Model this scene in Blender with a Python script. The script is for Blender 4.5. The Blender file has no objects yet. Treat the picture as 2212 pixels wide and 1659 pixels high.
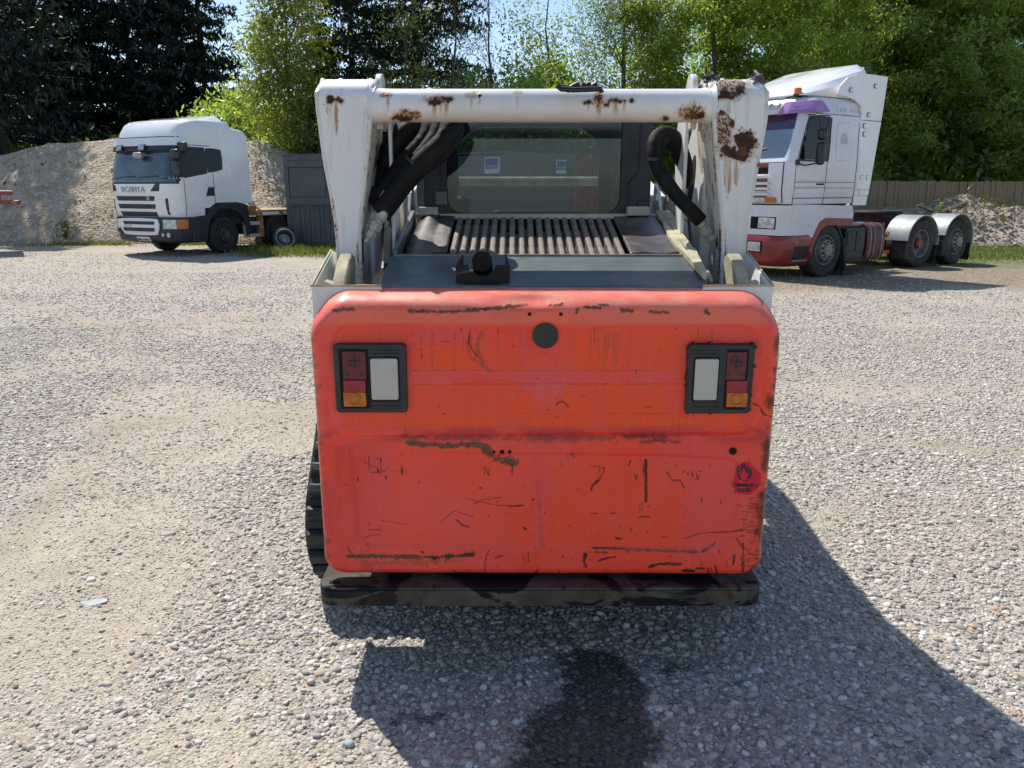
import bpy, math, random
import numpy as np
from mathutils import Vector, Matrix

# ---------------------------------------------------------------- camera, sky, sun
scene = bpy.context.scene
H = 1.70
PITCH = math.radians(14.3)
FPX = 769.0
K = 1024.0 / 2212.0

cam_data = bpy.data.cameras.new("camera")
cam = bpy.data.objects.new("camera", cam_data)
scene.collection.objects.link(cam)
cam.location = (0, 0, H)
cam.rotation_euler = (math.pi / 2 - PITCH, 0, 0)
cam_data.sensor_width = 36.0
cam_data.lens = FPX / 1024.0 * 36.0
cam_data.clip_start = 0.05
cam_data.clip_end = 1500.0
scene.camera = cam

world = bpy.data.worlds.new("World")
scene.world = world
world.use_nodes = True
wn = world.node_tree
wn.nodes.clear()
w_out = wn.nodes.new("ShaderNodeOutputWorld")
w_bg = wn.nodes.new("ShaderNodeBackground")
w_sky = wn.nodes.new("ShaderNodeTexSky")
w_sky.sky_type = 'NISHITA'
w_sky.sun_disc = False
SUNV = Vector((0.41, -0.59, -1.0))            # the way the light travels
SUN_EL = math.atan2(1.0, math.hypot(0.41, 0.59))
w_sky.sun_elevation = SUN_EL
w_sky.sun_rotation = math.radians(360 - 34.8)
w_sky.air_density = 1.0
w_sky.dust_density = 0.5
w_sky.ozone_density = 2.2
w_bg.inputs[1].default_value = 0.115
wn.links.new(w_sky.outputs[0], w_bg.inputs[0])
wn.links.new(w_bg.outputs[0], w_out.inputs[0])

sun_data = bpy.data.lights.new("sun", 'SUN')
sun_data.energy = 4.2
sun_data.angle = math.radians(0.53)
sun_data.color = (1.0, 0.955, 0.88)
sun = bpy.data.objects.new("sun", sun_data)
scene.collection.objects.link(sun)
sun.rotation_euler = SUNV.to_track_quat('-Z', 'Y').to_euler()
sun.location = (-8, 14, 30)

scene.view_settings.view_transform = 'Standard'
scene.view_settings.look = 'None'
scene.view_settings.exposure = 0.45
scene.view_settings.gamma = 1.0
scene.view_settings.use_curve_mapping = False
scene.render.resolution_x = 1024
scene.render.resolution_y = 768
scene.cycles.max_bounces = 8
scene.cycles.transparent_max_bounces = 16

rnd = random.Random(7)
RNG = np.random.default_rng(11)

# ---------------------------------------------------------------- survey helpers
def V(u, v, Y):
    """point of the place seen at (u, v) on the 2212-wide survey sheet, at real distance Y"""
    dx = (u * K - 512) / FPX
    dy = (384 - v * K) / FPX
    dY = math.cos(PITCH) + dy * math.sin(PITCH)
    dZ = -math.sin(PITCH) + dy * math.cos(PITCH)
    t = Y / dY
    return Vector((dx * t, Y, H + dZ * t))

def G(u, v, z=0.0):
    dx = (u * K - 512) / FPX
    dy = (384 - v * K) / FPX
    dY = math.cos(PITCH) + dy * math.sin(PITCH)
    dZ = -math.sin(PITCH) + dy * math.cos(PITCH)
    t = (z - H) / dZ
    return Vector((dx * t, dY * t, z))

def to_uv(P):
    """inverse of V for an (n,3) array"""
    x, y, z = P[:, 0], P[:, 1], P[:, 2] - H
    zc = y * math.cos(PITCH) - z * math.sin(PITCH)
    yc = y * math.sin(PITCH) + z * math.cos(PITCH)
    return (512 + FPX * x / zc) / K, (384 - FPX * yc / zc) / K

# ---------------------------------------------------------------- numpy noise
def _hash(ix, iy, seed):
    h = (ix.astype(np.int64) * 374761393 + iy.astype(np.int64) * 668265263 + seed * 1442695041) & 0xffffffff
    h = ((h ^ (h >> 13)) * 1274126177) & 0xffffffff
    return ((h ^ (h >> 16)) & 0xffff) / 65535.0

def vnoise(x, y, seed=0):
    x = np.asarray(x, float); y = np.asarray(y, float)
    ix = np.floor(x); iy = np.floor(y)
    fx = x - ix; fy = y - iy
    fx = fx * fx * (3 - 2 * fx); fy = fy * fy * (3 - 2 * fy)
    a = _hash(ix, iy, seed); b = _hash(ix + 1, iy, seed)
    c = _hash(ix, iy + 1, seed); d = _hash(ix + 1, iy + 1, seed)
    return (a * (1 - fx) + b * fx) * (1 - fy) + (c * (1 - fx) + d * fx) * fy

def fbm(x, y, seed=0, octaves=4):
    s = 0; amp = 0.5; tot = 0
    for k in range(octaves):
        s = s + amp * vnoise(np.asarray(x) * 2 ** k, np.asarray(y) * 2 ** k, seed + 17 * k)
        tot += amp; amp *= 0.5
    return s / tot

def sstep(a, b, x):
    t = np.clip((x - a) / (b - a), 0, 1)
    return t * t * (3 - 2 * t)

# ---------------------------------------------------------------- mesh helpers
class MB:
    def __init__(self):
        self.v = []; self.f = []; self.m = []; self.mat = 0
    def add(self, verts, faces, mat=None):
        o = len(self.v)
        self.v.extend([tuple(p) for p in verts])
        for f in faces:
            self.f.append(tuple(i + o for i in f)); self.m.append(self.mat if mat is None else mat)
        return self
    def box(self, x0, x1, y0, y1, z0, z1, mat=None):
        vs = [(x0, y0, z0), (x1, y0, z0), (x1, y1, z0), (x0, y1, z0), (x0, y0, z1), (x1, y0, z1), (x1, y1, z1), (x0, y1, z1)]
        fs = [(0, 3, 2, 1), (4, 5, 6, 7), (0, 1, 5, 4), (1, 2, 6, 5), (2, 3, 7, 6), (3, 0, 4, 7)]
        return self.add(vs, fs, mat)
    def hexa(self, p, mat=None):
        """eight corners: bottom four then top four, same winding"""
        fs = [(0, 3, 2, 1), (4, 5, 6, 7), (0, 1, 5, 4), (1, 2, 6, 5), (2, 3, 7, 6), (3, 0, 4, 7)]
        return self.add(p, fs, mat)
    def prism(self, poly, d, mat=None):
        """3D polygon swept by vector d"""
        n = len(poly); d = Vector(d)
        a = [Vector(p) for p in poly]; b = [p + d for p in a]
        fs = [tuple(range(n))[::-1], tuple(range(n, 2 * n))]
        for i in range(n):
            j = (i + 1) % n
            fs.append((i, j, n + j, n + i))
        return self.add(a + b, fs, mat)
    def tube(self, path, r, n=10, mat=None, cap=True):
        path = [Vector(p) for p in path]
        rs = r if isinstance(r, (list, tuple)) else [r] * len(path)
        vs = []; fs = []
        up = None
        for i, p in enumerate(path):
            if i == 0: t = path[1] - p
            elif i == len(path) - 1: t = p - path[i - 1]
            else: t = path[i + 1] - path[i - 1]
            t = t.normalized() if t.length > 1e-9 else Vector((0, 0, 1))
            if up is None:
                up = Vector((0, 0, 1)) if abs(t.z) < 0.9 else Vector((1, 0, 0))
            s = t.cross(up)
            if s.length < 1e-6: s = t.cross(Vector((1, 0, 0)))
            s.normalize(); w = s.cross(t).normalized(); up = w
            for k in range(n):
                a = 2 * math.pi * k / n
                vs.append(p + (s * math.cos(a) + w * math.sin(a)) * rs[i])
        for i in range(len(path) - 1):
            for k in range(n):
                q = (k + 1) % n
                fs.append((i * n + k, i * n + q, (i + 1) * n + q, (i + 1) * n + k))
        if cap:
            fs.append(tuple(range(n))[::-1]); o = (len(path) - 1) * n
            fs.append(tuple(range(o, o + n)))
        return self.add(vs, fs, mat)
    def lathe(self, prof, c, axis, n=28, mat=None, close=False):
        """prof = [(radius, along)] round a line through c"""
        c = Vector(c); ax = Vector(axis).normalized()
        s = ax.cross(Vector((0, 0, 1)))
        if s.length < 1e-4: s = ax.cross(Vector((1, 0, 0)))
        s.normalize(); w = ax.cross(s).normalized()
        vs = []; fs = []
        for (r, h) in prof:
            for k in range(n):
                a = 2 * math.pi * k / n
                vs.append(c + ax * h + (s * math.cos(a) + w * math.sin(a)) * r)
        m = len(prof)
        for i in range(m - 1 if not close else m):
            j = (i + 1) % m
            for k in range(n):
                q = (k + 1) % n
                fs.append((i * n + k, j * n + k, j * n + q, i * n + q))
        return self.add(vs, fs, mat)
    def disc(self, c, axis, r, h, n=20, mat=None):
        return self.lathe([(1e-5, 0), (r, 0), (r, h), (1e-5, h)], c, axis, n, mat)
    def build(self, name, mats, parent=None, world=False, smooth=0.6, bevel=0.0, seg=2):
        mats = mats if isinstance(mats, (list, tuple)) else [mats]
        me = bpy.data.meshes.new(name)
        vs = self.v
        if world and parent is not None:
            p = parent
            while p.parent is not None: p = p.parent
            R = (Matrix.Translation(p.location) @ p.rotation_euler.to_matrix().to_4x4()).inverted()
            vs = [tuple(R @ Vector(q)) for q in vs]
        me.from_pydata(vs, [], self.f)
        for mm in mats: me.materials.append(mm)
        if len(mats) > 1: me.polygons.foreach_set("material_index", self.m)
        return finish(me, name, parent, smooth, bevel, seg)

def finish(me, name, parent=None, smooth=0.6, bevel=0.0, seg=2, fixn=True):
    if fixn:
        import bmesh
        bm = bmesh.new(); bm.from_mesh(me)
        bmesh.ops.recalc_face_normals(bm, faces=bm.faces)
        bm.to_mesh(me); bm.free()
    if smooth is not None:
        me.polygons.foreach_set("use_smooth", [True] * len(me.polygons))
        try: me.set_sharp_from_angle(angle=smooth)
        except Exception: pass
    o = bpy.data.objects.new(name, me)
    scene.collection.objects.link(o)
    if parent is not None: o.parent = parent
    if bevel > 0:
        b = o.modifiers.new("bevel", 'BEVEL'); b.width = bevel; b.segments = seg
        b.limit_method = 'ANGLE'; b.angle_limit = 0.6; b.harden_normals = False
    return o

def fast_mesh(name, verts, quads, mat, parent=None, k=4, smooth=False):
    """verts (n,3), quads (m,k) numpy"""
    me = bpy.data.meshes.new(name)
    n = len(verts); m = len(quads)
    me.vertices.add(n); me.vertices.foreach_set("co", np.asarray(verts, np.float32).ravel())
    me.loops.add(m * k); me.loops.foreach_set("vertex_index", np.asarray(quads, np.int32).ravel())
    me.polygons.add(m)
    me.polygons.foreach_set("loop_start", np.arange(0, m * k, k, dtype=np.int32))
    me.polygons.foreach_set("loop_total", np.full(m, k, dtype=np.int32))
    me.update(calc_edges=True)
    if smooth: me.polygons.foreach_set("use_smooth", np.ones(m, bool))
    if mat is not None: me.materials.append(mat)
    o = bpy.data.objects.new(name, me)
    scene.collection.objects.link(o)
    if parent is not None: o.parent = parent
    return o

def grid_quads(nr, nc):
    i, j = np.meshgrid(np.arange(nr - 1), np.arange(nc - 1), indexing='ij')
    a = (i * nc + j).ravel()
    return np.stack([a, a + 1, a + nc + 1, a + nc], 1)

def color_attr(me, name, rgba):
    at = me.color_attributes.new(name, 'FLOAT_COLOR', 'POINT')
    at.data.foreach_set("color", np.asarray(rgba, np.float32).ravel())

def thing(name, label, cat, loc=(0, 0, 0), rz=0.0, group=None):
    o = bpy.data.objects.new(name, None); scene.collection.objects.link(o)
    o.location = loc; o.rotation_euler = (0, 0, rz); o.empty_display_size = 0.3
    o['label'] = label; o['category'] = cat
    if group: o['group'] = group
    return o

def tag(o, label=None, cat=None, group=None, kind=None):
    if label: o['label'] = label
    if cat: o['category'] = cat
    if group: o['group'] = group
    if kind: o['kind'] = kind
    return o

def copy_tree(o, parent=None):
    c = o.copy(); scene.collection.objects.link(c); c.parent = parent
    for ch in list(o.children): copy_tree(ch, c)
    return c

def text_mesh(name, body, size, mat, parent, M, depth=0.001, align='CENTER', shear=0, sx=1.0, bold=0.0):
    cu = bpy.data.curves.new(name, 'FONT'); cu.body = body; cu.size = size
    cu.align_x = align; cu.align_y = 'CENTER'; cu.extrude = depth; cu.shear = shear; cu.offset = bold
    to = bpy.data.objects.new(name, cu); scene.collection.objects.link(to)
    dg = bpy.context.evaluated_depsgraph_get()
    me = bpy.data.meshes.new_from_object(to.evaluated_get(dg))
    bpy.data.objects.remove(to); bpy.data.curves.remove(cu)
    me.transform(M @ Matrix.Diagonal((sx, 1, 1, 1)))
    me.materials.clear(); me.materials.append(mat)
    o = bpy.data.objects.new(name, me); scene.collection.objects.link(o)
    o.parent = parent
    return o

# ---------------------------------------------------------------- materials
class NT:
    def __init__(self, name):
        self.mat = bpy.data.materials.new(name); self.mat.use_nodes = True
        self.t = self.mat.node_tree; self.t.nodes.clear()
        self.out = self.t.nodes.new("ShaderNodeOutputMaterial")
    def n(self, typ, **kw):
        nd = self.t.nodes.new(typ)
        for k, v in kw.items():
            if k.startswith('i_'):
                key = k[2:]
                key = int(key) if key.isdigit() else key.replace('_', ' ')
                nd.inputs[key].default_value = v
            else: setattr(nd, k, v)
        return nd
    def l(self, a, b): self.t.links.new(a, b)
    def coord(self, kind='Object'):
        return self.n("ShaderNodeTexCoord").outputs[kind]
    def pos(self): return self.n("ShaderNodeNewGeometry").outputs['Position']
    def noise(self, vec, scale, detail=4, rough=0.55, dist=0.0):
        nd = self.n("ShaderNodeTexNoise"); nd.inputs['Scale'].default_value = scale
        nd.inputs['Detail'].default_value = detail; nd.inputs['Roughness'].default_value = rough
        nd.inputs['Distortion'].default_value = dist
        if vec is not None: self.l(vec, nd.inputs['Vector'])
        return nd.outputs['Fac']
    def ramp(self, fac, stops):
        r = self.n("ShaderNodeValToRGB"); e = r.color_ramp.elements
        while len(e) < len(stops): e.new(0.5)
        for i, (p, c) in enumerate(stops):
            e[i].position = p; e[i].color = c if len(c) == 4 else (*c, 1)
        self.l(fac, r.inputs[0]); return r.outputs[0]
    def mapr(self, v, a, b, c=0.0, d=1.0):
        m = self.n("ShaderNodeMapRange"); m.inputs[1].default_value = a; m.inputs[2].default_value = b
        m.inputs[3].default_value = c; m.inputs[4].default_value = d
        self.l(v, m.inputs[0]); return m.outputs[0]
    def math(self, op, a, b=None, clamp=False):
        m = self.n("ShaderNodeMath", operation=op); m.use_clamp = clamp
        for i, q in enumerate((a, b)):
            if q is None: continue
            if isinstance(q, (int, float)): m.inputs[i].default_value = q
            else: self.l(q, m.inputs[i])
        return m.outputs[0]
    def mix(self, fac, a, b, blend='MIX'):
        m = self.n("ShaderNodeMix", data_type='RGBA', blend_type=blend)
        if isinstance(fac, (int, float)): m.inputs[0].default_value = fac
        else: self.l(fac, m.inputs[0])
        for i, q in ((6, a), (7, b)):
            if isinstance(q, tuple): m.inputs[i].default_value = q if len(q) == 4 else (*q, 1)
            else: self.l(q, m.inputs[i])
        return m.outputs[2]
    def scalev(self, vec, s):
        m = self.n("ShaderNodeMapping"); m.inputs['Scale'].default_value = s
        self.l(vec, m.inputs['Vector']); return m.outputs[0]
    def bump(self, h, strength, dist=0.01, prev=None):
        b = self.n("ShaderNodeBump"); b.inputs['Strength'].default_value = strength
        b.inputs['Distance'].default_value = dist; self.l(h, b.inputs['Height'])
        if prev is not None: self.l(prev, b.inputs['Normal'])
        return b.outputs[0]
    def attr(self, name):
        a = self.n("ShaderNodeAttribute", attribute_name=name)
        s = self.n("ShaderNodeSeparateColor"); self.l(a.outputs['Color'], s.inputs[0])
        return s.outputs[0], s.outputs[1], s.outputs[2]
    def bsdf(self, col, rough=0.5, metal=0.0, normal=None, spec=0.5, coat=0.0, **kw):
        p = self.n("ShaderNodeBsdfPrincipled")
        def put(key, q):
            if isinstance(q, (int, float)): p.inputs[key].default_value = q
            elif isinstance(q, tuple): p.inputs[key].default_value = q if len(q) == 4 else (*q, 1)
            else: self.l(q, p.inputs[key])
        put('Base Color', col); put('Roughness', rough); put('Metallic', metal)
        put('Specular IOR Level', spec); put('Coat Weight', coat)
        if normal is not None: self.l(normal, p.inputs['Normal'])
        self.l(p.outputs[0], self.out.inputs[0]); self.p = p
        return self.mat

def plain(name, col, rough=0.5, metal=0.0, var=0.12, scale=6.0, bump=0.0, bscale=60, dirt=None, dirtamt=0.5, coat=0.0, spec=0.5):
    t = NT(name); c = t.coord()
    n = t.noise(c, scale, 5)
    d = tuple(x * (1 - var * 2) for x in col); b = tuple(min(1, x * (1 + var)) for x in col)
    colr = t.ramp(n, [(0.3, d), (0.7, b)])
    if dirt:
        n2 = t.noise(c, scale * 0.6, 8, 0.65, 0.4)
        colr = t.mix(t.mapr(n2, 0.5, 0.75, 0, dirtamt), colr, dirt)
    nrm = None
    if bump > 0: nrm = t.bump(t.noise(c, bscale, 5), bump, 0.005)
    rr = t.mapr(t.noise(c, scale * 2.3, 4), 0.3, 0.7, max(0.03, rough - 0.08), min(1, rough + 0.1))
    return t.bsdf(colr, rr, metal, nrm, spec, coat)

M = {}
def make_materials():
    # worn white machine paint with rust attribute
    t = NT("machine_white_paint"); c = t.coord()
    R, Gs, B = t.attr("wear")
    big = t.noise(c, 3.0, 4)
    base = t.ramp(big, [(0.3, (0.68, 0.665, 0.62)), (0.6, (0.77, 0.765, 0.745))])
    grime = t.noise(t.scalev(c, (9, 9, 2)), 3.0, 6, 0.7)
    base = t.mix(t.mapr(grime, 0.55, 0.85, 0, 0.35), base, (0.42, 0.37, 0.28))
    speck = t.noise(c, 70, 3, 0.6)
    base = t.mix(t.mapr(speck, 0.70, 0.78, 0, 0.6), base, (0.16, 0.10, 0.06))
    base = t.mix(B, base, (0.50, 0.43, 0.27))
    base = t.mix(Gs, base, (0.42, 0.20, 0.05))
    rn = t.noise(c, 26, 6, 0.7)
    rust = t.ramp(rn, [(0.35, (0.026, 0.011, 0.008)), (0.55, (0.06, 0.022, 0.012)), (0.72, (0.27, 0.11, 0.03))])
    col = t.mix(R, base, rust)
    h = t.math('SUBTRACT', t.math('MULTIPLY', rn, 0.3), R)
    nrm = t.bump(h, 0.5, 0.003)
    M['white'] = t.bsdf(col, t.mapr(R, 0, 1, 0.42, 0.9), 0.0, nrm, 0.5)
    t = NT("chipped_white_edge_paint"); c = t.coord()
    n1 = t.noise(t.scalev(c, (1, 1, 0.6)), 16, 6, 0.72, 0.6)
    col = t.ramp(t.noise(c, 4, 4), [(0.3, (0.60, 0.57, 0.49)), (0.7, (0.75, 0.735, 0.70))])
    col = t.mix(t.mapr(n1, 0.50, 0.60, 0, 0.55), col, (0.42, 0.30, 0.17))
    n2 = t.noise(c, 22, 6, 0.75)
    ch = t.mapr(n1, 0.585, 0.61)
    col = t.mix(ch, col, t.ramp(n2, [(0.4, (0.035, 0.016, 0.010)), (0.7, (0.19, 0.075, 0.025))]))
    M['chip'] = t.bsdf(col, t.mapr(ch, 0, 1, 0.5, 0.9), 0, t.bump(ch, -0.4, 0.002), 0.4)
    # tailgate paint
    t = NT("orange_tailgate_paint"); c = t.coord()
    R, Gs, B = t.attr("wear"); R2, G2, B2 = t.attr("wear2")
    n = t.noise(t.scalev(c, (1, 1, 1)), 2.2, 5, 0.6, 0.6)
    base = t.ramp(n, [(0.28, (0.82, 0.040, 0.026)), (0.5, (0.93, 0.064, 0.026)), (0.75, (0.92, 0.082, 0.045))])
    base = t.mix(B, base, (0.80, 0.098, 0.105))
    base = t.mix(R2, base, (0.95, 0.076, 0.012))
    base = t.mix(G2, base, (0.50, 0.030, 0.045))
    base = t.mix(B2, base, (0.74, 0.30, 0.21))
    fine = t.noise(t.scalev(c, (3, 1, 18)), 9, 6, 0.75)
    base = t.mix(t.mapr(fine, 0.55, 0.8, 0, 0.35), base, (0.55, 0.035, 0.025))
    vst = t.noise(t.scalev(c, (26, 1, 1.3)), 3, 6, 0.7)
    base = t.mix(t.mapr(vst, 0.50, 0.72, 0, 0.38), base, (0.74, 0.125, 0.12))
    vs2 = t.noise(t.scalev(c, (60, 1, 3)), 3, 6, 0.75)
    base = t.mix(t.mapr(vs2, 0.58, 0.75, 0, 0.30), base, (0.36, 0.045, 0.035))
    sp = t.noise(c, 120, 2, 0.5)
    base = t.mix(t.mapr(sp, 0.70, 0.76, 0, 0.6), base, (0.10, 0.03, 0.02))
    sp2 = t.noise(c, 95, 2, 0.5)
    base = t.mix(t.mapr(sp2, 0.27, 0.23, 0, 0.5), base, (0.80, 0.40, 0.32))
    br = t.ramp(t.noise(c, 40, 5, 0.7), [(0.3, (0.045, 0.026, 0.016)), (0.7, (0.15, 0.082, 0.042))])
    base = t.mix(Gs, base, br)
    base = t.mix(R, base, (0.012, 0.008, 0.007))
    nrm = t.bump(t.noise(c, 7, 3), 0.12, 0.02)
    nrm = t.bump(t.math('ADD', R, Gs), 0.25, 0.002, nrm)
    M['orange'] = t.bsdf(base, t.mapr(t.noise(c, 5, 4), 0.3, 0.7, 0.26, 0.5), 0, nrm, 0.36, 0.0)
    M['hood'] = plain("hood_grey_green_paint", (0.095, 0.125, 0.125), 0.38, 0, 0.15, 3, 0.05, 60, (0.26, 0.23, 0.17), 0.85)
    M['grille'] = plain("dusty_grille_metal", (0.23, 0.18, 0.145), 0.6, 0.0, 0.25, 14, 0.2, 120, (0.30, 0.25, 0.20), 0.6)
    M['cover'] = plain("oily_brown_cover_plate", (0.062, 0.047, 0.044), 0.42, 0.0, 0.3, 9, 0.15, 90, (0.22, 0.21, 0.21), 0.65)
    M['seal'] = plain("yellowed_foam_seal", (0.52, 0.46, 0.30), 0.85, 0, 0.2, 12, 0.5, 50, (0.25, 0.20, 0.12), 0.6)
    M['cab'] = plain("cab_blue_black_paint", (0.020, 0.025, 0.036), 0.42, 0, 0.2, 5, 0.03, 80, (0.06, 0.065, 0.07), 0.5)
    M['black'] = plain("black_plastic", (0.020, 0.021, 0.023), 0.5, 0, 0.2, 9, 0.1, 150, (0.07, 0.068, 0.062), 0.45)
    M['hole'] = plain("dark_opening", (0.004, 0.004, 0.004), 0.9, 0, 0.1, 5)
    M['hose'] = plain("black_nylon_sleeve", (0.007, 0.007, 0.007), 0.7, 0, 0.25, 14, 0.25, 160, (0.04, 0.036, 0.03), 0.5, spec=0.25)
    M['steel'] = plain("zinc_fitting", (0.58, 0.55, 0.47), 0.42, 0.25, 0.2, 20, 0.15, 90, (0.16, 0.11, 0.07), 0.6)
    M['chrome'] = plain("chrome_rod", (0.75, 0.76, 0.78), 0.12, 1.0, 0.05, 9)
    M['rubber'] = plain("track_rubber", (0.020, 0.020, 0.020), 0.52, 0, 0.25, 12, 0.6, 45, (0.085, 0.078, 0.068), 0.5)
    M['tyre'] = plain("tyre_rubber", (0.028, 0.027, 0.026), 0.75, 0, 0.2, 5, 0.2, 60, (0.13, 0.115, 0.09), 0.55)
    M['tyreclean'] = plain("dark_tyre_rubber", (0.016, 0.016, 0.018), 0.7, 0, 0.2, 5, 0.2, 60, (0.05, 0.045, 0.04), 0.5)
    # bumper
    t = NT("bumper_black_paint"); c = t.coord()
    n = t.noise(t.scalev(c, (1, 1, 2.5)), 4.2, 6, 0.55, 0.8)
    m1 = t.mapr(n, 0.47, 0.50)
    e = t.noise(c, 9, 5, 0.7)
    col = t.mix(m1, (0.012, 0.013, 0.017), t.ramp(e, [(0.35, (0.052, 0.041, 0.030)), (0.7, (0.12, 0.105, 0.082))]))
    n3 = t.noise(c, 6.5, 5, 0.6, 1.2)
    col = t.mix(t.mapr(n3, 0.58, 0.66, 0, 0.8), col, (0.060, 0.022, 0.011))
    M['bumper'] = t.bsdf(col, t.mapr(m1, 0, 1, 0.28, 0.6), 0, t.bump(m1, 0.2, 0.002), 0.12)
    # lenses
    def lens(name, col, sc, rough=0.18):
        t = NT(name); c = t.coord()
        w = t.n("ShaderNodeTexWave", wave_type='BANDS', bands_direction='X', i_Scale=sc); t.l(c, w.inputs['Vector'])
        w2 = t.n("ShaderNodeTexWave", wave_type='BANDS', bands_direction='Z', i_Scale=sc * 0.7); t.l(c, w2.inputs['Vector'])
        h = t.math('ADD', w.outputs['Fac'], t.math('MULTIPLY', w2.outputs['Fac'], 0.6))
        col2 = t.mix(t.mapr(h, 0.2, 1.5, 0, 1), tuple(x * 0.62 for x in col), col)
        return t.bsdf(col2, rough, 0, t.bump(h, 0.4, 0.002), 0.6, 0.3)
    M['clearlens'] = lens("ribbed_clear_lens", (0.60, 0.58, 0.50), 62)
    M['redlens'] = plain("dull_red_lens", (0.13, 0.012, 0.022), 0.38, 0, 0.15, 30, 0.05)
    M['redbright'] = plain("red_reflector", (0.32, 0.012, 0.03), 0.3, 0, 0.1, 30, 0.05)
    M['amber'] = plain("amber_lens", (0.55, 0.16, 0.010), 0.28, 0, 0.15, 30, 0.05)
    M['sticker'] = plain("crimson_sticker", (0.74, 0.024, 0.055), 0.5, 0, 0.1, 20, spec=0.2)
    M['ink'] = plain("black_print", (0.02, 0.018, 0.02), 0.5, 0, 0.1, 20)
    # glass
    def glass(name, tint, refl_rough=0.02, dust=0.05, dcol=(0.35, 0.38, 0.36), extra=0.0):
        t = NT(name); c = t.coord()
        tr = t.n("ShaderNodeBsdfTransparent"); tr.inputs[0].default_value = (*tint, 1)
        gl = t.n("ShaderNodeBsdfGlossy"); gl.inputs['Roughness'].default_value = refl_rough
        gl.inputs[0].default_value = (0.9, 0.95, 1, 1)
        fr = t.n("ShaderNodeFresnel"); fr.inputs[0].default_value = 1.5
        m = t.n("ShaderNodeMixShader")
        t.l(t.math('ADD', fr.outputs[0], extra, True), m.inputs[0]); t.l(tr.outputs[0], m.inputs[1]); t.l(gl.outputs[0], m.inputs[2])
        df = t.n("ShaderNodeBsdfDiffuse"); df.inputs[0].default_value = (*dcol, 1)
        sp = t.mapr(t.noise(c, 95, 3, 0.6), 0.68, 0.74, 0, 0.55)
        d2 = t.mapr(t.noise(c, 4, 5, 0.6), 0.3, 0.8, dust * 0.4, dust * 1.8)
        m2 = t.n("ShaderNodeMixShader"); t.l(t.math('ADD', sp, d2, True), m2.inputs[0])
        t.l(m.outputs[0], m2.inputs[1]); t.l(df.outputs[0], m2.inputs[2]); t.l(m2.outputs[0], t.out.inputs[0])
        return t.mat
    M['cabglass'] = glass("tinted_cab_glass", (0.52, 0.62, 0.68), 0.012, 0.015)
    M['windscreen'] = glass("truck_windscreen_glass", (0.72, 0.78, 0.78), 0.01, 0.03, (0.35, 0.38, 0.36), 0.06)
    M['darkglass'] = plain("dark_side_glass", (0.006, 0.007, 0.007), 0.06, 0, 0.1, 4, spec=0.35)
    M['purple_tint'] = plain("purple_tinted_band", (0.045, 0.018, 0.06), 0.08, 0, 0.1, 4, spec=0.8)
    # trucks
    M['twhite'] = plain("lorry_white_paint", (0.82, 0.83, 0.84), 0.22, 0, 0.05, 1.2, 0, 60, (0.50, 0.49, 0.46), 0.3, coat=0.3)
    M['tsilver'] = plain("lorry_silver_white_paint", (0.68, 0.70, 0.74), 0.24, 0.0, 0.07, 1.2, 0, 60, (0.40, 0.39, 0.36), 0.35, coat=0.3)
    M['tred'] = plain("lorry_red_paint", (0.27, 0.020, 0.024), 0.3, 0, 0.15, 2.5, 0, 60, (0.12, 0.06, 0.05), 0.6, coat=0.2)
    M['tpurple'] = plain("purple_visor_paint", (0.46, 0.24, 0.55), 0.15, 0.0, 0.2, 1.5, coat=0.5)
    M['tdark'] = plain("lorry_dark_plastic", (0.022, 0.026, 0.034), 0.5, 0, 0.15, 4, 0.05, 90, (0.08, 0.075, 0.065), 0.4)
    M['seam'] = plain("panel_gap", (0.03, 0.03, 0.035), 0.8, 0, 0.05, 5)
    M['chassis'] = plain("greasy_chassis", (0.022, 0.018, 0.017), 0.7, 0, 0.3, 6, 0.3, 60, (0.10, 0.06, 0.04), 0.6)
    M['alu'] = plain("aluminium_mudguard", (0.33, 0.345, 0.36), 0.5, 0.25, 0.15, 4, 0.05, 60, (0.28, 0.26, 0.23), 0.6)
    M['rim'] = plain("steel_wheel_rim", (0.22, 0.22, 0.22), 0.5, 0.3, 0.2, 8, 0.1, 60, (0.15, 0.12, 0.08), 0.6)
    M['darkrim'] = plain("dark_wheel_rim", (0.075, 0.072, 0.072), 0.55, 0.2, 0.2, 8, 0.1, 60, (0.11, 0.09, 0.07), 0.6)
    M['hub'] = plain("dusty_hub_cover", (0.33, 0.30, 0.245), 0.6, 0.1, 0.15, 9, 0.1, 60, (0.20, 0.16, 0.11), 0.5)
    M['lamp'] = plain("headlamp_glass", (0.55, 0.57, 0.57), 0.1, 0.2, 0.25, 14, 0.2, 40)
    M['rustbed'] = plain("rusty_bed_frame", (0.33, 0.155, 0.055), 0.8, 0, 0.3, 8, 0.4, 50, (0.50, 0.42, 0.30), 0.6)
    M['cream'] = plain("cream_step_box", (0.50, 0.49, 0.43), 0.6, 0, 0.12, 6, 0.1, 50, (0.25, 0.19, 0.12), 0.6)
    M['plate'] = plain("number_plate_white", (0.75, 0.75, 0.74), 0.4, 0, 0.05, 9)
    M['blue'] = plain("sign_blue", (0.02, 0.075, 0.36), 0.4, 0, 0.1, 9)
    M['letter'] = plain("grey_chrome_letter", (0.40, 0.39, 0.38), 0.35, 0.3, 0.1, 20)
    M['ghost'] = plain("faded_letter_ghost", (0.49, 0.50, 0.50), 0.35, 0, 0.1, 20)
    M['hiviz'] = plain("yellow_green_cloth", (0.45, 0.62, 0.03), 0.8, 0, 0.2, 20)
    # container etc.
    M['container'] = plain("container_grey_paint", (0.085, 0.10, 0.112), 0.5, 0, 0.12, 1.4, 0.03, 40, (0.13, 0.13, 0.125), 0.4)
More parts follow.
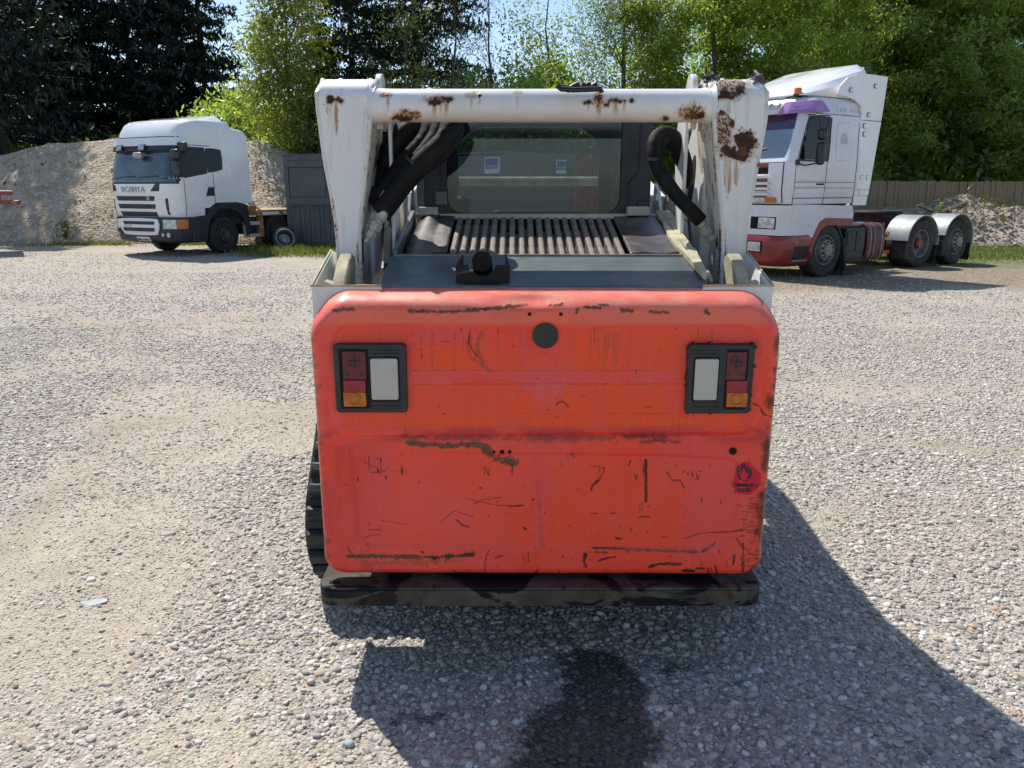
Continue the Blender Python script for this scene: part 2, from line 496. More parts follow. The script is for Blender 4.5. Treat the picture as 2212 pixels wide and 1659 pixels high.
    M['redbox'] = plain("container_red_paint", (0.20, 0.026, 0.032), 0.5, 0, 0.12, 1.4, 0.03, 40, (0.2, 0.08, 0.06), 0.4)
    # fence boards, per-object tone
    t = NT("weathered_fence_board"); c = t.coord()
    oi = t.n("ShaderNodeObjectInfo")
    g = t.noise(t.scalev(c, (14, 14, 1.2)), 3, 6, 0.65)
    col = t.ramp(g, [(0.3, (0.19, 0.125, 0.068)), (0.7, (0.40, 0.285, 0.165))])
    col = t.mix(t.mapr(oi.outputs['Random'], 0, 1, 0, 0.6), col, (0.28, 0.215, 0.145))
    M['board'] = t.bsdf(col, 0.85, 0, t.bump(g, 0.4, 0.006))
    M['timber'] = plain("cut_timber", (0.42, 0.32, 0.19), 0.8, 0, 0.2, 6, 0.3, 60, (0.22, 0.16, 0.1), 0.5)
    # bark
    t = NT("bark"); c = t.coord()
    g = t.noise(t.scalev(c, (6, 6, 1.2)), 3, 6, 0.7)
    M['bark'] = t.bsdf(t.ramp(g, [(0.3, (0.035, 0.028, 0.02)), (0.7, (0.13, 0.105, 0.078))]), 0.9, 0, t.bump(g, 0.8, 0.03))
    # leaves
    def leaf(name, c1, c2, c3, trans=0.45):
        t = NT(name)
        ge = t.n("ShaderNodeNewGeometry")
        a = t.n("ShaderNodeAttribute", attribute_name="tone")
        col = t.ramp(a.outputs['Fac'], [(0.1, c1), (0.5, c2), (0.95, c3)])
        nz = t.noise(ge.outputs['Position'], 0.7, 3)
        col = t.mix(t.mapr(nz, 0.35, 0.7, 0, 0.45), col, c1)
        d = t.n("ShaderNodeBsdfDiffuse"); t.l(col, d.inputs[0])
        tr = t.n("ShaderNodeBsdfTranslucent")
        tc = t.mix(0.5, col, (c3[0] * 1.6, c3[1] * 1.5, c3[2] * 0.6)); t.l(tc, tr.inputs[0])
        m = t.n("ShaderNodeMixShader"); m.inputs[0].default_value = trans
        t.l(d.outputs[0], m.inputs[1]); t.l(tr.outputs[0], m.inputs[2])
        gl = t.n("ShaderNodeBsdfGlossy"); gl.inputs['Roughness'].default_value = 0.4
        m2 = t.n("ShaderNodeMixShader"); m2.inputs[0].default_value = 0.05
        t.l(m.outputs[0], m2.inputs[1]); t.l(gl.outputs[0], m2.inputs[2]); t.l(m2.outputs[0], t.out.inputs[0])
        return t.mat
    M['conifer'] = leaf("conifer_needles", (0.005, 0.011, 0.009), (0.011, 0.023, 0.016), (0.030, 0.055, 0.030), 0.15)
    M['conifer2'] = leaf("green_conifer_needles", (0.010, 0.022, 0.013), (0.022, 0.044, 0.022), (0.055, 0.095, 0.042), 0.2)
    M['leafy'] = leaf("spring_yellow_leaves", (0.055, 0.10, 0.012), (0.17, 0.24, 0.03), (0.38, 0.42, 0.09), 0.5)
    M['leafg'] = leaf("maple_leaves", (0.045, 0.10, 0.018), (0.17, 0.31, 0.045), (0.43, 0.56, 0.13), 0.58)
    M['leafd'] = leaf("dense_green_leaves", (0.03, 0.075, 0.018), (0.16, 0.29, 0.055), (0.44, 0.58, 0.16), 0.62)  # palest tone here and in the maple leaves imitates sunlit highlights
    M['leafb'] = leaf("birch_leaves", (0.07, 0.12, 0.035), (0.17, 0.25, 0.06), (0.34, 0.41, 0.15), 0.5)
    M['grass'] = leaf("grass_blades", (0.06, 0.10, 0.015), (0.12, 0.18, 0.03), (0.24, 0.26, 0.07), 0.4)
    # ground
    t = NT("gravel_ground"); c = t.pos()
    z1, z2, z3 = t.attr("zone")
    fines = t.ramp(t.noise(c, 1.4, 6, 0.6), [(0.3, (0.39, 0.32, 0.235)), (0.55, (0.50, 0.42, 0.315)), (0.8, (0.56, 0.485, 0.38))])
    vo = t.n("ShaderNodeTexVoronoi"); vo.inputs['Scale'].default_value = 85; t.l(c, vo.inputs['Vector'])
    vs = t.n("ShaderNodeSeparateColor"); t.l(vo.outputs['Color'], vs.inputs[0])
    stone = t.ramp(vs.outputs[0], [(0.0, (0.13, 0.115, 0.10)), (0.4, (0.34, 0.31, 0.275)), (0.75, (0.46, 0.42, 0.37)), (1.0, (0.68, 0.65, 0.60))])
    vo2 = t.n("ShaderNodeTexVoronoi"); vo2.inputs['Scale'].default_value = 36; t.l(c, vo2.inputs['Vector'])
    vs2 = t.n("ShaderNodeSeparateColor"); t.l(vo2.outputs['Color'], vs2.inputs[0])
    stone2 = t.ramp(vs2.outputs[1], [(0.0, (0.17, 0.15, 0.13)), (0.5, (0.36, 0.325, 0.28)), (1.0, (0.62, 0.59, 0.54))])
    stone = t.mix(0.4, stone, stone2)
    pm = t.math('MULTIPLY', z3, t.mapr(t.noise(c, 9, 4, 0.7), 0.28, 0.50, 0.25, 1), True)
    col = t.mix(pm, fines, stone)
    red = t.mapr(t.noise(c, 0.35, 4, 0.6), 0.45, 0.7, 0, 0.35)
    col = t.mix(red, col, t.mix(0.5, col, (0.40, 0.29, 0.245)))
    col = t.mix(z2, col, t.ramp(t.noise(c, 5, 6, 0.7), [(0.3, (0.15, 0.11, 0.075)), (0.7, (0.34, 0.27, 0.19))]))
    gn = t.noise(c, 7, 6, 0.7)
    gm = t.math('MULTIPLY', z1, t.mapr(gn, 0.3, 0.55), True)
    col = t.mix(gm, col, t.ramp(t.noise(c, 22, 5, 0.7), [(0.3, (0.045, 0.075, 0.016)), (0.7, (0.15, 0.19, 0.05))]))
    sf = stain(t, c)
    col = t.mix(sf, col, t.mix(0.72, col, (0.012, 0.010, 0.009)))
    h = t.math('ADD', t.math('MULTIPLY', t.noise(c, 45, 6, 0.7), 0.6), t.math('MULTIPLY', vo.outputs['Distance'], -0.8))
    nrm = t.bump(h, 0.75, 0.012)
    nrm = t.bump(t.noise(c, 6, 5, 0.6), 0.6, 0.04, nrm)
    M['ground'] = t.bsdf(col, t.mapr(sf, 0, 1, 0.92, 0.35), 0, nrm, 0.3)
    # pebbles
    t = NT("pebble"); oi = t.n("ShaderNodeObjectInfo")
    col = t.ramp(oi.outputs['Random'], [(0.0, (0.13, 0.12, 0.11)), (0.10, (0.28, 0.255, 0.225)), (0.40, (0.43, 0.39, 0.335)), (0.70, (0.53, 0.465, 0.375)), (0.76, (0.43, 0.27, 0.17)), (0.80, (0.52, 0.485, 0.43)), (1.0, (0.73, 0.70, 0.64))])
    c = t.pos()
    n = t.noise(c, 160, 4, 0.6)
    col = t.mix(t.mapr(n, 0.4, 0.7, 0, 0.4), col, (0.50, 0.43, 0.34))
    sf = stain(t, c)
    col = t.mix(sf, col, t.mix(0.80, col, (0.012, 0.010, 0.009)))
    M['pebble'] = t.bsdf(col, t.mapr(sf, 0, 1, 0.75, 0.22), 0, t.bump(n, 0.3, 0.002), 0.4)
    # heap
    t = NT("spoil_heap"); c = t.pos()
    n = t.noise(c, 2.2, 8, 0.7)
    col = t.ramp(n, [(0.3, (0.33, 0.245, 0.155)), (0.5, (0.54, 0.425, 0.29)), (0.7, (0.66, 0.55, 0.40))])
    v = t.n("ShaderNodeTexVoronoi"); v.inputs['Scale'].default_value = 12; t.l(c, v.inputs['Vector'])
    s = t.n("ShaderNodeSeparateColor"); t.l(v.outputs['Color'], s.inputs[0])
    col = t.mix(t.mapr(s.outputs[0], 0.7, 0.85, 0, 0.6), col, (0.72, 0.70, 0.63))
    h = t.math('ADD', t.noise(c, 9, 8, 0.75), t.math('MULTIPLY', v.outputs['Distance'], -0.7))
    M['heap'] = t.bsdf(col, 0.95, 0, t.bump(h, 1.0, 0.10), 0.2)
    M['greyheap'] = plain("grey_gravel_heap", (0.30, 0.31, 0.31), 0.95, 0, 0.3, 9, 1.0, 14)
    M['rubble'] = plain("broken_rubble", (0.40, 0.325, 0.25), 0.95, 0, 0.3, 6, 0.8, 20, (0.18, 0.14, 0.1), 0.6)
    M['slate'] = plain("blue_grey_slate", (0.38, 0.42, 0.42), 0.6, 0, 0.15, 30, 0.3, 90)
    M['stonetan'] = plain('heap_stone', (0.56, 0.46, 0.33), 0.95, 0, 0.3, 3)
    M['interior'] = plain('lorry_interior_grey', (0.27, 0.30, 0.29), 0.7, 0, 0.45, 1.6)
    M['beacon'] = plain('orange_beacon', (0.85, 0.22, 0.01), 0.3, 0, 0.1, 9)
    M['tankred'] = plain('faded_maroon_tank', (0.13, 0.022, 0.026), 0.45, 0, 0.25, 5, 0.05, 60, (0.15, 0.11, 0.09), 0.6)
    M['strap'] = plain('dull_strap', (0.24, 0.22, 0.20), 0.6, 0.2, 0.2, 8)
    M['mirror'] = plain("wing_mirror_shell", (0.018, 0.02, 0.03), 0.35, 0, 0.1, 9)

def stain(t, c):
    """oil soaked patch of ground, as a mask from world position"""
    spots = [((1285, 1445), (0.15, 0.13), 1.0), ((1270, 1590), (0.24, 0.22), 1.0), ((1300, 1500), (0.16, 0.22), 1.0), ((1455, 1452), (0.065, 0.035), 0.9),
             ((1430, 1366), (0.04, 0.02), 0.9), ((1605, 1490), (0.03, 0.022), 0.9), ((930, 1553), (0.10, 0.022), 0.8), ((862, 1553), (0.05, 0.018), 0.8),
             ((1400, 1432), (0.05, 0.015), 0.8), ((1680, 1560), (0.03, 0.02), 0.5), ((1240, 1700), (0.25, 0.2), 1.0)]
    nz = t.n("ShaderNodeTexNoise"); nz.inputs['Scale'].default_value = 9; nz.inputs['Detail'].default_value = 9
    nz.inputs['Roughness'].default_value = 0.82; t.l(c, nz.inputs['Vector'])
    off = t.n("ShaderNodeVectorMath", operation='MULTIPLY_ADD')
    t.l(nz.outputs['Color'], off.inputs[0]); off.inputs[1].default_value = (0.40, 0.40, 0); t.l(c, off.inputs[2])
    acc = None
    for (uv, rad, amt) in spots:
        g = G(*uv)
        sub = t.n("ShaderNodeVectorMath", operation='SUBTRACT'); t.l(off.outputs[0], sub.inputs[0])
        sub.inputs[1].default_value = (g.x + 0.20, g.y + 0.20, 0)
        mul = t.n("ShaderNodeVectorMath", operation='MULTIPLY'); t.l(sub.outputs[0], mul.inputs[0])
        mul.inputs[1].default_value = (1 / rad[0], 1 / rad[1], 0)
        ln = t.n("ShaderNodeVectorMath", operation='LENGTH'); t.l(mul.outputs[0], ln.inputs[0])
        m = t.mapr(ln.outputs['Value'], 0.80, 1.02, amt, 0)
        acc = m if acc is None else t.math('MAXIMUM', acc, m)
    return acc

make_materials()
# ================================================================ the ground
def ground_height(x, y):
    near = np.clip(1 - (y - 14) / 20, 0, 1)
    return (fbm(x * 0.9, y * 0.9, 3) - 0.5) * 0.035 * near + (fbm(x * 5, y * 5, 5, 3) - 0.5) * 0.010 * near \
        + (fbm(x * 0.16, y * 0.16, 9, 2) - 0.5) * 0.05 * near

def ruts(x, y):
    """faint wheel tracks curving across the yard, 0..1"""
    w = 0.10 * (fbm(x * 1.3, y * 1.3, 77) - 0.5)
    m = 0.0
    for (cx_, cy_, R) in ((-1.5, -9.0, 14.6), (-1.5, -9.0, 16.4), (9.0, 16.5, 9.3), (9.0, 16.5, 11.0), (-14.0, 2.0, 11.6), (-14.0, 2.0, 9.9)):
        d = np.abs(np.hypot(x - cx_, y - cy_) - R + w)
        m = np.maximum(m, sstep(0.17, 0.05, d) * np.clip(2.2 * fbm(x * 0.7, y * 0.7, 78) - 0.5, 0, 1))
    return m

def pebble_cover(x, y):
    d = fbm(x * 0.55 + 3.1, y * 0.8, 21, 4)
    fine_ = fbm(x * 2.6, y * 2.6, 23, 3)
    band = 0.5 + 0.5 * np.sin((x * 0.35 + y * 0.95) * 2.1 + 2.5 * fbm(x * 0.3, y * 0.3, 5, 2))
    c = sstep(0.36, 0.62, d * 0.62 + fine_ * 0.22 + band * 0.10 + sstep(-0.9, 1.4, x) * 0.19 - 0.010)
    c = c * (1 - 0.45 * sstep(4.5, 9.0, y)) + 0.32 * sstep(4.5, 9.0, y)
    return np.clip(c * (1 - 0.75 * ruts(x, y)), 0.0, 1)

def build_ground():
    ys = np.concatenate([np.linspace(-30, 0.6, 16)[:-1], np.linspace(0.6, 7, 190)[:-1], np.geomspace(7, 34, 130)[:-1], np.geomspace(34, 600, 22)])
    xin = np.concatenate([np.linspace(-4.5, 4.5, 230)])
    xo = np.geomspace(4.5, 20, 75)[1:]; xf = np.geomspace(20, 500, 16)[1:]
    xs = np.concatenate([-xf[::-1], -xo[::-1], xin, xo, xf])
    X, Y = np.meshgrid(xs, ys)
    Z = ground_height(X, Y)
    P = np.stack([X.ravel(), Y.ravel(), Z.ravel()], 1)
    o = fast_mesh("ground", P, grid_quads(len(ys), len(xs)), M['ground'], smooth=True)
    x, y = P[:, 0], P[:, 1]
    n = fbm(x * 0.5, y * 0.5, 31) - 0.5
    grass_r = sstep(16.2, 18.6, y + n * 5 - np.clip(12 - x, 0, 9) * -0.25) * sstep(3.0, 5.5, x + n * 3)
    grass_l = sstep(19.2, 20.6, y + n * 3) * sstep(-7.6, -6.4, x + n * 1.2) * (1 - sstep(0.5, 3, x))
    foot = sstep(22.0, 24.5, y + n * 4) * (1 - sstep(-8.0, -6.0, x)) * 0.35
    grass = np.clip(grass_r + grass_l + foot + sstep(36, 40, y), 0, 1)
    brown = sstep(12.0, 14.0, y + n * 2.5) * sstep(1.0, 3.0, x) * 0.9
    brown = np.maximum(brown, 0.18 * sstep(0.5, 0.72, fbm(x * 0.4, y * 1.1, 41)))
    brown = np.maximum(brown, 0.30 * ruts(x, y))
    peb = np.clip(pebble_cover(x, y) * 0.6 + 0.30 + 0.06 * sstep(7, 14, y), 0, 1) * (1 - 0.7 * brown)
    color_attr(o.data, "zone", np.stack([grass, brown, peb, np.ones_like(x)], 1))
    tag(o, "pale gravel yard with sandy bare strips, turning to grass at the back", None, None, "structure")
    return o
build_ground()

def pebble_tree(name, mats, radius_noise=0.5, subdiv=2):
    """geometry nodes: one of five stone shapes on every point, sized by the point's own scale"""
    ng = bpy.data.node_groups.new(name, 'GeometryNodeTree')
    ng.interface.new_socket(name="Geometry", in_out='INPUT', socket_type='NodeSocketGeometry')
    ng.interface.new_socket(name="Geometry", in_out='OUTPUT', socket_type='NodeSocketGeometry')
    N = ng.nodes; L = ng.links
    gi = N.new('NodeGroupInput'); go = N.new('NodeGroupOutput')
    g2i = N.new('GeometryNodeGeometryToInstance')
    for k in range(5):
        ico = N.new('GeometryNodeMeshIcoSphere'); ico.inputs['Radius'].default_value = 1.0
        ico.inputs['Subdivisions'].default_value = subdiv
        pos = N.new('GeometryNodeInputPosition')
        no = N.new('ShaderNodeTexNoise'); no.noise_dimensions = '4D'
        no.inputs['W'].default_value = k * 7.3; no.inputs['Scale'].default_value = 0.8
        L.new(pos.outputs[0], no.inputs['Vector'])
        sub = N.new('ShaderNodeVectorMath'); sub.operation = 'SUBTRACT'; sub.inputs[1].default_value = (0.5, 0.5, 0.5)
        L.new(no.outputs['Color'], sub.inputs[0])
        sc = N.new('ShaderNodeVectorMath'); sc.operation = 'SCALE'; sc.inputs['Scale'].default_value = 2.4 * radius_noise
        L.new(sub.outputs[0], sc.inputs[0])
        sp = N.new('GeometryNodeSetPosition'); L.new(ico.outputs['Mesh'], sp.inputs['Geometry']); L.new(sc.outputs[0], sp.inputs['Offset'])
        sm = N.new('GeometryNodeSetMaterial'); sm.inputs['Material'].default_value = mats
        L.new(sp.outputs[0], sm.inputs['Geometry'])
        ss = N.new('GeometryNodeSetShadeSmooth'); ss.inputs['Shade Smooth'].default_value = k % 2 == 0
        L.new(sm.outputs[0], ss.inputs['Geometry'])
        L.new(ss.outputs[0], g2i.inputs[0])
    iop = N.new('GeometryNodeInstanceOnPoints'); iop.inputs['Pick Instance'].default_value = True
    L.new(gi.outputs[0], iop.inputs['Points']); L.new(g2i.outputs[0], iop.inputs['Instance'])
    for nm, sock, dt in (("scl", 'Scale', 'FLOAT_VECTOR'), ("rot", 'Rotation', 'FLOAT_VECTOR'), ("pick", 'Instance Index', 'INT')):
        a = N.new('GeometryNodeInputNamedAttribute'); a.data_type = dt; a.inputs['Name'].default_value = nm
        L.new(a.outputs['Attribute'], iop.inputs[sock])
    L.new(iop.outputs[0], go.inputs[0])
    return ng

def scatter(name, pts, scl, rot, mat, noise=0.5, subdiv=2, parent=None):
    me = bpy.data.meshes.new(name); n = len(pts)
    me.vertices.add(n); me.vertices.foreach_set("co", np.asarray(pts, np.float32).ravel())
    a = me.attributes.new("scl", 'FLOAT_VECTOR', 'POINT'); a.data.foreach_set("vector", np.asarray(scl, np.float32).ravel())
    a = me.attributes.new("rot", 'FLOAT_VECTOR', 'POINT'); a.data.foreach_set("vector", np.asarray(rot, np.float32).ravel())
    a = me.attributes.new("pick", 'INT', 'POINT'); a.data.foreach_set("value", RNG.integers(0, 5, n).astype(np.int32))
    o = bpy.data.objects.new(name, me); scene.collection.objects.link(o)
    md = o.modifiers.new("stones", 'NODES'); md.node_group = pebble_tree(name + "_nodes", mat, noise, subdiv)
    me.materials.append(mat)
    if parent is not None: o.parent = parent
    o['kind'] = 'stuff'
    return o

def build_pebbles():
    P = []; S = []
    # (y0, y1, per square metre, radius mean, sigma)
    for (y0, y1, dens, r, sg) in ((0.9, 3.2, 5200, 0.0030, 0.35), (3.2, 5.5, 2200, 0.0040, 0.3), (0.9, 3.0, 4600, 0.0053, 0.46), (3.0, 6.0, 3500, 0.0060, 0.40), (6.0, 9.5, 1700, 0.0080, 0.32), (9.5, 16, 420, 0.0105, 0.3), (16, 21, 90, 0.014, 0.3)):
        w0, w1 = 0.72 * y0 + 1.3, 0.72 * y1 + 1.3
        n = int(dens * (y1 - y0) * (w0 + w1))
        y = RNG.uniform(y0, y1, n); w = 0.72 * y + 1.3
        x = RNG.uniform(-1, 1, n) * w1
        keep = (np.abs(x) < w)
        cov = pebble_cover(x, y)
        keep &= (RNG.random(n) < (0.16 + 0.84 * cov)) if r > 0.005 else (RNG.random(n) < 0.95 - 0.6 * cov)
        keep &= RNG.random(n) > 0.85 * sstep(12.0, 14.0, y) * sstep(1.0, 3.0, x)
        keep &= ~((y > 17) & ((x > 3) | (x > -7)))
        x = x[keep]; y = y[keep]; cov = cov[keep]
        rad = r * np.exp(RNG.normal(0, sg, len(x))) * (0.8 + 0.35 * cov)
        big = RNG.random(len(x)) < 0.006
        rad = np.where(big, rad * 1.9, rad)
        rad = np.minimum(rad, 0.016)
        z = ground_height(x, y) + rad * 0.12
        P.append(np.stack([x, y, z], 1)); S.append(rad)
    P = np.concatenate(P); rad = np.concatenate(S); n = len(P)
    e = RNG.uniform(0.72, 1.35, (n, 3)); e[:, 2] = RNG.uniform(0.45, 0.8, n)
    rot = np.stack([RNG.normal(0, 0.3, n), RNG.normal(0, 0.3, n), RNG.uniform(0, 6.28, n)], 1)
    o = scatter("pebbles", P, e * rad[:, None], rot, M['pebble'], 0.5, 2)
    tag(o, "loose grey, white and brown pebbles lying over the yard", None)
build_pebbles()

# single stones that stand out
def stone(name, label, c, rx, ry, rz, mat, seed, rot=0):
    import bmesh
    bm = bmesh.new(); bmesh.ops.create_icosphere(bm, subdivisions=3, radius=1)
    r = random.Random(seed); ph = [r.uniform(0, 6) for _ in range(6)]
    for v in bm.verts:
        k = 1 + 0.10 * math.sin(2.3 * v.co.x + ph[0]) * math.cos(2.1 * v.co.y + ph[1]) + 0.07 * math.sin(4 * v.co.z + ph[2] + 2 * v.co.x)
        v.co = Vector((v.co.x * k * rx, v.co.y * k * ry, v.co.z * k * rz))
    me = bpy.data.meshes.new(name); bm.to_mesh(me); bm.free(); me.materials.append(mat)
    o = finish(me, name, None, 1.2)
    o.location = c + Vector((0, 0, rz * 0.5)); o.rotation_euler = (0.1, 0.05, rot)
    return tag(o, label, "stone")
stone("stone", "smooth blue-grey round pebble, the largest by the tip of the machine's shadow", G(755, 1609), 0.017, 0.014, 0.011, M['slate'], 3)
stone("stone", "dark brown flat stone lying in the shadow right of the oil stain", G(1857 * 0.864, 1724 * 0.864), 0.022, 0.016, 0.008, M['cover'], 5)
sl = MB()
pts = [(-0.055, -0.018), (-0.02, -0.028), (0.03, -0.016), (0.062, -0.006), (0.058, 0.012), (0.0, 0.02), (-0.04, 0.012)]
sl.prism([(a, b, 0.006) for a, b in pts], (0, 0, 0.007))
so = sl.build("slate_chip", M['slate'], smooth=None)
so.location = G(200, 1307); so.rotation_euler = (0.12, -0.08, 0.15)
tag(so, "flat pale slate chip lying alone on the gravel left of the machine", "slate chip")

# ================================================================ heaps
def heap(name, label, cat, x0, x1, y0, y1, hfun, mat, nx=160, ny=90):
    xs = np.linspace(x0, x1, nx); ys = np.linspace(y0, y1, ny)
    X, Y = np.meshgrid(xs, ys); Z = hfun(X, Y)
    P = np.stack([X.ravel(), Y.ravel(), Z.ravel()], 1)
    o = fast_mesh(name, P, grid_quads(ny, nx), mat, smooth=True)
    return tag(o, label, cat)

def spoil_h(x, y):
    n = fbm(x * 0.35, y * 0.35, 61) - 0.5
    n2 = fbm(x * 1.6, y * 1.6, 63) - 0.5
    toe = 24.2 + 0.35 * n + np.clip(-10 - x, 0, 30) * 0.05
    crest = 3.25 - 0.9 * sstep(-9.5, -6.5, x) + 0.25 * sstep(-14, -19, x) * 0 - 0.35 * sstep(-15.5, -19, x)
    s = (y - toe) / 4.4
    up = np.clip(s, 0, 1)
    up = up ** 0.86
    back = 1 - sstep(1.35, 2.6, s)
    right = 1 - sstep(-3.0, 0.5, x)
    h = (crest + n * 0.7) * np.minimum(up, 1) * back * right + n2 * 0.22 * np.clip(s * 3, 0, 1)
    h = h + (fbm(x * 6, y * 6, 66, 3) - 0.5) * 0.09 * np.clip(s * 3, 0, 1)
    return np.where(s < 0, -0.15, h - 0.02)
sp = heap("spoil_heap", "long brown heap of dug spoil and stones behind the white cab lorry", "spoil heap", -34, 1, 23.5, 36, spoil_h, M['heap'], 300, 130)
n = 9000
x = RNG.uniform(-26, -2, n); y = 23.9 + RNG.random(n) ** 1.4 * 5.0
z = spoil_h(x, y); k = z > -0.1; x, y, z = x[k], y[k], z[k]; n = len(x)
toe = np.exp(-((y - 24.6) / 0.5) ** 2)
keep = RNG.random(n) < (0.45 + 0.55 * toe); x, y, z = x[keep], y[keep], z[keep]; n = len(x)
r = 0.019 * np.exp(RNG.normal(0, 0.40, n))
scatter("stones", np.stack([x, y, z], 1), r[:, None] * RNG.uniform(0.6, 1.3, (n, 3)), RNG.uniform(0, 6.28, (n, 3)), M['stonetan'], 0.7, 1, sp)

def grey_h(x, y):
    d = np.hypot((x + 13.6) / 4.6, (y - 31.5) / 3.2)
    return 4.35 * np.clip(1 - d * 0.92, 0, 0.86) + (fbm(x * 3, y * 3, 71) - 0.5) * 0.14
heap("gravel_heap", "pale grey gravel heap rising behind the brown spoil heap", "gravel heap", -19, -8, 28, 35, grey_h, M['greyheap'], 90, 60)

def rub_h(x, y):
    n = fbm(x * 0.8, y * 0.8, 81) - 0.5
    d = np.hypot(np.where(x < 14.5, (x - 14.5) / 5.4, (x - 14.5) / 10.0), (y - 26.2) / 2.9)
    h = 1.32 * np.clip(1 - d, 0, 1) ** 0.8 * (1 + n * 0.5)
    return h + (fbm(x * 4, y * 4, 83) - 0.5) * 0.26 * np.clip((1 - d) * 4, 0, 1) - 0.02 - np.where(d > 1, 0.1, 0)
rb = heap("rubble_heap", "heap of broken rubble and weeds in front of the timber fence", "rubble heap", 8, 26, 23, 29.5, rub_h, M['rubble'], 180, 70)
n = 5200
x = RNG.uniform(8.5, 25, n); y = RNG.uniform(23.2, 27.5, n); z = rub_h(x, y)
k = z > 0.02; x, y, z = x[k], y[k], z[k]; n = len(x)
r = 0.042 * np.exp(RNG.normal(0, 0.45, n))
scatter("stones", np.stack([x, y, z], 1), r[:, None] * RNG.uniform(0.5, 1.3, (n, 3)), RNG.uniform(0, 6.28, (n, 3)), M['rubble'], 0.8, 1, rb)

def plank(label, uv1, uv2, Y1, Y2, w, th):
    a = V(*uv1, Y1); b = V(*uv2, Y2)
    d = (b - a).normalized(); s = d.cross(Vector((0, 0.3, 1))).normalized() * w / 2; u = s.cross(d).normalized() * th / 2
    m = MB(); m.hexa([a - s - u, a + s - u, b + s - u, b - s - u, a - s + u, a + s + u, b + s + u, b - s + u])
    return tag(m.build("timber_plank", M['timber'], smooth=None), label, "plank", "planks on the rubble heap")
plank("pale straight plank poking up to the left over the rubble heap", (1983, 443), (2018, 458), 25.0, 25.2, 0.14, 0.05)
plank("long weathered plank lying up the slope to the top of the rubble heap", (2010, 467), (2082, 438), 24.9, 25.6, 0.12, 0.05)
plank("short plank leaning down beside the left mudguard tops", (2022, 458), (2004, 474), 24.8, 24.6, 0.10, 0.05)
plank("short post stub standing up out of the right of the rubble heap", (2162, 462), (2171, 478), 24.6, 24.6, 0.12, 0.08)
plank("thin splintered stick upright at the right end of the rubble heap", (2192, 460), (2190, 480), 24.6, 24.6, 0.05, 0.04)
plank("small splinter standing at the very top of the rubble heap", (2100, 424), (2103, 436), 25.4, 25.4, 0.06, 0.04)

# ================================================================ fence
fr = thing("timber_fence", "brown close board timber fence standing behind the rubble heap", "fence", (3.0, 30.0, 0))
bw = 0.152
mbp = MB().box(-0.074, 0.074, -0.011, 0.011, 0.0, 1.95)
proto = mbp.build("board", M['board'], fr, smooth=None)
nb = 190
for i in range(nb):
    o = proto if i == 0 else proto.copy()
    if i: scene.collection.objects.link(o)
    o.parent = fr
    o.location = (i * bw, (i % 2) * 0.014 + rnd.uniform(-0.003, 0.003), rnd.uniform(-0.03, 0.02))
    o.rotation_euler = (rnd.uniform(-0.01, 0.01), rnd.uniform(-0.006, 0.006), 0)
for z in (0.35, 1.0, 1.65):
    MB().box(-0.1, nb * bw, 0.03, 0.09, z, z + 0.07).build("rail", M['board'], fr, smooth=None)
for i in range(11):
    MB().box(i * 2.9 - 0.05, i * 2.9 + 0.05, 0.09, 0.19, 0, 1.9).build("fence_post", M['board'], fr, smooth=None)

# ================================================================ containers
def corrugated(m, x0, x1, y, z0, z1, depth=0.035, pitch=0.28):
    n = int(round((x1 - x0) / pitch)); p = (x1 - x0) / n
    pts = []
    for i in range(n):
        a = x0 + i * p
        pts += [(a, y), (a + p * 0.3, y), (a + p * 0.42, y + depth), (a + p * 0.88, y + depth)]
    pts.append((x1, y))
    for (a, b) in zip(pts[:-1], pts[1:]):
        m.add([(a[0], a[1], z0), (b[0], b[1], z0), (b[0], b[1], z1), (a[0], a[1], z1)], [(0, 1, 2, 3)])

def container(name, label, x, y, L, W, Hc, rz, mat, sign=None, panels=False):
    t = thing(name, label, "container", (x, y, 0), rz)
    m = MB()
    m.box(0.04, L - 0.04, 0.08, W, 0.12, Hc - 0.06)
    corrugated(m, 0.12, L - 0.12, 0.03, 0.14, 1.28 if panels else Hc - 0.14)
    if panels: m.box(0.12, L - 0.12, 0.05, 0.09, 1.28, Hc - 0.1)
    m.build("shell", mat, t, smooth=None)
    f = MB()
    for a in (0, L - 0.12): f.box(a, a + 0.12, 0, 0.12, 0.06, Hc); f.box(a, a + 0.12, W - 0.12, W, 0.06, Hc)
    f.box(0.12, L - 0.12, 0, 0.1, 0.06, 0.2); f.box(0.12, L - 0.12, 0.0, 0.1, Hc - 0.16, Hc - 0.02)
    f.box(-0.01, L + 0.01, -0.02, W + 0.02, Hc - 0.02, Hc + 0.02)
    if panels:
        f.box(0.12, L - 0.12, -0.01, 0.06, 1.22, 1.42)
    f.build("frame", mat, t, smooth=None)
    if panels:
        x0 = 0.14
        while x0 < L - 0.4:
            w = 1.02
            if x0 + w > L - 0.14: break
            MB().box(x0, x0 + w, 0.0, 0.05, 1.45, Hc - 0.36).build("shutter", mat, t, smooth=None, bevel=0.012)
            x0 += w + 0.12
        MB().box(0.12, L - 0.12, -0.025, 0.05, Hc - 0.33, Hc - 0.17).build("rail", mat, t, smooth=None)
    if sign:
        for (sx, sz, w, h) in sign:
            s = MB().box(sx, sx + w, -0.02, 0.0, sz, sz + h).build("sign", M['plate'], t, smooth=None)
            MB().box(sx + 0.03, sx + w - 0.03, -0.028, -0.02, sz + h * 0.27, sz + h - 0.03).build("sign_panel", M['blue'], s, smooth=None)
            text_mesh("lettering", "mcavoy", h * 0.27, M['plate'], s, Matrix.Translation((sx + w / 2, -0.031, sz + h * 0.45)) @ Matrix.Rotation(math.pi / 2, 4, 'X'), 0.002, sx=w / (h * 0.95))
    return t
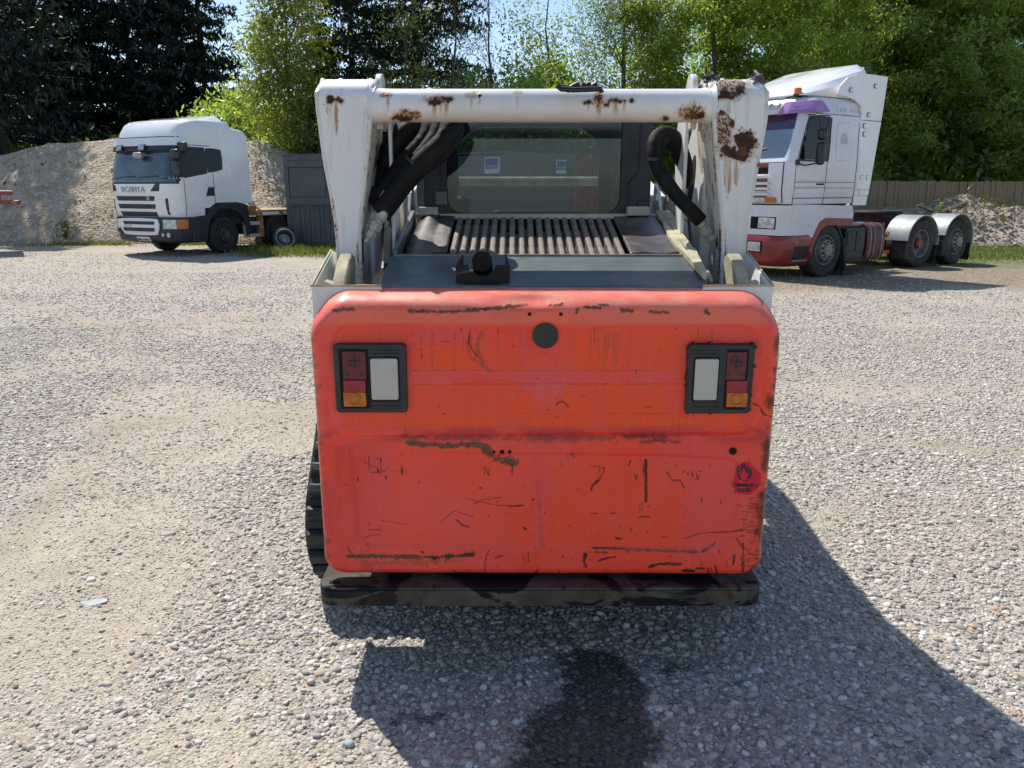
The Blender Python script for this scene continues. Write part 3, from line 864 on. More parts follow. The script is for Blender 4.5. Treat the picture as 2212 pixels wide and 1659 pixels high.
container("site_cabin", "dark grey site cabin with shuttered panels behind the left lift arm", -6.55, 22.9, 3.65, 2.4, 2.62, math.radians(-1), M['container'], panels=True)
gc = container("shipping_container", "grey container standing corner-on with a blue sign on each face, seen through the cab window", -0.12, 21.1, 3.05, 6.0, 2.62, math.radians(50), M['container'],
               sign=[(2.13, 2.10, 0.46, 0.38)])
sd = MB().box(-0.022, 0.04, 0.28, 0.80, 2.08, 2.50).build("sign", M['plate'], gc, smooth=None)
MB().box(-0.030, -0.022, 0.31, 0.77, 2.20, 2.47).build("sign_panel", M['blue'], sd, smooth=None)
text_mesh("lettering", "mcavoy", 0.12, M['plate'], sd, Matrix.Translation((-0.033, 0.54, 2.27)) @ Matrix.Rotation(-math.pi / 2, 4, 'Z') @ Matrix.Rotation(math.pi / 2, 4, 'X'), 0.002, sx=1.25)
container("shipping_container", "dull red container next to the grey one, seen through the cab window", 1.93, 23.6, 0.98, 6.0, 2.58, math.radians(2), M['redbox'])

# ================================================================ trees
def quads_from(centers, size, aspect, normal_bias=None, droop=None):
    n = len(centers)
    a = RNG.normal(0, 1, (n, 3)); a /= np.linalg.norm(a, axis=1)[:, None]
    if normal_bias is not None:
        a = a * 0.8 + normal_bias; a /= np.linalg.norm(a, axis=1)[:, None]
    b = RNG.normal(0, 1, (n, 3))
    if droop is not None: b = b * 0.5 + droop
    u = np.cross(a, b); u /= (np.linalg.norm(u, axis=1)[:, None] + 1e-9)
    v = np.cross(a, u)
    s = (size * RNG.uniform(0.65, 1.35, n))[:, None]
    u = u * s * aspect; v = v * s
    P = np.stack([centers - v, centers + u * 0.6 - v * 0.1, centers + v, centers - u * 0.6 + v * 0.1], 1).reshape(-1, 3)
    return P, np.arange(n * 4).reshape(-1, 4)

def crown_mesh(name, centers, size, aspect, mat, parent, tone=None, **kw):
    P, Q = quads_from(centers, size, aspect, **kw)
    o = fast_mesh(name, P, Q, mat, parent)
    n = len(centers)
    if tone is None: tone = RNG.random(n)
    at = o.data.attributes.new("tone", 'FLOAT', 'POINT')
    at.data.foreach_set("value", np.repeat(tone, 4).astype(np.float32))
    o['kind'] = 'stuff'
    return o

def broadleaf(name, label, x, y, h, cr, z0, mat, clumps=170, per=110, leaf=0.11, trunk=0.16, spread=0.5, seed=1, group=None, limbs=9, weep=0.0, sq=1.0, lean=0.0, bare=False, cat="tree"):
    r = random.Random(seed)
    t = thing(name, label, cat, (x, y, 0), 0, group)
    wood = MB()
    top = Vector((lean, 0, h * 0.93))
    tr = [Vector((0, 0, -0.1))]
    for k in range(1, 8):
        f = k / 7
        tr.append(Vector((top.x * f + r.uniform(-.15, .15), r.uniform(-.15, .15), top.z * f)))
    wood.tube(tr, [trunk * (1 - 0.88 * k / 7) for k in range(8)], 8)
    cen = []; zc = (z0 + h) / 2; hz = (h - z0) / 2
    ph = [r.uniform(0, 6) for _ in range(8)]
    for i in range(clumps):
        for _ in range(30):
            p = Vector((r.uniform(-1, 1), r.uniform(-1, 1), r.uniform(-1, 1)))
            l = p.length
            lump = 0.82 + 0.18 * math.sin(3.1 * p.x + ph[0]) * math.cos(2.7 * p.z + ph[1]) + 0.12 * math.sin(5 * p.y + 4 * p.z + ph[2])
            if l < lump and l > 0.25 + 0.25 * r.random(): break
        cen.append(Vector((p.x * cr * sq + lean * (p.z + 1) / 2, p.y * cr, zc + p.z * hz)))
    # limbs reach toward groups of clumps
    for i in range(limbs):
        k = 1 + int(i * 5 / limbs); base = tr[k].lerp(tr[k + 1], r.random())
        tgt = min(r.sample(cen, min(6, len(cen))), key=lambda c: abs(c.z - base.z - 1.2))
        mid = base.lerp(tgt, 0.5) + Vector((r.uniform(-.3, .3), r.uniform(-.3, .3), 0.25))
        br = trunk * 0.36 * (1 - k / 9)
        wood.tube([base, mid, tgt], [br, br * 0.6, br * 0.2], 5)
        for q in sorted(cen, key=lambda c: (c - mid).length)[:10 if not bare else 18]:
            q2 = q + Vector((r.uniform(-.3, .3), r.uniform(-.3, .3), r.uniform(-.1, .5)))
            wood.tube([mid.lerp(tgt, r.random()), mid.lerp(q2, 0.6) + Vector((0, 0, .12)), q2], [br * 0.3, br * 0.2, br * 0.08], 4, cap=False)
    wood.build("trunk", M['bark'], t, smooth=1.2)
    C = np.array([tuple(c) for c in cen])
    cs = []; tn = []
    for i, c in enumerate(C):
        m = int(per * r.uniform(0.5, 1.4))
        g = RNG.normal(0, 1, (m, 3)) * spread * r.uniform(0.6, 1.3) * np.array([1, 1, 0.62])
        if weep > 0: g[:, 2] -= RNG.random(m) * weep
        cs.append(c + g); tn.append(np.clip(RNG.normal(0.44 + r.uniform(-.38, .42), 0.15, m) + g[:, 2] * 0.45, 0, 1))  # sunlit clumps put into leaf colour: tone varies per clump, paler towards the top
    cs = np.concatenate(cs); tn = np.concatenate(tn)
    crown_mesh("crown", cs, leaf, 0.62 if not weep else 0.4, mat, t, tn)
    return t

def conifer(name, label, x, y, h, R, mat, seed, group=None, z0=0.6, whorls=46, per=42, leaf=0.20, gap=0.0):
    r = random.Random(seed)
    t = thing(name, label, "tree", (x, y, 0), r.uniform(0, 6), group)
    w = MB(); w.tube([(0, 0, -0.1), (0.05, 0.02, h * 0.5), (0, 0, h * 0.98)], [0.19, 0.12, 0.02], 8)
    cs = []; tn = []
    for k in range(whorls):
        f = (k + r.random()) / whorls
        z = z0 + f * (h - z0)
        nb = r.randint(5, 8)
        for b in range(nb):
            a = r.uniform(0, 6.283)
            Lb = R * (1 - f) ** 0.62 * r.uniform(0.55, 1.15) + 0.25
            if r.random() < gap: continue
            dx, dy = math.cos(a), math.sin(a)
            droop = r.uniform(0.10, 0.35) * Lb
            end = Vector((dx * Lb, dy * Lb, z - droop + 0.18 * Lb))
            mid = Vector((dx * Lb * 0.5, dy * Lb * 0.5, z - droop * 0.25))
            if r.random() < 0.5: w.tube([(0, 0, z), mid, end], [0.035, 0.02, 0.006], 3, cap=False)
            m = int(per * (0.35 + 0.65 * (1 - f)) * r.uniform(0.7, 1.2))
            s = np.sqrt(RNG.uniform(0.03, 1, m))
            side = RNG.normal(0, 0.20, m) * Lb * (0.35 + 0.4 * s)
            px = dx * Lb * s - dy * side; py = dy * Lb * s + dx * side
            pz = z - droop * s * s + 0.18 * Lb * s * s - np.abs(side) * 0.3 - RNG.random(m) * 0.22
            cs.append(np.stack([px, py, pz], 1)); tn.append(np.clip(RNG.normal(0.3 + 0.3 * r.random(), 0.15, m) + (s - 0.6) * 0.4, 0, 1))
    w.build("trunk", M['bark'], t, smooth=1.2)
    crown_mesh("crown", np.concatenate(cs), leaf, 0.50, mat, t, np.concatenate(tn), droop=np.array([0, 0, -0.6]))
    return t

def place_copy(src, x, y, rz, s, label, group=None):
    c = copy_tree(src); c.location = (x, y, 0); c.rotation_euler = (0, 0, rz); c.scale = (s, s, s)
    c['label'] = label
    if group: c['group'] = group
    return c
def X(u, Y): return V(u, 300, Y).x

cg = "tall dark conifers behind the heap"
c1 = conifer("conifer_tree", "tall dark conifer at the far left edge, over the shaded end of the heap", -21.8, 34.5, 17.5, 3.2, M['conifer'], 1, cg, per=84, leaf=0.15)
c2 = conifer("conifer_tree", "tall dark conifer second from the left edge, bare trunk showing low down", X(95, 45), 45, 17.5, 3.1, M['conifer'], 2, cg, z0=1.6, per=84, leaf=0.15)
c1.scale = (1.2, 1.2, 1.25)
c2.scale = (1.25, 1.25, 1.25)
place_copy(c1, -25.5, 36.0, 2.1, 1.25, "dark conifer beyond the left edge that shades the end of the heap", cg)
place_copy(c2, -29.0, 34.0, 3.1, 1.25, "dark conifer furthest out beyond the left edge of the yard", cg)
place_copy(c1, X(205, 46), 46, 2.1, 1.3, "dark conifer above the grey gravel heap", cg)
place_copy(c2, X(300, 47), 47, 4.0, 1.3, "dark conifer directly above the white lorry's windscreen", cg)
place_copy(c1, X(385, 46), 46, 5.2, 1.25, "dark conifer above the white lorry's rear roof fairing", cg)
place_copy(c2, X(452, 47), 47, 1.1, 1.12, "rightmost of the left conifers, its edge stepping down against the sky", cg)
place_copy(c2, X(150, 51), 51, 3.3, 1.4, "dark conifer in the second row, above the crest of the brown heap", cg)
place_copy(c1, X(350, 52), 52, 0.5, 1.4, "dark conifer in the second row behind the lorry's roof", cg)
place_copy(c1, X(25, 49), 49, 0.9, 1.3, "dark conifer behind the one at the far left edge", cg)

c3 = conifer("conifer_tree", "broad dark green conifer rising above the left lift arm", X(770, 33), 33, 15.5, 3.6, M['conifer2'], 5, "conifers behind the cabin", z0=0.4, leaf=0.13, per=150)
place_copy(c3, X(905, 34.5), 34.5, 2.3, 1.1, "tall dark conifer behind the middle of the cross tube's left half", "conifers behind the cabin")
place_copy(c3, X(700, 31), 31, 4.1, 0.5, "short bushy conifer beside the left lift arm top", "conifers behind the cabin")

dt = "broadleaved trees along the back of the yard"
broadleaf("spring_tree", "slim yellow-green tree between the left conifers and the lift arm", X(632, 29.5), 29.5, 11.0, 1.25, 0.9, M['leafy'], 130, 150, 0.080, 0.10, 0.42, 11, dt, 12)
broadleaf("spring_tree", "sparse yellow-green tree in front of the dark conifer, over the cross tube", X(880, 29.5), 29.5, 9.5, 1.2, 2.2, M['leafy'], 46, 40, 0.075, 0.08, 0.38, 12, dt, 12, sq=1.0)
broadleaf("bare_tree", "thin bare-branched tree showing grey stems over the middle of the cross tube", X(985, 30.5), 30.5, 10.5, 1.3, 2.0, M['leafb'], 70, 5, 0.07, 0.09, 0.3, 13, dt, 16, bare=True)
broadleaf("bare_tree", "bare twiggy tree against the blue gap in the sky", X(1060, 31), 31, 10.2, 1.2, 2.4, M['leafb'], 70, 6, 0.07, 0.09, 0.3, 14, dt, 16, bare=True)
broadleaf("spring_tree", "thin light green tree with sky showing through, left of the birch", X(1180, 32), 32, 9.6, 1.8, 1.2, M['leafb'], 120, 62, 0.080, 0.12, 0.45, 15, dt, 12)
broadleaf("birch_tree", "weeping birch with hanging twigs in the middle of the tree line", X(1345, 31), 31, 13.5, 1.75, 1.6, M['leafb'], 170, 170, 0.075, 0.13, 0.38, 16, dt, 12, weep=1.5)
broadleaf("maple_tree", "bright green maple with spreading branches behind the right lift arm", X(1530, 32), 32, 12.0, 3.9, 1.0, M['leafg'], 320, 170, 0.10, 0.18, 0.36, 17, dt, 16)
broadleaf("maple_tree", "leafy maple with dark stems right of the spreading one", X(1690, 34.5), 34.5, 13.5, 3.9, 1.4, M['leafg'], 320, 170, 0.10, 0.18, 0.36, 18, dt, 16)
broadleaf("broadleaf_tree", "deep green tree behind the red and white lorry's exhaust", X(1870, 37.5), 37.5, 14.5, 4.3, 1.0, M['leafd'], 350, 260, 0.105, 0.2, 0.34, 19, dt, 14)
broadleaf("broadleaf_tree", "large dense green tree overhanging the timber fence at the right", X(2040, 39), 39, 15.0, 5.0, 0.8, M['leafd'], 430, 270, 0.105, 0.24, 0.36, 20, dt, 14)
broadleaf("broadleaf_tree", "dense green tree at the right edge with sky glinting low through it", X(2235, 38.5), 38.5, 14.5, 4.5, 1.6, M['leafd'], 340, 250, 0.105, 0.2, 0.36, 21, dt, 14)
broadleaf("broadleaf_tree", "shaded green bush behind the lorry's flat bed and the cabin", X(565, 33), 33, 6.0, 2.6, 0.2, M['leafd'], 170, 95, 0.11, 0.12, 0.45, 22, dt, 10)
broadleaf("broadleaf_tree", "low green tree behind the containers seen through the cab window", X(1010, 31.5), 31.5, 6.3, 2.6, 0.2, M['leafd'], 170, 95, 0.11, 0.12, 0.45, 23, dt, 10)
broadleaf("broadleaf_tree", "low green tree behind the red container and fence end", X(1210, 31), 31, 6.4, 2.8, 0.2, M['leafg'], 190, 95, 0.11, 0.12, 0.45, 24, dt, 10)
broadleaf("broadleaf_tree", "low green tree behind the fence, between the cab and the right lift arm", X(1420, 34), 34, 6.6, 2.8, 0.2, M['leafd'], 170, 95, 0.11, 0.12, 0.45, 25, dt, 10)

# undergrowth and far belt: a mass nobody could count
def leaf_mass(name, label, x0, x1, y0, y1, h, n, size, mat):
    x = RNG.uniform(x0, x1, n); y = RNG.uniform(y0, y1, n)
    hh = h * (0.55 + 0.65 * fbm(x * 0.25, y * 0.25, 91))
    z = hh * RNG.random(n) ** 0.75
    P, Q = quads_from(np.stack([x, y, z], 1), size, 0.7)
    o = fast_mesh(name, P, Q, mat)
    at = o.data.attributes.new("tone", 'FLOAT', 'POINT'); at.data.foreach_set("value", np.repeat(RNG.random(n) * 0.7, 4).astype(np.float32))
    return tag(o, label, None, None, "stuff")
leaf_mass("undergrowth", "dark undergrowth along the back of the yard", -34, 34, 36.5, 41, 4.6, 60000, 0.22, M['leafd'])
leaf_mass("far_wood", "far green wood filling the gaps between the trees", -60, 60, 50, 62, 7.5, 36000, 0.42, M['leafg'])
n = 9000; x = RNG.uniform(9, 25, n); y = RNG.uniform(23.6, 28, n)
k = RNG.random(n) < sstep(0.46, 0.62, fbm(x * 0.9, y * 0.9, 95)) * (0.25 + 0.75 * sstep(13.5, 17, x)); x = x[k]; y = y[k]; n = len(x)
hz_ = rub_h(x, y); k = hz_ > 0.15; x, y, hz_ = x[k], y[k], hz_[k]; n = len(x)
P, Q = quads_from(np.stack([x, y, hz_ + RNG.random(n) ** 2 * 0.30], 1), 0.06, 0.6)
o = fast_mesh("weeds", P, Q, M['grass']); at = o.data.attributes.new("tone", 'FLOAT', 'POINT'); at.data.foreach_set("value", np.repeat(RNG.random(n), 4).astype(np.float32))
tag(o, "green weeds growing over the rubble heap", None, None, "stuff")

# grass
def grass(name, label, n, gen, hgt):
    x, y = gen(n); n = len(x)
    z = ground_height(x, y)
    a = RNG.uniform(0, 6.28, n); w = 0.010 + 0.012 * RNG.random(n); hh = hgt * RNG.uniform(0.4, 1.3, n)
    lx = RNG.normal(0, 0.35, n) * hh; ly = RNG.normal(0, 0.35, n) * hh
    A = np.stack([x - np.cos(a) * w, y - np.sin(a) * w, z - 0.01], 1); B = np.stack([x + np.cos(a) * w, y + np.sin(a) * w, z - 0.01], 1)
    C = np.stack([x + lx, y + ly, z + hh], 1)
    P = np.stack([A, B, C], 1).reshape(-1, 3)
    o = fast_mesh(name, P, np.arange(n * 3).reshape(-1, 3), M['grass'], None, 3)
    at = o.data.attributes.new("tone", 'FLOAT', 'POINT'); at.data.foreach_set("value", np.repeat(np.clip(RNG.normal(.5, .22, n), 0, 1), 3).astype(np.float32))
    return tag(o, label, None, None, "stuff")
def gr(n):
    x = RNG.uniform(4, 24, n); y = RNG.uniform(17.6, 29, n)
    nn = fbm(x * 0.5, y * 0.5, 31) - 0.5
    k = RNG.random(n) < sstep(17.6, 19.6, y + nn * 5 + np.clip(12 - x, 0, 9) * 0.25) * (0.35 + 0.65 * fbm(x * 2, y * 2, 7))
    return x[k], y[k]
grass("grass", "short sunlit grass round and behind the red and white lorry", 90000, gr, 0.06)
def gl(n):
    x = RNG.uniform(-8.2, -1, n); y = RNG.uniform(19.0, 22.9, n)
    nn = fbm(x * 0.5, y * 0.5, 31) - 0.5
    k = RNG.random(n) < sstep(19.4, 22.2, y + nn * 3) * sstep(-7.8, -6.0, x + nn * 1.2) * (0.2 + 0.8 * fbm(x * 2, y * 2, 8))
    return x[k], y[k]
grass("grass", "tufty grass at the foot of the dark grey cabin", 26000, gl, 0.17)
def gh(n):
    x = RNG.uniform(-24, -6, n); y = RNG.normal(24.0, 0.35, n)
    k = RNG.random(n) < sstep(0.45, 0.7, fbm(x * 0.8, y, 9))
    return x[k], y[k]
grass("grass", "thin grass along the toe of the spoil heap", 9000, gh, 0.10)

def plant(name, label, base, h, w, n, mat, leaf=0.05, cat="weed"):
    t = thing(name, label, cat, base)
    m = MB()
    for k in range(5):
        a = rnd.uniform(0, 6.28); m.tube([(0, 0, 0), (math.cos(a) * w * .3, math.sin(a) * w * .3, h * .6), (math.cos(a) * w * .6, math.sin(a) * w * .6, h)], [0.012, 0.008, 0.003], 4)
    m.build("stem", mat, t)
    z = RNG.random(n) * h; rr = np.abs(RNG.normal(0, 1, n)) * w * (0.35 + 0.5 * z / h); a = RNG.uniform(0, 6.28, n)
    crown_mesh("foliage", np.stack([rr * np.cos(a), rr * np.sin(a), z], 1), leaf, 0.5, mat, t)
    return t
p = G(143, 518); plant("weed_plant", "green broad-leaved weed growing at the foot of the spoil heap", (V(143, 490, 24.6).x, 24.5, 0.15), 0.55, 0.35, 260, M['grass'], 0.055)
q = V(2031, 455, 24.4); plant("weed_plant", "single upright bright green weed on top of the rubble heap", (q.x, 24.4, 0.5), 0.75, 0.14, 160, M['leafg'], 0.05)
for (u, v, Yw, s) in ((55, 400, 27.6, 0.5), (95, 360, 28.4, 0.6), (20, 410, 28.2, 0.6)):
    q = V(u, v, Yw); plant("weed_plant", "dark tussock %s on the shaded left end of the heap" % {55: "in the middle", 95: "nearest the crest", 20: "furthest left"}[u], (q.x, Yw, max(0.1, q.z - 0.2)), 0.35, s, 160, M['conifer2'], 0.09)
# ================================================================ the tracked loader
MX = 0.10
loader = thing("track_loader", "tracked skid loader seen from behind, scratched orange tailgate and rusty white lift arms", "loader", (MX, 2.45, 0))
def W2(m, name, mat, parent=loader, **kw): return m.build(name, mat, parent, world=True, **kw)

# ---- wear painting: strokes laid out on the survey sheet, applied to real surface points
def seg_dist(u, v, pts):
    d = np.full(u.shape, 1e9)
    for (a, b) in zip(pts[:-1], pts[1:]):
        ax, ay = a; bx, by = b; L = max(1e-6, (bx - ax) ** 2 + (by - ay) ** 2)
        t = np.clip(((u - ax) * (bx - ax) + (v - ay) * (by - ay)) / L, 0, 1)
        d = np.minimum(d, np.hypot(u - ax - t * (bx - ax), v - ay - t * (by - ay)))
    return d
def blob(u, v, cx, cy, rx, ry, seed, rough=0.55, s=0.14):
    n = fbm(u * s, v * s, seed, 4) - 0.5
    d = np.hypot((u - cx) / rx, (v - cy) / ry) + n * rough * 2
    return sstep(1.08, 0.92, d)

# ---- tailgate
TX0, TX1, TZ0, TZ1 = MX - 0.757, MX + 0.775, 0.385, 1.378
TY = 2.45
def tail_back(x, z):
    """how far the sheet has rolled forward (away from the viewer) at x, z"""
    cx = (TX0 + TX1) / 2; hx = (TX1 - TX0) / 2; cz = (TZ0 + TZ1) / 2; hz = (TZ1 - TZ0) / 2
    # distance measures to each side
    dl = hx - np.abs(x - cx); dtp = TZ1 - z; db = z - TZ0
    es = np.clip(1 - dl / 0.026, 0, 1); et = np.clip(1 - dtp / 0.062, 0, 1); eb = np.clip(1 - db / 0.030, 0, 1)
    ez = np.maximum(et, eb * 0.7)
    # corner rounding: signed distance to the outline
    rc = np.where(z > cz, 0.135, 0.075)
    qx = np.abs(x - cx) - (hx - rc); qz = np.abs(z - cz) - (hz - rc)
    sd = np.where((qx > 0) & (qz > 0), rc - np.hypot(qx, qz), np.minimum(dl, np.minimum(dtp, db)))
    ec = np.clip(1 - sd / (0.027 + 0.031 * sstep(0.16, 0.05, dtp)), 0, 1)
    e = np.maximum(ec, np.minimum(1, np.hypot(es, ez)) * (sd < 0.07))
    B = 0.055 + 0.115 * sstep(0.16, 0.05, dtp) - 0.025 * sstep(0.12, 0.03, db)
    return B * (1 - np.sqrt(np.clip(1 - e ** 2.0, 0, 1)))

def in_poly(u, v, poly):
    inside = np.zeros(u.shape, bool); n = len(poly); j = n - 1
    for i in range(n):
        xi, yi = poly[i]; xj, yj = poly[j]
        c = ((yi > v) != (yj > v)) & (u < (xj - xi) * (v - yi) / (yj - yi + 1e-12) + xi)
        inside ^= c; j = i
    return inside
UP = [(716, 880), (716, 745), (722, 722), (740, 704), (770, 700), (1030, 700), (1062, 703), (1087, 717), (1108, 738), (1136, 764), (1160, 772), (1182, 774), (1205, 771),
      (1230, 758), (1252, 730), (1266, 716), (1290, 707), (1330, 704), (1600, 703), (1622, 708), (1636, 726), (1640, 750), (1636, 885), (1626, 918), (1600, 933), (770, 938), (738, 928), (722, 905)]
LP = [(760, 985), (772, 1155), (800, 1180), (1560, 1184), (1585, 1165), (1600, 1010), (1580, 990), (1420, 982), (790, 975)]
def soft_poly(u, v, poly, w):
    d = seg_dist(u, v, poly + [poly[0]]); s = np.where(in_poly(u, v, poly), d, -d)
    return sstep(-w, w, s)
def tail_y(x, z, detail=True):
    x = np.asarray(x, float); z = np.asarray(z, float)
    y = TY + tail_back(x, z)
    P = np.stack([x.ravel(), y.ravel(), z.ravel()], 1); u, v = to_uv(P)
    u = u.reshape(x.shape); v = v.reshape(x.shape)
    up = soft_poly(u, v, UP, 7)
    lowness = np.clip((v - 700) / 235, 0, 1)
    y = y + up * (0.010 - 0.024 * lowness)
    y = y + soft_poly(u, v, LP, 6) * 0.006
    y = y + 0.022 * np.exp(-(((u - 1165) / 62) ** 2 + ((v - 712) / 42) ** 2))
    y = y + 0.028 * np.exp(-(((u - 1150) / 80) ** 2 + ((v - 652) / 17) ** 2))
    y = y + (fbm(x * 3, z * 3, 101, 3) - 0.5) * 0.020 + (fbm(x * 14, z * 9, 103, 2) - 0.5) * 0.0022
    return y

nr, nc = 350, 520
rows = np.linspace(TZ0, TZ1, nr)
cz = (TZ0 + TZ1) / 2; hz = (TZ1 - TZ0) / 2; cx = (TX0 + TX1) / 2; hx = (TX1 - TX0) / 2
rc = np.where(rows > cz, 0.135, 0.075); q = np.clip(np.abs(rows - cz) - (hz - rc), 0, None)
half = hx - rc + np.sqrt(np.clip(rc ** 2 - q ** 2, 0, None))
S = np.linspace(-1, 1, nc); S = np.sign(S) * (1 - (1 - np.abs(S)) ** 1.0)
GX = cx + half[:, None] * S[None, :]; GZ = np.repeat(rows[:, None], nc, 1)
GY = tail_y(GX, GZ)
P = np.stack([GX.ravel(), GY.ravel(), GZ.ravel()], 1)
u, v = to_uv(P)
tb = P - np.array([MX, 2.45, 0])
tail = fast_mesh("tailgate", tb, grid_quads(nr, nc), M['orange'], loader, smooth=True)
sol = tail.modifiers.new("thickness", 'SOLIDIFY'); sol.thickness = 0.005; sol.offset = 1

wr = np.zeros(len(P)); wg = np.zeros(len(P)); wb = np.zeros(len(P)); w2r = np.zeros(len(P)); w2g = np.zeros(len(P)); w2b = np.zeros(len(P))
nz = fbm(u * 0.09, v * 0.09, 7, 5) - 0.5
nzf = fbm(u * 0.35, v * 0.35, 8, 3) - 0.5
def stroke(acc, pts, w, amt=1.0, rough=1.0, grain=0.0):
    xs = [p[0] for p in pts]; ys = [p[1] for p in pts]
    k = (u > min(xs) - 20) & (u < max(xs) + 20) & (v > min(ys) - 20) & (v < max(ys) + 20)
    d = seg_dist(u[k], v[k], pts) + nz[k] * w * 1.3 * rough + nzf[k] * w * 0.9 * rough
    m = sstep(w * 0.55 + 0.9, w * 0.55 - 0.7, d) * amt
    if grain: m = m * np.clip(1 - grain + grain * 2.6 * (nzf[k] + 0.42), 0, 1)
    acc[k] = np.maximum(acc[k], m)
BL, BR = [], []
for pts, w in [([(722, 671), (765, 668)], 6), ([(884, 671), (966, 673), (1015, 671), (1136, 661)], 5.5), ([(1187, 661), (1213, 660)], 5), ([(1262, 664), (1295, 666)], 5),
               ([(1292, 659), (1313, 661)], 3), ([(1342, 671), (1365, 672)], 6), ([(1402, 673), (1442, 674)], 5), ([(1524, 672), (1528, 675)], 7), ([(1248, 668), (1246, 675)], 4)]:
    stroke(wg, pts, w, 0.95)
for pts, w in [([(877, 955), (952, 961), (1010, 960), (1045, 964)], 9), ([(1042, 962), (1068, 988), (1110, 996)], 14), ([(1020, 958), (1048, 960), (1062, 972)], 9)]:
    stroke(wg, pts, w, 0.95)
stroke(wg, [(870, 942), (1030, 945), (1180, 944), (1400, 944)], 9, 0.6, 1.5, 0.8)
stroke(wr, [(1385, 953), (1420, 951), (1470, 955)], 6, 0.65, 1.5, 0.6)
stroke(wr, [(1350, 941), (1435, 943)], 8, 0.6, 1.5, 0.8)
stroke(wg, [(752, 1201), (814, 1200), (939, 1202), (1024, 1197)], 6.5, 1.0)
stroke(wr, [(935, 1203), (1024, 1197)], 6, 0.8, 1.4, 0.5)
stroke(wg, [(780, 1215), (1000, 1209)], 9, 0.4, 1.8, 1.0)
blk = [([(1394, 994), (1395, 1081)], 7), ([(1388, 1000), (1389, 1030)], 2), ([(1305, 1010), (1300, 1026), (1284, 1041)], 3), ([(1296, 1035), (1280, 1046), (1277, 1058)], 5), ([(1450, 1036), (1468, 1036), (1478, 1053)], 2.2),
       ([(1480, 1161), (1508, 1152), (1530, 1149), (1583, 1147), (1603, 1142), (1635, 1145)], 2.2), ([(1278, 1108), (1290, 1107)], 2), ([(1318, 1107), (1330, 1107)], 1.8), ([(1381, 1116), (1402, 1114)], 3),
       ([(1004, 1074), (1064, 1089), (1100, 1091)], 1.2), ([(1100, 1093), (1129, 1090)], 3), ([(1024, 1088), (1044, 1078), (1084, 1073)], 1.4), ([(986, 1121), (998, 1132), (1013, 1138)], 3.2),
       ([(954, 1125), (982, 1102), (1024, 1116)], 1.0), ([(822, 1123), (884, 1132)], 0.9), ([(799, 1143), (824, 1143)], 2.0), ([(789, 1158), (822, 1153)], 1.4), ([(787, 996), (797, 1003), (814, 1008)], 1.6),
       ([(797, 985), (798, 1021)], 1.4), ([(800, 1020), (818, 1019)], 1.8), ([(815, 1009), (818, 1019)], 6), ([(823, 990), (823, 1023)], 3), ([(825, 1016), (833, 1016)], 1.5), ([(834, 1027), (834, 1034)], 4),
       ([(869, 1008), (869, 1023)], 4), ([(846, 1016), (869, 1016)], 1.2), ([(1201, 874), (1208, 868), (1217, 867), (1229, 878)], 2.6), ([(1626, 871), (1638, 877), (1648, 893), (1664, 900)], 3.2),
       ([(1380, 1090), (1388, 1086), (1386, 1100), (1380, 1101), (1381, 1092)], 1.6), ([(1046, 1006), (1047, 1024)], 1.2), ([(1050, 1008), (1054, 1025)], 1.8), ([(1056, 1012), (1057, 1026)], 1.6),
       ([(1107, 1003), (1106, 1025)], 3), ([(1358, 1002), (1361, 995)], 6), ([(1370, 1025), (1374, 1035), (1376, 1026)], 2.6), ([(1440, 1018), (1449, 1032)], 2.5), ([(1476, 1016), (1476, 1020)], 3),
       ([(1485, 1018), (1486, 1026)], 2), ([(1494, 1018), (1496, 1028)], 2), ([(1503, 1022), (1505, 1034)], 2), ([(1507, 1026), (1508, 1036)], 2), ([(1226, 980), (1227, 992)], 1.2), ([(1234, 978), (1236, 990)], 2.4),
       ([(1240, 978), (1241, 988)], 1.4), ([(1274, 1006), (1305, 1009)], 1.6), ([(1294, 1004), (1295, 1018)], 2.2), ([(1590, 1160), (1598, 1175), (1622, 1196)], 2.0), ([(1604, 1172), (1606, 1225)], 3),
       ([(1600, 1200), (1604, 1232)], 4), ([(1545, 1222), (1548, 1238)], 4), ([(1528, 1226), (1530, 1238)], 3), ([(1535, 1224), (1537, 1238)], 2), ([(1585, 1198), (1583, 1218)], 5), ([(1264, 1196), (1262, 1210)], 8),
       ([(1262, 1214), (1266, 1222)], 5), ([(1293, 1210), (1310, 1204), (1330, 1201)], 4), ([(1284, 1191), (1312, 1192)], 2.5), ([(1405, 1222), (1425, 1216), (1470, 1217)], 6), ([(1400, 1224), (1412, 1224)], 3),
       ([(1474, 1230), (1500, 1231)], 5), ([(1502, 1226), (1520, 1226)], 4), ([(1056, 1188), (1050, 1200), (1047, 1230)], 2.2), ([(1152, 1237), (1161, 1229)], 3), ([(1085, 1198), (1070, 1204)], 3),
       ([(1330, 1161), (1340, 1163)], 4), ([(1361, 1139), (1364, 1146)], 2.5), ([(1397, 1146), (1399, 1147)], 3), ([(1036, 1053), (1040, 1053)], 3), ([(1149, 1079), (1154, 1078)], 3.5), ([(1131, 1137), (1135, 1142)], 4),
       ([(1430, 1158), (1440, 1159)], 1.6), ([(1514, 1075), (1515, 1085)], 1.8), ([(1015, 716), (1012, 738), (1030, 770)], 3), ([(910, 1190), (915, 1192)], 3.5), ([(758, 1192), (750, 1180), (770, 1206)], 1.4)]
for pts, w in blk: stroke(wr, pts, w * 0.82, 0.95, 0.55)
stroke(wg, [(1280, 1183), (1345, 1185), (1418, 1188), (1515, 1191), (1530, 1184), (1543, 1172)], 4, 0.8)
stroke(wr, [(1280, 1183), (1345, 1184)], 3, 0.8)
stroke(wr, [(720, 1237), (900, 1236)], 2, 0.7, 1.4, 0.6)
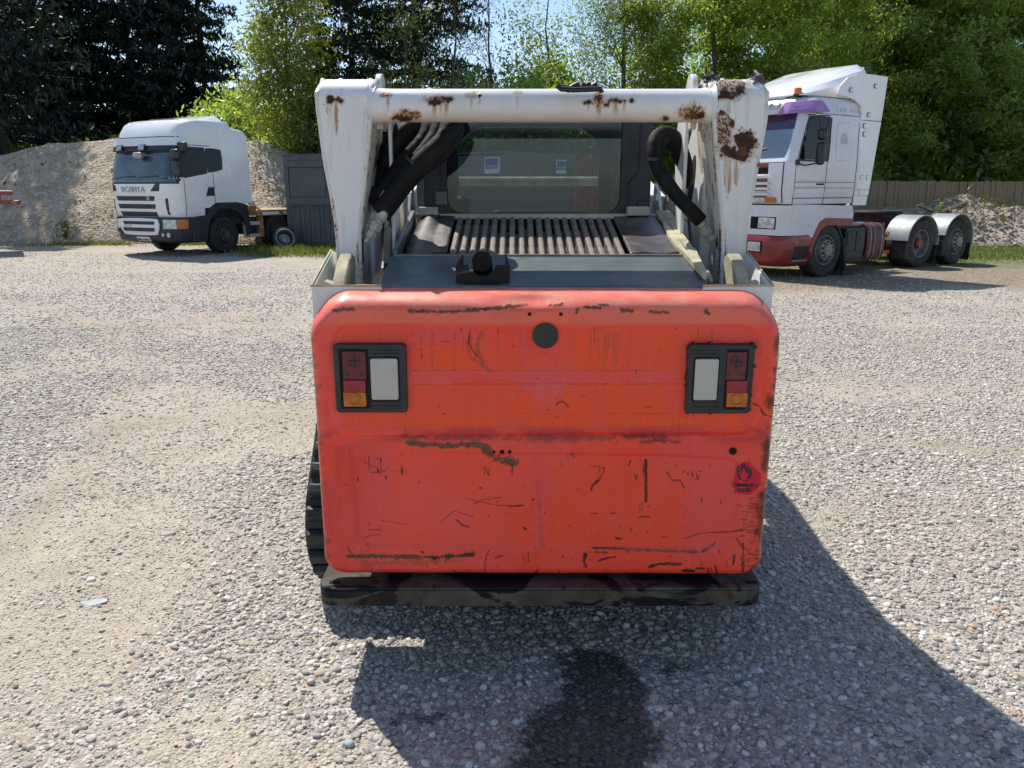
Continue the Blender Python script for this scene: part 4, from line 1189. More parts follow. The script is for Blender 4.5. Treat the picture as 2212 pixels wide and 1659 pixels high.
for i in range(150):
    x0 = rnd.uniform(740, 1630); y0 = rnd.choice([rnd.uniform(980, 1230), rnd.uniform(1185, 1232), rnd.uniform(700, 930)])
    a = rnd.choice([0, 0, 1.57, 1.4, rnd.uniform(0, 3.1)]); L = rnd.uniform(1, 9) * (2.2 if rnd.random() < 0.1 else 1)
    stroke(wr, [(x0, y0), (x0 + L * math.cos(a), y0 + L * math.sin(a))], rnd.uniform(0.8, 2.2), rnd.uniform(0.4, 0.9), 0.5)
for i in range(60):     # scuffs gathered on the right edge and lower right corner
    x0 = rnd.gauss(1632, 12); y0 = rnd.uniform(1040, 1230); L = rnd.uniform(4, 26)
    stroke(wr, [(x0 - L, y0 + rnd.uniform(-2, 3)), (x0, y0)], rnd.uniform(0.8, 2.2), rnd.uniform(0.4, 0.9), 0.6)
for i in range(26):     # runs down from the top of the left panel
    x0 = rnd.choice([rnd.gauss(1025, 22), rnd.gauss(1320, 25), rnd.uniform(760, 1600)]); y0 = rnd.uniform(705, 722)
    stroke(wg, [(x0, y0), (x0 + rnd.uniform(-3, 3), y0 + rnd.uniform(18, 90))], rnd.uniform(1.5, 4), rnd.uniform(0.15, 0.4), 0.8, 0.5)
stroke(wg, [(1038, 718), (1030, 750), (1045, 790)], 8, 0.55, 1.2, 0.4)
stroke(wg, [(1010, 740), (1016, 770), (1060, 800)], 5, 0.45, 1.2, 0.4)
# worn outer edge
half_here = np.repeat(half, nc); dedge = half_here - np.abs(P[:, 0] - cx)
edge = sstep(0.030, 0.003, dedge + nz * 0.05) * np.clip(0.3 + 1.3 * (fbm(u * 0.02, v * 0.012, 55) - 0.35), 0, 1)
wg = np.maximum(wg, edge * 0.9 * (v > 700))
wr = np.maximum(wr, sstep(0.05, 0.012, dedge + nz * 0.07) * sstep(0.52, 0.62, fbm(u * 0.05, v * 0.03, 56)) * (u > 1400) * 0.8)
# pink sun fade, tape band ghost, bright unfaded patches
fade = sstep(0.42, 0.66, fbm(u * 0.006 + 3, v * 0.008, 201, 4)) * 0.55
wb = np.maximum(wb, 0.7 * fade * (v > 640))
band = (u > 887) & (u < 1465) & (v > 800) & (v < 829)
bn = sstep(0.30, 0.5, fbm(u * 0.02, v * 0.05, 202, 3))
wb = np.where(band, np.maximum(wb, 0.42 * bn + 0.12), wb)
for y0 in (800, 829): stroke(wr, [(889, y0), (1465, y0)], 0.9, 0.45, 0.8, 0.9)
def sbox(u0, u1, v0, v1, s=3.0, wob=5.0):
    du = nz * wob; return sstep(-s, s, np.minimum(np.minimum(u - u0, u1 - u), np.minimum(v - v0, v1 - v)) + du)
w2r = np.where(in_poly(u, v, UP), sstep(0.46, 0.60, fbm(u * 0.007, v * 0.011 + 9, 203, 4)) * 0.55, 0.22 * sstep(0.5, 0.6, fbm(u * 0.004, v * 0.004, 204)))
for (q_, k_) in (((890, 1045, 748, 800), .8), ((1060, 1130, 752, 800), .6), ((1240, 1470, 712, 800), .85), ((885, 1115, 829, 895), .7), ((1215, 1440, 829, 893), .85), ((1115, 1150, 845, 893), .95), ((745, 890, 708, 742), .5), ((1020, 1150, 990, 1180), .35), ((1190, 1480, 1000, 1180), .4)):
    w2r = np.maximum(w2r, sbox(*q_) * k_)
wb = np.maximum(wb, 0.75 * sbox(1125, 1260, 775, 862, 14, 60)); wb = np.maximum(wb, 0.45 * sbox(1150, 1178, 960, 1182, 10, 40))
wb = np.maximum(wb, 0.55 * sbox(788, 850, 955, 1176, 14, 50)); wb = np.maximum(wb, 0.5 * sbox(1480, 1640, 960, 1215, 40, 60)); wb = np.maximum(wb, 0.4 * sbox(888, 1030, 700, 745, 8, 40)); wb = np.maximum(wb, 0.45 * sbox(900, 985, 800, 880, 12, 70))
for x0 in (878, 1468): stroke(wr, [(x0, 893), (x0 - 3, 948)], 0.9, 0.5, 0.5)
stroke(wr, [(1115, 892), (1440, 893)], 0.8, 0.35, 0.5, 0.8)
stroke(wg, [(1160, 1040), (1172, 1180)], 7, 0.25, 1.5, 0.8)
w2r = np.where((v > 895) & (v < 925) & (u > 750) & (u < 1600), np.maximum(w2r, 0.8), w2r)
w2r = np.where(band, w2r * 0.3, w2r)
w2g = sstep(26, 4, np.abs(v - 938)) * sstep(0.3, 0.6, fbm(u * 0.01, v * 0.03, 205)) * 0.85
w2g = np.maximum(w2g, sstep(900, 700, u) * (v > 960) * sstep(0.35, 0.6, fbm(u * 0.015, v * 0.004, 206)) * 0.55)
lipm = sstep(684, 655, v - (u > 1200) * 0 + 6 * nz)
w2b = lipm * np.clip(0.55 + 0.9 * (fbm(u * 0.03, v * 0.12, 207) - 0.4), 0.2, 1)
w2b = np.maximum(w2b, 0.28 * sstep(0.045, 0.0, dedge) * (v < 950))
w2b = np.maximum(w2b, 0.35 * sstep(712, 690, v))
color_attr(tail.data, "wear", np.stack([wr, wg, wb, np.ones(len(P))], 1))
color_attr(tail.data, "wear2", np.stack([w2r, w2g, w2b, np.ones(len(P))], 1))

def on_tail(uu, vv, off=0.003):
    p = V(uu, vv, TY - 0.002)
    for _ in range(3): p = V(uu, vv, float(tail_y(np.array([p.x]), np.array([p.z]))[0]) - off)
    return p
def tail_disc(name, uu, vv, r_px, mat, th=0.004, n=20):
    p = on_tail(uu, vv, 0.0); r = r_px / 1663 * 2.5
    MB_ = MB(); MB_.disc((p.x, p.y - 0.0035 - th / 2 - (0.007 if name == 'round_plug' else 0.004), p.z), (0, 1, 0), r, th, n)
    return W2(MB_, name, mat, smooth=0.5)
cap = tail_disc("round_plug", 1178, 724, 27.5, M['black'], 0.008, 36)
for (uu, vv, r) in ((1067, 975, 3.4), (1084.5, 975, 5.4), (1101, 975, 4.0), (1582, 973, 8.5)): tail_disc("bolt_hole", uu, vv, r, M['hole'], 0.002)
for uu in (1144, 1211.5):
    p = on_tail(uu, 678, 0.0); W2(MB().box(p.x - .0055, p.x + .0055, p.y - .006, p.y + 0.004, p.z - .0055, p.z + .0055), "square_hole", M['hole'], smooth=None)

# lamp clusters
def rr_box(m, x0, x1, z0, z1, y0, y1, r, n=6, mat=None):
    pts = []
    for (cx_, cz_, a0) in ((x1 - r, z1 - r, 0), (x0 + r, z1 - r, 90), (x0 + r, z0 + r, 180), (x1 - r, z0 + r, 270)):
        for k in range(n + 1):
            a = math.radians(a0 + 90 * k / n); pts.append((cx_ + r * math.cos(a), y0, cz_ + r * math.sin(a)))
    m.prism(pts, (0, y1 - y0, 0), mat)
def lamp_cluster(label, uL, uR, vT, vB, red, clear, flip):
    Yf = 2.43
    a = V(uL, vB, Yf); b = V(uR, vT, Yf); X0, X1, Z0, Z1 = a.x, b.x, a.z, b.z
    t = MB()
    rr_box(t, X0, X1, Z0, Z1, Yf - 0.004, Yf + 0.035, 0.014)
    fr_ = W2(t, "lamp_cluster", M['black'], smooth=0.5, bevel=0.003)
    fr_['label'] = label
    def bx(u0, u1, v0, v1, yo, yi, r, name, mat, bev=0.002):
        p = V(u0, v1, Yf); q_ = V(u1, v0, Yf); m = MB(); rr_box(m, p.x, q_.x, p.z, q_.z, Yf - yo, Yf + yi, r)
        return W2(m, name, mat, fr_, smooth=0.5, bevel=bev)
    r0, r1 = red; c0, c1 = clear
    bx(r0 - 5, r1 + 5, vT + 10, vB - 9, 0.0045, 0.01, 0.004, "lamp_recess", M['hole'], 0)
    bx(r0, r1, vT + 15, vT + 76, 0.009, 0.005, 0.004, "red_lens", M['redlens'])
    bx(r0 + 1, r1, vT + 77.5, vT + 102, 0.010, 0.005, 0.001, "red_reflector", M['redbright'], 0)
    bx(r0 + 1, r1 + 1, vT + 103, vT + 134, 0.009, 0.005, 0.004, "amber_lens", M['amber'])
    p = V((r0 + r1) / 2 + 1, vT + 118, Yf); W2(MB().lathe([(0.0205, -0.0105), (0.0205, -0.0125), (0.017, -0.0125), (0.017, -0.0105)], (p.x, Yf, p.z), (0, 1, 0), 28, close=True), "lens_ring", M['amber'], fr_)
    p = V((r0 + r1) / 2, vT + 36, Yf)
    W2(MB().lathe([(0.021, -0.0095), (0.021, -0.0112), (0.0195, -0.0112), (0.0195, -0.0095)], (p.x, Yf, p.z), (0, 1, 0), 28, close=True), "lens_ring", M['redlens'], fr_)
    cr = MB()
    for (w_, h_) in ((0.017, 0.0022), (0.0022, 0.017)): cr.box(p.x - w_, p.x + w_, Yf - 0.0115, Yf - 0.009, p.z - h_, p.z + h_)
    W2(cr, "lens_cross", M['ink'], fr_, smooth=None)
    for du in (-16, 16):
        p = V((r0 + r1) / 2 + du, vT + 72 - 7, Yf); W2(MB().disc((p.x, Yf - 0.011, p.z), (0, 1, 0), 0.0045, 0.004, 10), "screw", M['ink'], fr_)
    bx(c0 - 3, c1 + 3, vT + 27, vT + 122, 0.0048, 0.01, 0.006, "lamp_recess", M['hole'], 0)
    cl = bx(c0, c1, vT + 30, vT + 119, 0.012, 0.005, 0.007, "clear_lens", M['clearlens'], 0.003)
    for (va, vb) in ((vT + 13, vT + 17), (vT + 20, vT + 24), (vB - 24, vB - 20), (vB - 15, vB - 11)):
        bx(c0 - 2, c1 + 3, va, vb, 0.0075, 0.002, 0.0008, "rib", M['black'], 0)
lamp_cluster("left lamp cluster with the red lens on its outer side", 727, 876, 743, 891, (743, 790), (804, 859), False)
lamp_cluster("right lamp cluster with ragged black sealant round it", 1479, 1632, 744, 893, (1566, 1613), (1496, 1552), True)
# ragged sealant round the right lamp frame
m = MB()
p0 = V(1479, 893, 2.43); p1 = V(1632, 744, 2.43)
for i in range(16):
    f = rnd.random(); s = rnd.choice([0, 0, 1, 2, 2])
    if s == 0: c = (p1.x + rnd.uniform(-.002, .004), p0.z + f * (p1.z - p0.z))
    elif s == 1: c = (p0.x - rnd.uniform(-.003, .001), p0.z + f * (p1.z - p0.z))
    else: c = (p0.x + f * (p1.x - p0.x), (p0.z if rnd.random() < .6 else p1.z) + rnd.uniform(-.003, .003))
    m.box(c[0] - rnd.uniform(.002, .005), c[0] + rnd.uniform(.002, .004), 2.424, 2.45, c[1] - rnd.uniform(.002, .005), c[1] + rnd.uniform(.002, .006))
W2(m, "sealant", M['black'], smooth=None)["kind"] = "stuff"

# flammable liquid sticker
def tail_sheet(name, poly, mat, off, parent=loader, th=0.0008):
    m = MB(); m.prism([on_tail(a, b, off) for a, b in poly], (0, -th, 0)); return W2(m, name, mat, parent, smooth=None)
st = tail_sheet("warning_sticker", [(1614, 996), (1629, 1010), (1643, 1024), (1643, 1046), (1632, 1060), (1622, 1068), (1604, 1069), (1585, 1064), (1590, 1052), (1583, 1045), (1588, 1028), (1590, 1012), (1600, 1004)], M['sticker'], 0.0065)
st['label'] = "torn crimson flammable liquid sticker"
for poly in ([(1597, 1036), (1592, 1026), (1592, 1014), (1595, 1004), (1597, 1014), (1597, 1024), (1602, 1036)],
             [(1597, 1016), (1601, 1008), (1601, 1000), (1606, 1008), (1607, 998), (1611, 1006), (1613, 1014), (1617, 1004), (1617, 1018), (1613, 1025), (1611, 1016), (1606, 1011), (1602, 1018), (1600, 1026)],
             [(1614, 1037), (1621, 1032), (1625, 1024), (1623, 1018), (1620, 1009), (1618, 1019), (1617, 1027)],
             [(1602, 1039), (1614, 1039), (1614, 1040.2), (1602, 1040.2)]):
    tail_sheet("flame_mark", poly, M['ink'], 0.0082, st)
p = on_tail(1611, 1049, 0.0088)
R90 = Matrix.Rotation(math.pi / 2, 4, 'X')
off = Matrix.Translation((-MX, -2.45, 0))
text_mesh("lettering", "LAMMABLE", 0.0168, M['ink'], st, off @ Matrix.Translation(p) @ R90, 0.0004, sx=1.03, bold=0.0006)
p = on_tail(1608, 1059.5, 0.0088)
text_mesh("lettering", "IQUID", 0.0168, M['ink'], st, off @ Matrix.Translation(p) @ R90, 0.0004, sx=1.0, bold=0.0006)

# ---- bumper
m = MB()
bx0, bx1, by0, by1, bz0, bz1 = -0.672, 0.869, 2.395, 2.80, 0.293, 0.366
pts = []; r = 0.05
for (cx_, cy_, a0) in ((bx1 - r, by0 + r, 270), (bx1, by1, None), (bx0, by1, None), (bx0 + r, by0 + r, 180)):
    if a0 is None: pts.append((cx_, cy_, bz1)); continue
    for k in range(9):
        a = math.radians(a0 + 90 * k / 8); pts.append((cx_ + r * math.cos(a), cy_ + r * math.sin(a), bz1))
m.prism([(a, b, bz1 - 0.012) for a, b, c in pts], (0, 0, 0.010))
n = len(pts); mid = pts
front = [p for p in pts if p[1] < by0 + r + 0.001]
# skirt following the rounded plan: ends plus front
path = [(bx0, by1)] + [(p[0], p[1]) for p in pts[11:]] + [(p[0], p[1]) for p in pts[:9]] + [(bx1, by1)]
for (a, b) in zip(path[:-1], path[1:]):
    d = Vector((b[0] - a[0], b[1] - a[1], 0)); nn = Vector((-d.y, d.x, 0)).normalized() * 0.012
    m.hexa([(a[0], a[1], bz0), (b[0], b[1], bz0), (b[0] + nn.x, b[1] + nn.y, bz0), (a[0] + nn.x, a[1] + nn.y, bz0),
            (a[0], a[1], bz1 - 0.0125), (b[0], b[1], bz1 - 0.0125), (b[0] + nn.x, b[1] + nn.y, bz1 - 0.0125), (a[0] + nn.x, a[1] + nn.y, bz1 - 0.0125)])
bm_ = W2(m, "bumper", M['bumper'], smooth=0.6, bevel=0.004)
for X_ in (bx0 + 0.035, bx1 - 0.05):
    W2(MB().box(X_, X_ + 0.035, by0 + 0.03, by0 + 0.045, bz1 - 0.001, bz1 + 0.0015), "slot", M['hole'], bm_, smooth=None)
W2(MB().box(-0.60, 0.79, 2.64, 2.72, 0.30, 0.60), "rear_frame", M['chassis'], smooth=None)
W2(MB().box(-0.30, 0.50, 2.60, 4.6, 0.27, 0.62), "belly_pan", M['chassis'], smooth=None)

# ---- body
m = MB()
m.box(MX - 0.44, MX + 0.44, 2.62, 4.55, 0.62, 1.30)
W2(m, "engine_bay", M['chassis'], smooth=None)
def side_bin(s):
    """white side box open at the top, s = -1 left, 1 right"""
    m = MB(); xo = MX + s * 0.762; xi = MX + s * 0.53; th = 0.008 * s
    # rear plate
    m.box(min(xo, xi), max(xo, xi), 2.535, 2.545, 0.72, 1.385)
    # outer plate with rising top edge
    m.prism([(xo, 2.545, 0.72), (xo, 2.545, 1.385), (xo + 0.022 * s, 2.94, 1.470), (xo + 0.02 * s, 3.0, 1.455), (xo, 3.2, 1.33), (xo, 4.3, 1.30), (xo, 4.3, 0.80), (xo, 3.0, 0.80)], (-th, 0, 0))
    m.box(min(xo, xi) + 0.01, max(xo, xi) - 0.01, 2.55, 3.0, 1.16, 1.17)
    m.box(min(xo, xi), max(xo, xi), 2.56, 4.3, 0.80, 0.82)
    o = W2(m, "side_box", M['white'], smooth=None, bevel=0.003)
    lip = MB(); lip.tube([(xi, 2.538, 1.387), (xo, 2.538, 1.387), (xo + 0.022 * s, 2.94, 1.472), (xo + 0.02 * s, 3.0, 1.457)], 0.005, 6)
    W2(lip, "box_rim", M['seal'], o)
    # hooked latch plate standing in the box
    h = MB(); c0 = MX + s * 0.665
    prof = [(2.60, 1.25), (2.60, 1.37), (2.63, 1.405), (2.70, 1.455), (2.76, 1.475), (2.80, 1.46), (2.81, 1.42), (2.78, 1.36), (2.74, 1.25)]
    h.prism([(c0, a, b) for a, b in prof], (0.045 * s, 0, 0))
    h.hexa([(c0 - .02 * s, 2.60, 1.25), (c0 + .07 * s, 2.60, 1.25), (c0 + .07 * s, 2.64, 1.25), (c0 - .02 * s, 2.64, 1.25),
            (c0 - .02 * s, 2.60, 1.36), (c0 + .07 * s, 2.60, 1.395), (c0 + .07 * s, 2.64, 1.40), (c0 - .02 * s, 2.64, 1.37)])
    W2(h, "latch_plate", M['seal'], o, smooth=0.5, bevel=0.006)
side_bin(-1); side_bin(1)
for s in (-1, 1):       # inner shelf and black valve bits beside the hood
    m = MB(); xs_ = MX + s * 0.50
    m.box(xs_ - 0.05, xs_ + 0.05, 2.62, 3.2, 1.10, 1.16)
    W2(m, "inner_shelf", M['chassis'], smooth=None)
    a = MX + s * 0.535
    m = MB(); m.tube([(a - .03, 2.86, 1.16), (a - .03, 2.86, 1.43), (a + .04, 2.86, 1.43), (a + .04, 2.86, 1.20)], 0.009, 6)
    m.box(a - 0.035, a + 0.045, 2.90, 2.99, 1.22, 1.40)
    m.box(a - 0.02, a + 0.05, 2.80, 2.86, 1.30, 1.36)
    W2(m, "valve_block", M['black'], smooth=None, bevel=0.004)
    m = MB(); m.tube([(a + .0, 3.02, 1.2), (a + .0, 3.04, 1.50)], 0.022, 14); W2(m, "cylinder_rod", M['chrome'])
    m = MB(); m.tube([(a - 0.02, 2.66, 1.37), (a + 0.0, 2.68, 1.395), (a + 0.05, 2.72, 1.405), (a + 0.07, 2.74, 1.38)], [0.014, 0.016, 0.016, 0.01], 8)
    W2(m, "wiring_duct", M['cream'])

# ---- lift arm uprights
def upright(s, left_pts, right_pts, vtop, rust):
    """left/right edge (v -> u) tables of the rear face"""
    Yf = 2.915
    vs = np.linspace(vtop, 640, 250); ss = np.linspace(0, 1, 84)
    uL = np.interp(vs, [p[1] for p in left_pts], [p[0] for p in left_pts]); uR = np.interp(vs, [p[1] for p in right_pts], [p[0] for p in right_pts])
    ztop = V(800, vtop, Yf).z
    VV = []; 
    for i, vv in enumerate(vs):
        a = V(uL[i], vv, Yf); b = V(uR[i], vv, Yf)
        top_d = ztop - a.z
        back = 0.0
        if top_d < 0.07: back = 0.09 * (1 - math.sqrt(max(0, 1 - (1 - top_d / 0.07) ** 2)))
        for f in ss:
            e = min(f, 1 - f)
            bow = 0.010 * max(0, 1 - e / 0.06) ** 2
            x = a.x + (b.x - a.x) * f; VV.append((x, Yf + back + bow, a.z))
    P = np.array(VV); u, v = to_uv(P)
    wR = np.zeros(len(P)); wG = np.zeros(len(P)); wB = np.zeros(len(P))
    for (kind, cx_, cy_, rx, ry, amt, seed) in rust:
        b = blob(u, v, cx_, cy_, rx, ry, seed, 0.6 if kind != 'G' else 0.25, 0.16) * amt
        if kind in 'RM' and rx > 3: wG = np.maximum(wG, 0.5 * amt * blob(u, v, cx_, cy_ + ry * .2, rx * 1.22 + 2, ry * 1.25 + 2, seed, 0.5, 0.16))
        if kind == 'R': wR = np.maximum(wR, b)
        elif kind == 'M':   # speckled, half rusted
            b2 = b * sstep(0.40, 0.56, fbm(u * 0.5, v * 0.5, seed + 3, 3)); wR = np.maximum(wR, b2); wG = np.maximum(wG, b * 0.75)
        elif kind == 'X': wR = wR * (1 - b)
        else: wG = np.maximum(wG, b * np.clip(fbm(u * 0.35, v * 0.02, seed) * 2 - 0.3, 0, 1))
    e = np.tile(np.minimum(ss, 1 - ss), len(vs))
    wR = np.maximum(wR, sstep(0.035, 0.01, e + (fbm(u * .2, v * .12, 9) - 0.5) * 0.08) * sstep(0.54, 0.62, fbm(u * 0.1, v * 0.06, 10)) * 0.9)
    wB = np.maximum(wB, sstep(0.06, 0.0, e) * 0.7)
    st_ = fbm(u * 0.09, v * 0.01, 12); wG = np.maximum(wG, sstep(0.60, 0.75, st_) * 0.16)
    o = fast_mesh("lift_arm_upright", P - np.array([MX, 2.45, 0]), grid_quads(len(vs), len(ss)), M['white'], loader, smooth=True)
    color_attr(o.data, "wear", np.stack([wR, wG, wB, np.ones(len(P))], 1))
    sol = o.modifiers.new("thickness", 'SOLIDIFY'); sol.thickness = 0.012; sol.offset = -1
    # side plates with a proud flange
    for tab, side in ((left_pts, -1), (right_pts, 1)):
        sel = list(tab)
        m = MB(); prev = None
        for k, (uu, vv) in enumerate(sel):
            p = V(uu, vv, Yf); z = p.z; x = p.x
            y0 = Yf - 0.012; y1 = Yf + 0.24
            if k == 0: y0 += 0.10
            if k == 1: y0 += 0.03
            if vv > 330: y1 = Yf + 0.24 - (vv - 330) / 280 * 0.06
            ring = [(x - 0.0075, y0, z), (x + 0.0075, y0, z), (x + 0.0075, y1, z), (x - 0.0075, y1, z)]
            base = len(m.v); m.v.extend(ring)
            if prev is not None:
                for q_ in range(4):
                    m.f.append((prev + q_, prev + (q_ + 1) % 4, base + (q_ + 1) % 4, base + q_)); m.m.append(0)
            else: m.f.append((base, base + 1, base + 2, base + 3)); m.m.append(0)
            prev = base
        m.f.append((prev, prev + 1, prev + 2, prev + 3)); m.m.append(0)
        W2(m, "side_flange", M['chip'], o, smooth=0.7, bevel=0.003)
    return o
LL = [(694, 172), (688, 184), (685, 200), (688, 238), (693, 274), (702, 343), (717, 419), (727, 479), (732, 531), (734, 606), (735, 640)]
LR = [(806, 172), (807, 184), (805, 200), (800, 250), (797, 300), (789, 380), (781, 450), (777, 500), (778, 540), (781, 606), (782, 640)]
RL = [(1534, 172), (1534, 184), (1537, 200), (1542, 260), (1546, 320), (1554, 410), (1561, 495), (1561, 540), (1559, 570), (1557, 606), (1556, 640)]
RR = [(1642, 172), (1650, 184), (1656, 200), (1652, 259), (1641, 320), (1628, 389), (1613, 470), (1607, 516), (1605, 560), (1605, 606), (1604, 640)]
up_l = upright(-1, LL, LR, 172, [('R', 715, 215, 9, 8, 1, 3), ('R', 734, 217, 8, 5.5, 1, 5), ('R', 702, 227, 1.6, 1.6, 1, 5), ('G', 728, 252, 4, 40, 0.95, 6), ('G', 711, 238, 6, 9, 0.7, 7), ('R', 795, 280, 2.5, 9, 1, 8),
                                 ('R', 779, 545, 5, 34, 1, 9)])
up_l['label'] = "left upright with two small rust spots near the top"
up_r = upright(1, RL, RR, 172, [('M', 1578, 188, 31, 13, 1, 21), ('R', 1572, 208, 27, 8, 1, 22), ('R', 1598, 198, 10, 9, 1, 23), ('R', 1557, 246, 8, 6, 1, 24), ('M', 1562, 282, 16, 36, 1, 25), ('R', 1578, 266, 6, 9, 1, 26),
                                ('R', 1606, 306, 23, 25, 1, 27), ('R', 1585, 330, 34, 12, 1, 28), ('R', 1565, 322, 10, 8, 1, 29), ('R', 1602, 340, 16, 9, 1, 30), ('X', 1590, 321, 3.4, 5, 1, 31),
                                ('G', 1570, 375, 8, 50, 1.0, 32), ('G', 1588, 370, 5, 34, 0.8, 33), ('G', 1570, 230, 8, 18, 0.5, 34), ('R', 1558, 520, 4, 30, 1, 35), ('M', 1560, 545, 5, 50, 1, 36)])
up_r['label'] = "right upright with a large peeled rust patch"

# ears and pins on top of the uprights
def ear(x, y, z, r, w, mat=M['chip']):
    m = MB(); m.lathe([(1e-4, -w / 2), (r, -w / 2), (r, w / 2), (1e-4, w / 2)], (x, y, z), (1, 0, 0), 26)
    m.box(x - w / 2, x + w / 2, y - r, y + r, z - 0.14, z)
    o = W2(m, "pivot_ear", mat, smooth=0.6, bevel=0.003)
    W2(MB().disc((x + w / 2 - 0.001, y + 0.01, z), (1, 0, 0), r * 0.35, 0.006, 14), "pin", M['steel'], o)
    return o
zt = V(800, 172, 2.94).z
for uu in (697, 736, 800, 820, 1497, 1522, 1560, 1640):
    x = V(uu, 170, 3.05).x
    ear(x, 3.06, zt - 0.025, 0.045 if uu not in (820, 1497) else 0.06, 0.014 if uu not in (820, 1497) else 0.022)
m = MB()
for i in range(26):     # crumpled film caught on the right ears
    x = V(1535 + rnd.choice([0, 100]) + rnd.gauss(0, 9), 170, 2.98).x; y = 2.98 + rnd.uniform(-.04, .04); z = zt + rnd.uniform(-0.01, 0.022)
    m.tube([(x, y, z), (x + rnd.uniform(-.02, .02), y + rnd.uniform(-.02, .02), z + rnd.uniform(-.012, .016)), (x + rnd.uniform(-.02, .02), y + rnd.uniform(-.02, .02), z + rnd.uniform(-.02, .01))], rnd.uniform(.004, .009), 5)
W2(m, "grease_film", M['cover'], smooth=None)["kind"] = "stuff"

# ---- cross tube
ty = 2.955; tr_ = 0.0575
pz = V(1170, 228.5, ty).z
xa = V(800, 230, ty).x; xb = V(1538, 230, ty).x
nu, na = 420, 64
A = np.linspace(0, 2 * np.pi, na); Xs = np.linspace(xa, xb, nu)
AA, XX = np.meshgrid(A, Xs)
flare = 0.018 * np.exp(-(XX - xa) / 0.02) + 0.018 * np.exp(-(xb - XX) / 0.02)
P = np.stack([XX.ravel(), (ty - (tr_ + flare) * np.cos(AA)).ravel(), (pz + (tr_ + flare) * np.sin(AA)).ravel()], 1)
u, v = to_uv(P); facing = (P[:, 1] < ty + 0.01)
wR = np.zeros(len(P)); wG = np.zeros(len(P)); wB = np.zeros(len(P))
for (cx_, cy_, rx, ry, k, sd) in ((878, 250, 25, 11, 'M', 1), (872, 256, 22, 5, 'R', 2), (946, 217, 25, 8, 'M', 3), (940, 222, 14, 6, 'R', 4), (968, 214, 12, 5, 'R', 5), (1018, 205, 14, 8, 'S', 6), (1036, 207, 4, 4, 'R', 7),
                                (1495, 243, 23, 15, 'M', 8), (1504, 250, 16, 9, 'R', 9), (1436, 256, 7, 5, 'R', 10), (1293, 212, 9, 17, 'M', 11), (1294, 212, 5, 8, 'R', 12), (1271, 222, 10, 4, 'R', 13), (1310, 226, 7, 4, 'R', 14),
                                (1334, 218, 19, 5, 'M', 15), (1330, 217, 12, 3.5, 'R', 16), (1118, 200, 10, 4, 'S', 17), (833, 205, 12, 4, 'M', 18), (1365, 218, 5, 4, 'R', 19)):
    b = blob(u, v, cx_, cy_, rx, ry, sd, 0.6, 0.16) * facing
    if k in 'RM' and rx > 4: wG = np.maximum(wG, 0.45 * facing * blob(u, v, cx_, cy_, rx * 1.25 + 2, ry * 1.3 + 2, sd, 0.5, 0.16))
    if k == 'R': wR = np.maximum(wR, b)
    elif k == 'M':
        wR = np.maximum(wR, b * sstep(0.42, 0.58, fbm(u * 0.4, v * 0.4, sd, 3))); wG = np.maximum(wG, b * 0.9)
    else: wG = np.maximum(wG, b * 0.6)
for (cx_, y0, y1, w, a) in ((838, 212, 245, 5, .8), (938, 228, 262, 6, .8), (965, 222, 258, 7, .95), (952, 225, 250, 4, .7), (1018, 212, 245, 4, .6), (1036, 212, 230, 3, .5), (1293, 228, 258, 7, .9), (1271, 226, 245, 3, .6), (1330, 222, 256, 9, .85),
                            (1348, 222, 250, 6, .7), (1118, 202, 258, 3, .35), (1500, 215, 235, 4, .5)):
    b = sstep(w, w * 0.2, np.abs(u - cx_) + (fbm(u * .1, v * .1, 3) - .5) * 5) * sstep(y0 - 3, y0 + 2, v) * sstep(y1, y0 + 6, v) * a * facing
    wG = np.maximum(wG, b)
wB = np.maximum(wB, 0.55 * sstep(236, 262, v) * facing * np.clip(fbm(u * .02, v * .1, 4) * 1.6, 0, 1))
tube = fast_mesh("cross_tube", P - np.array([MX, 2.45, 0]), grid_quads(nu, na), M['white'], loader, smooth=True)
color_attr(tube.data, "wear", np.stack([wR, wG, wB, np.ones(len(P))], 1))

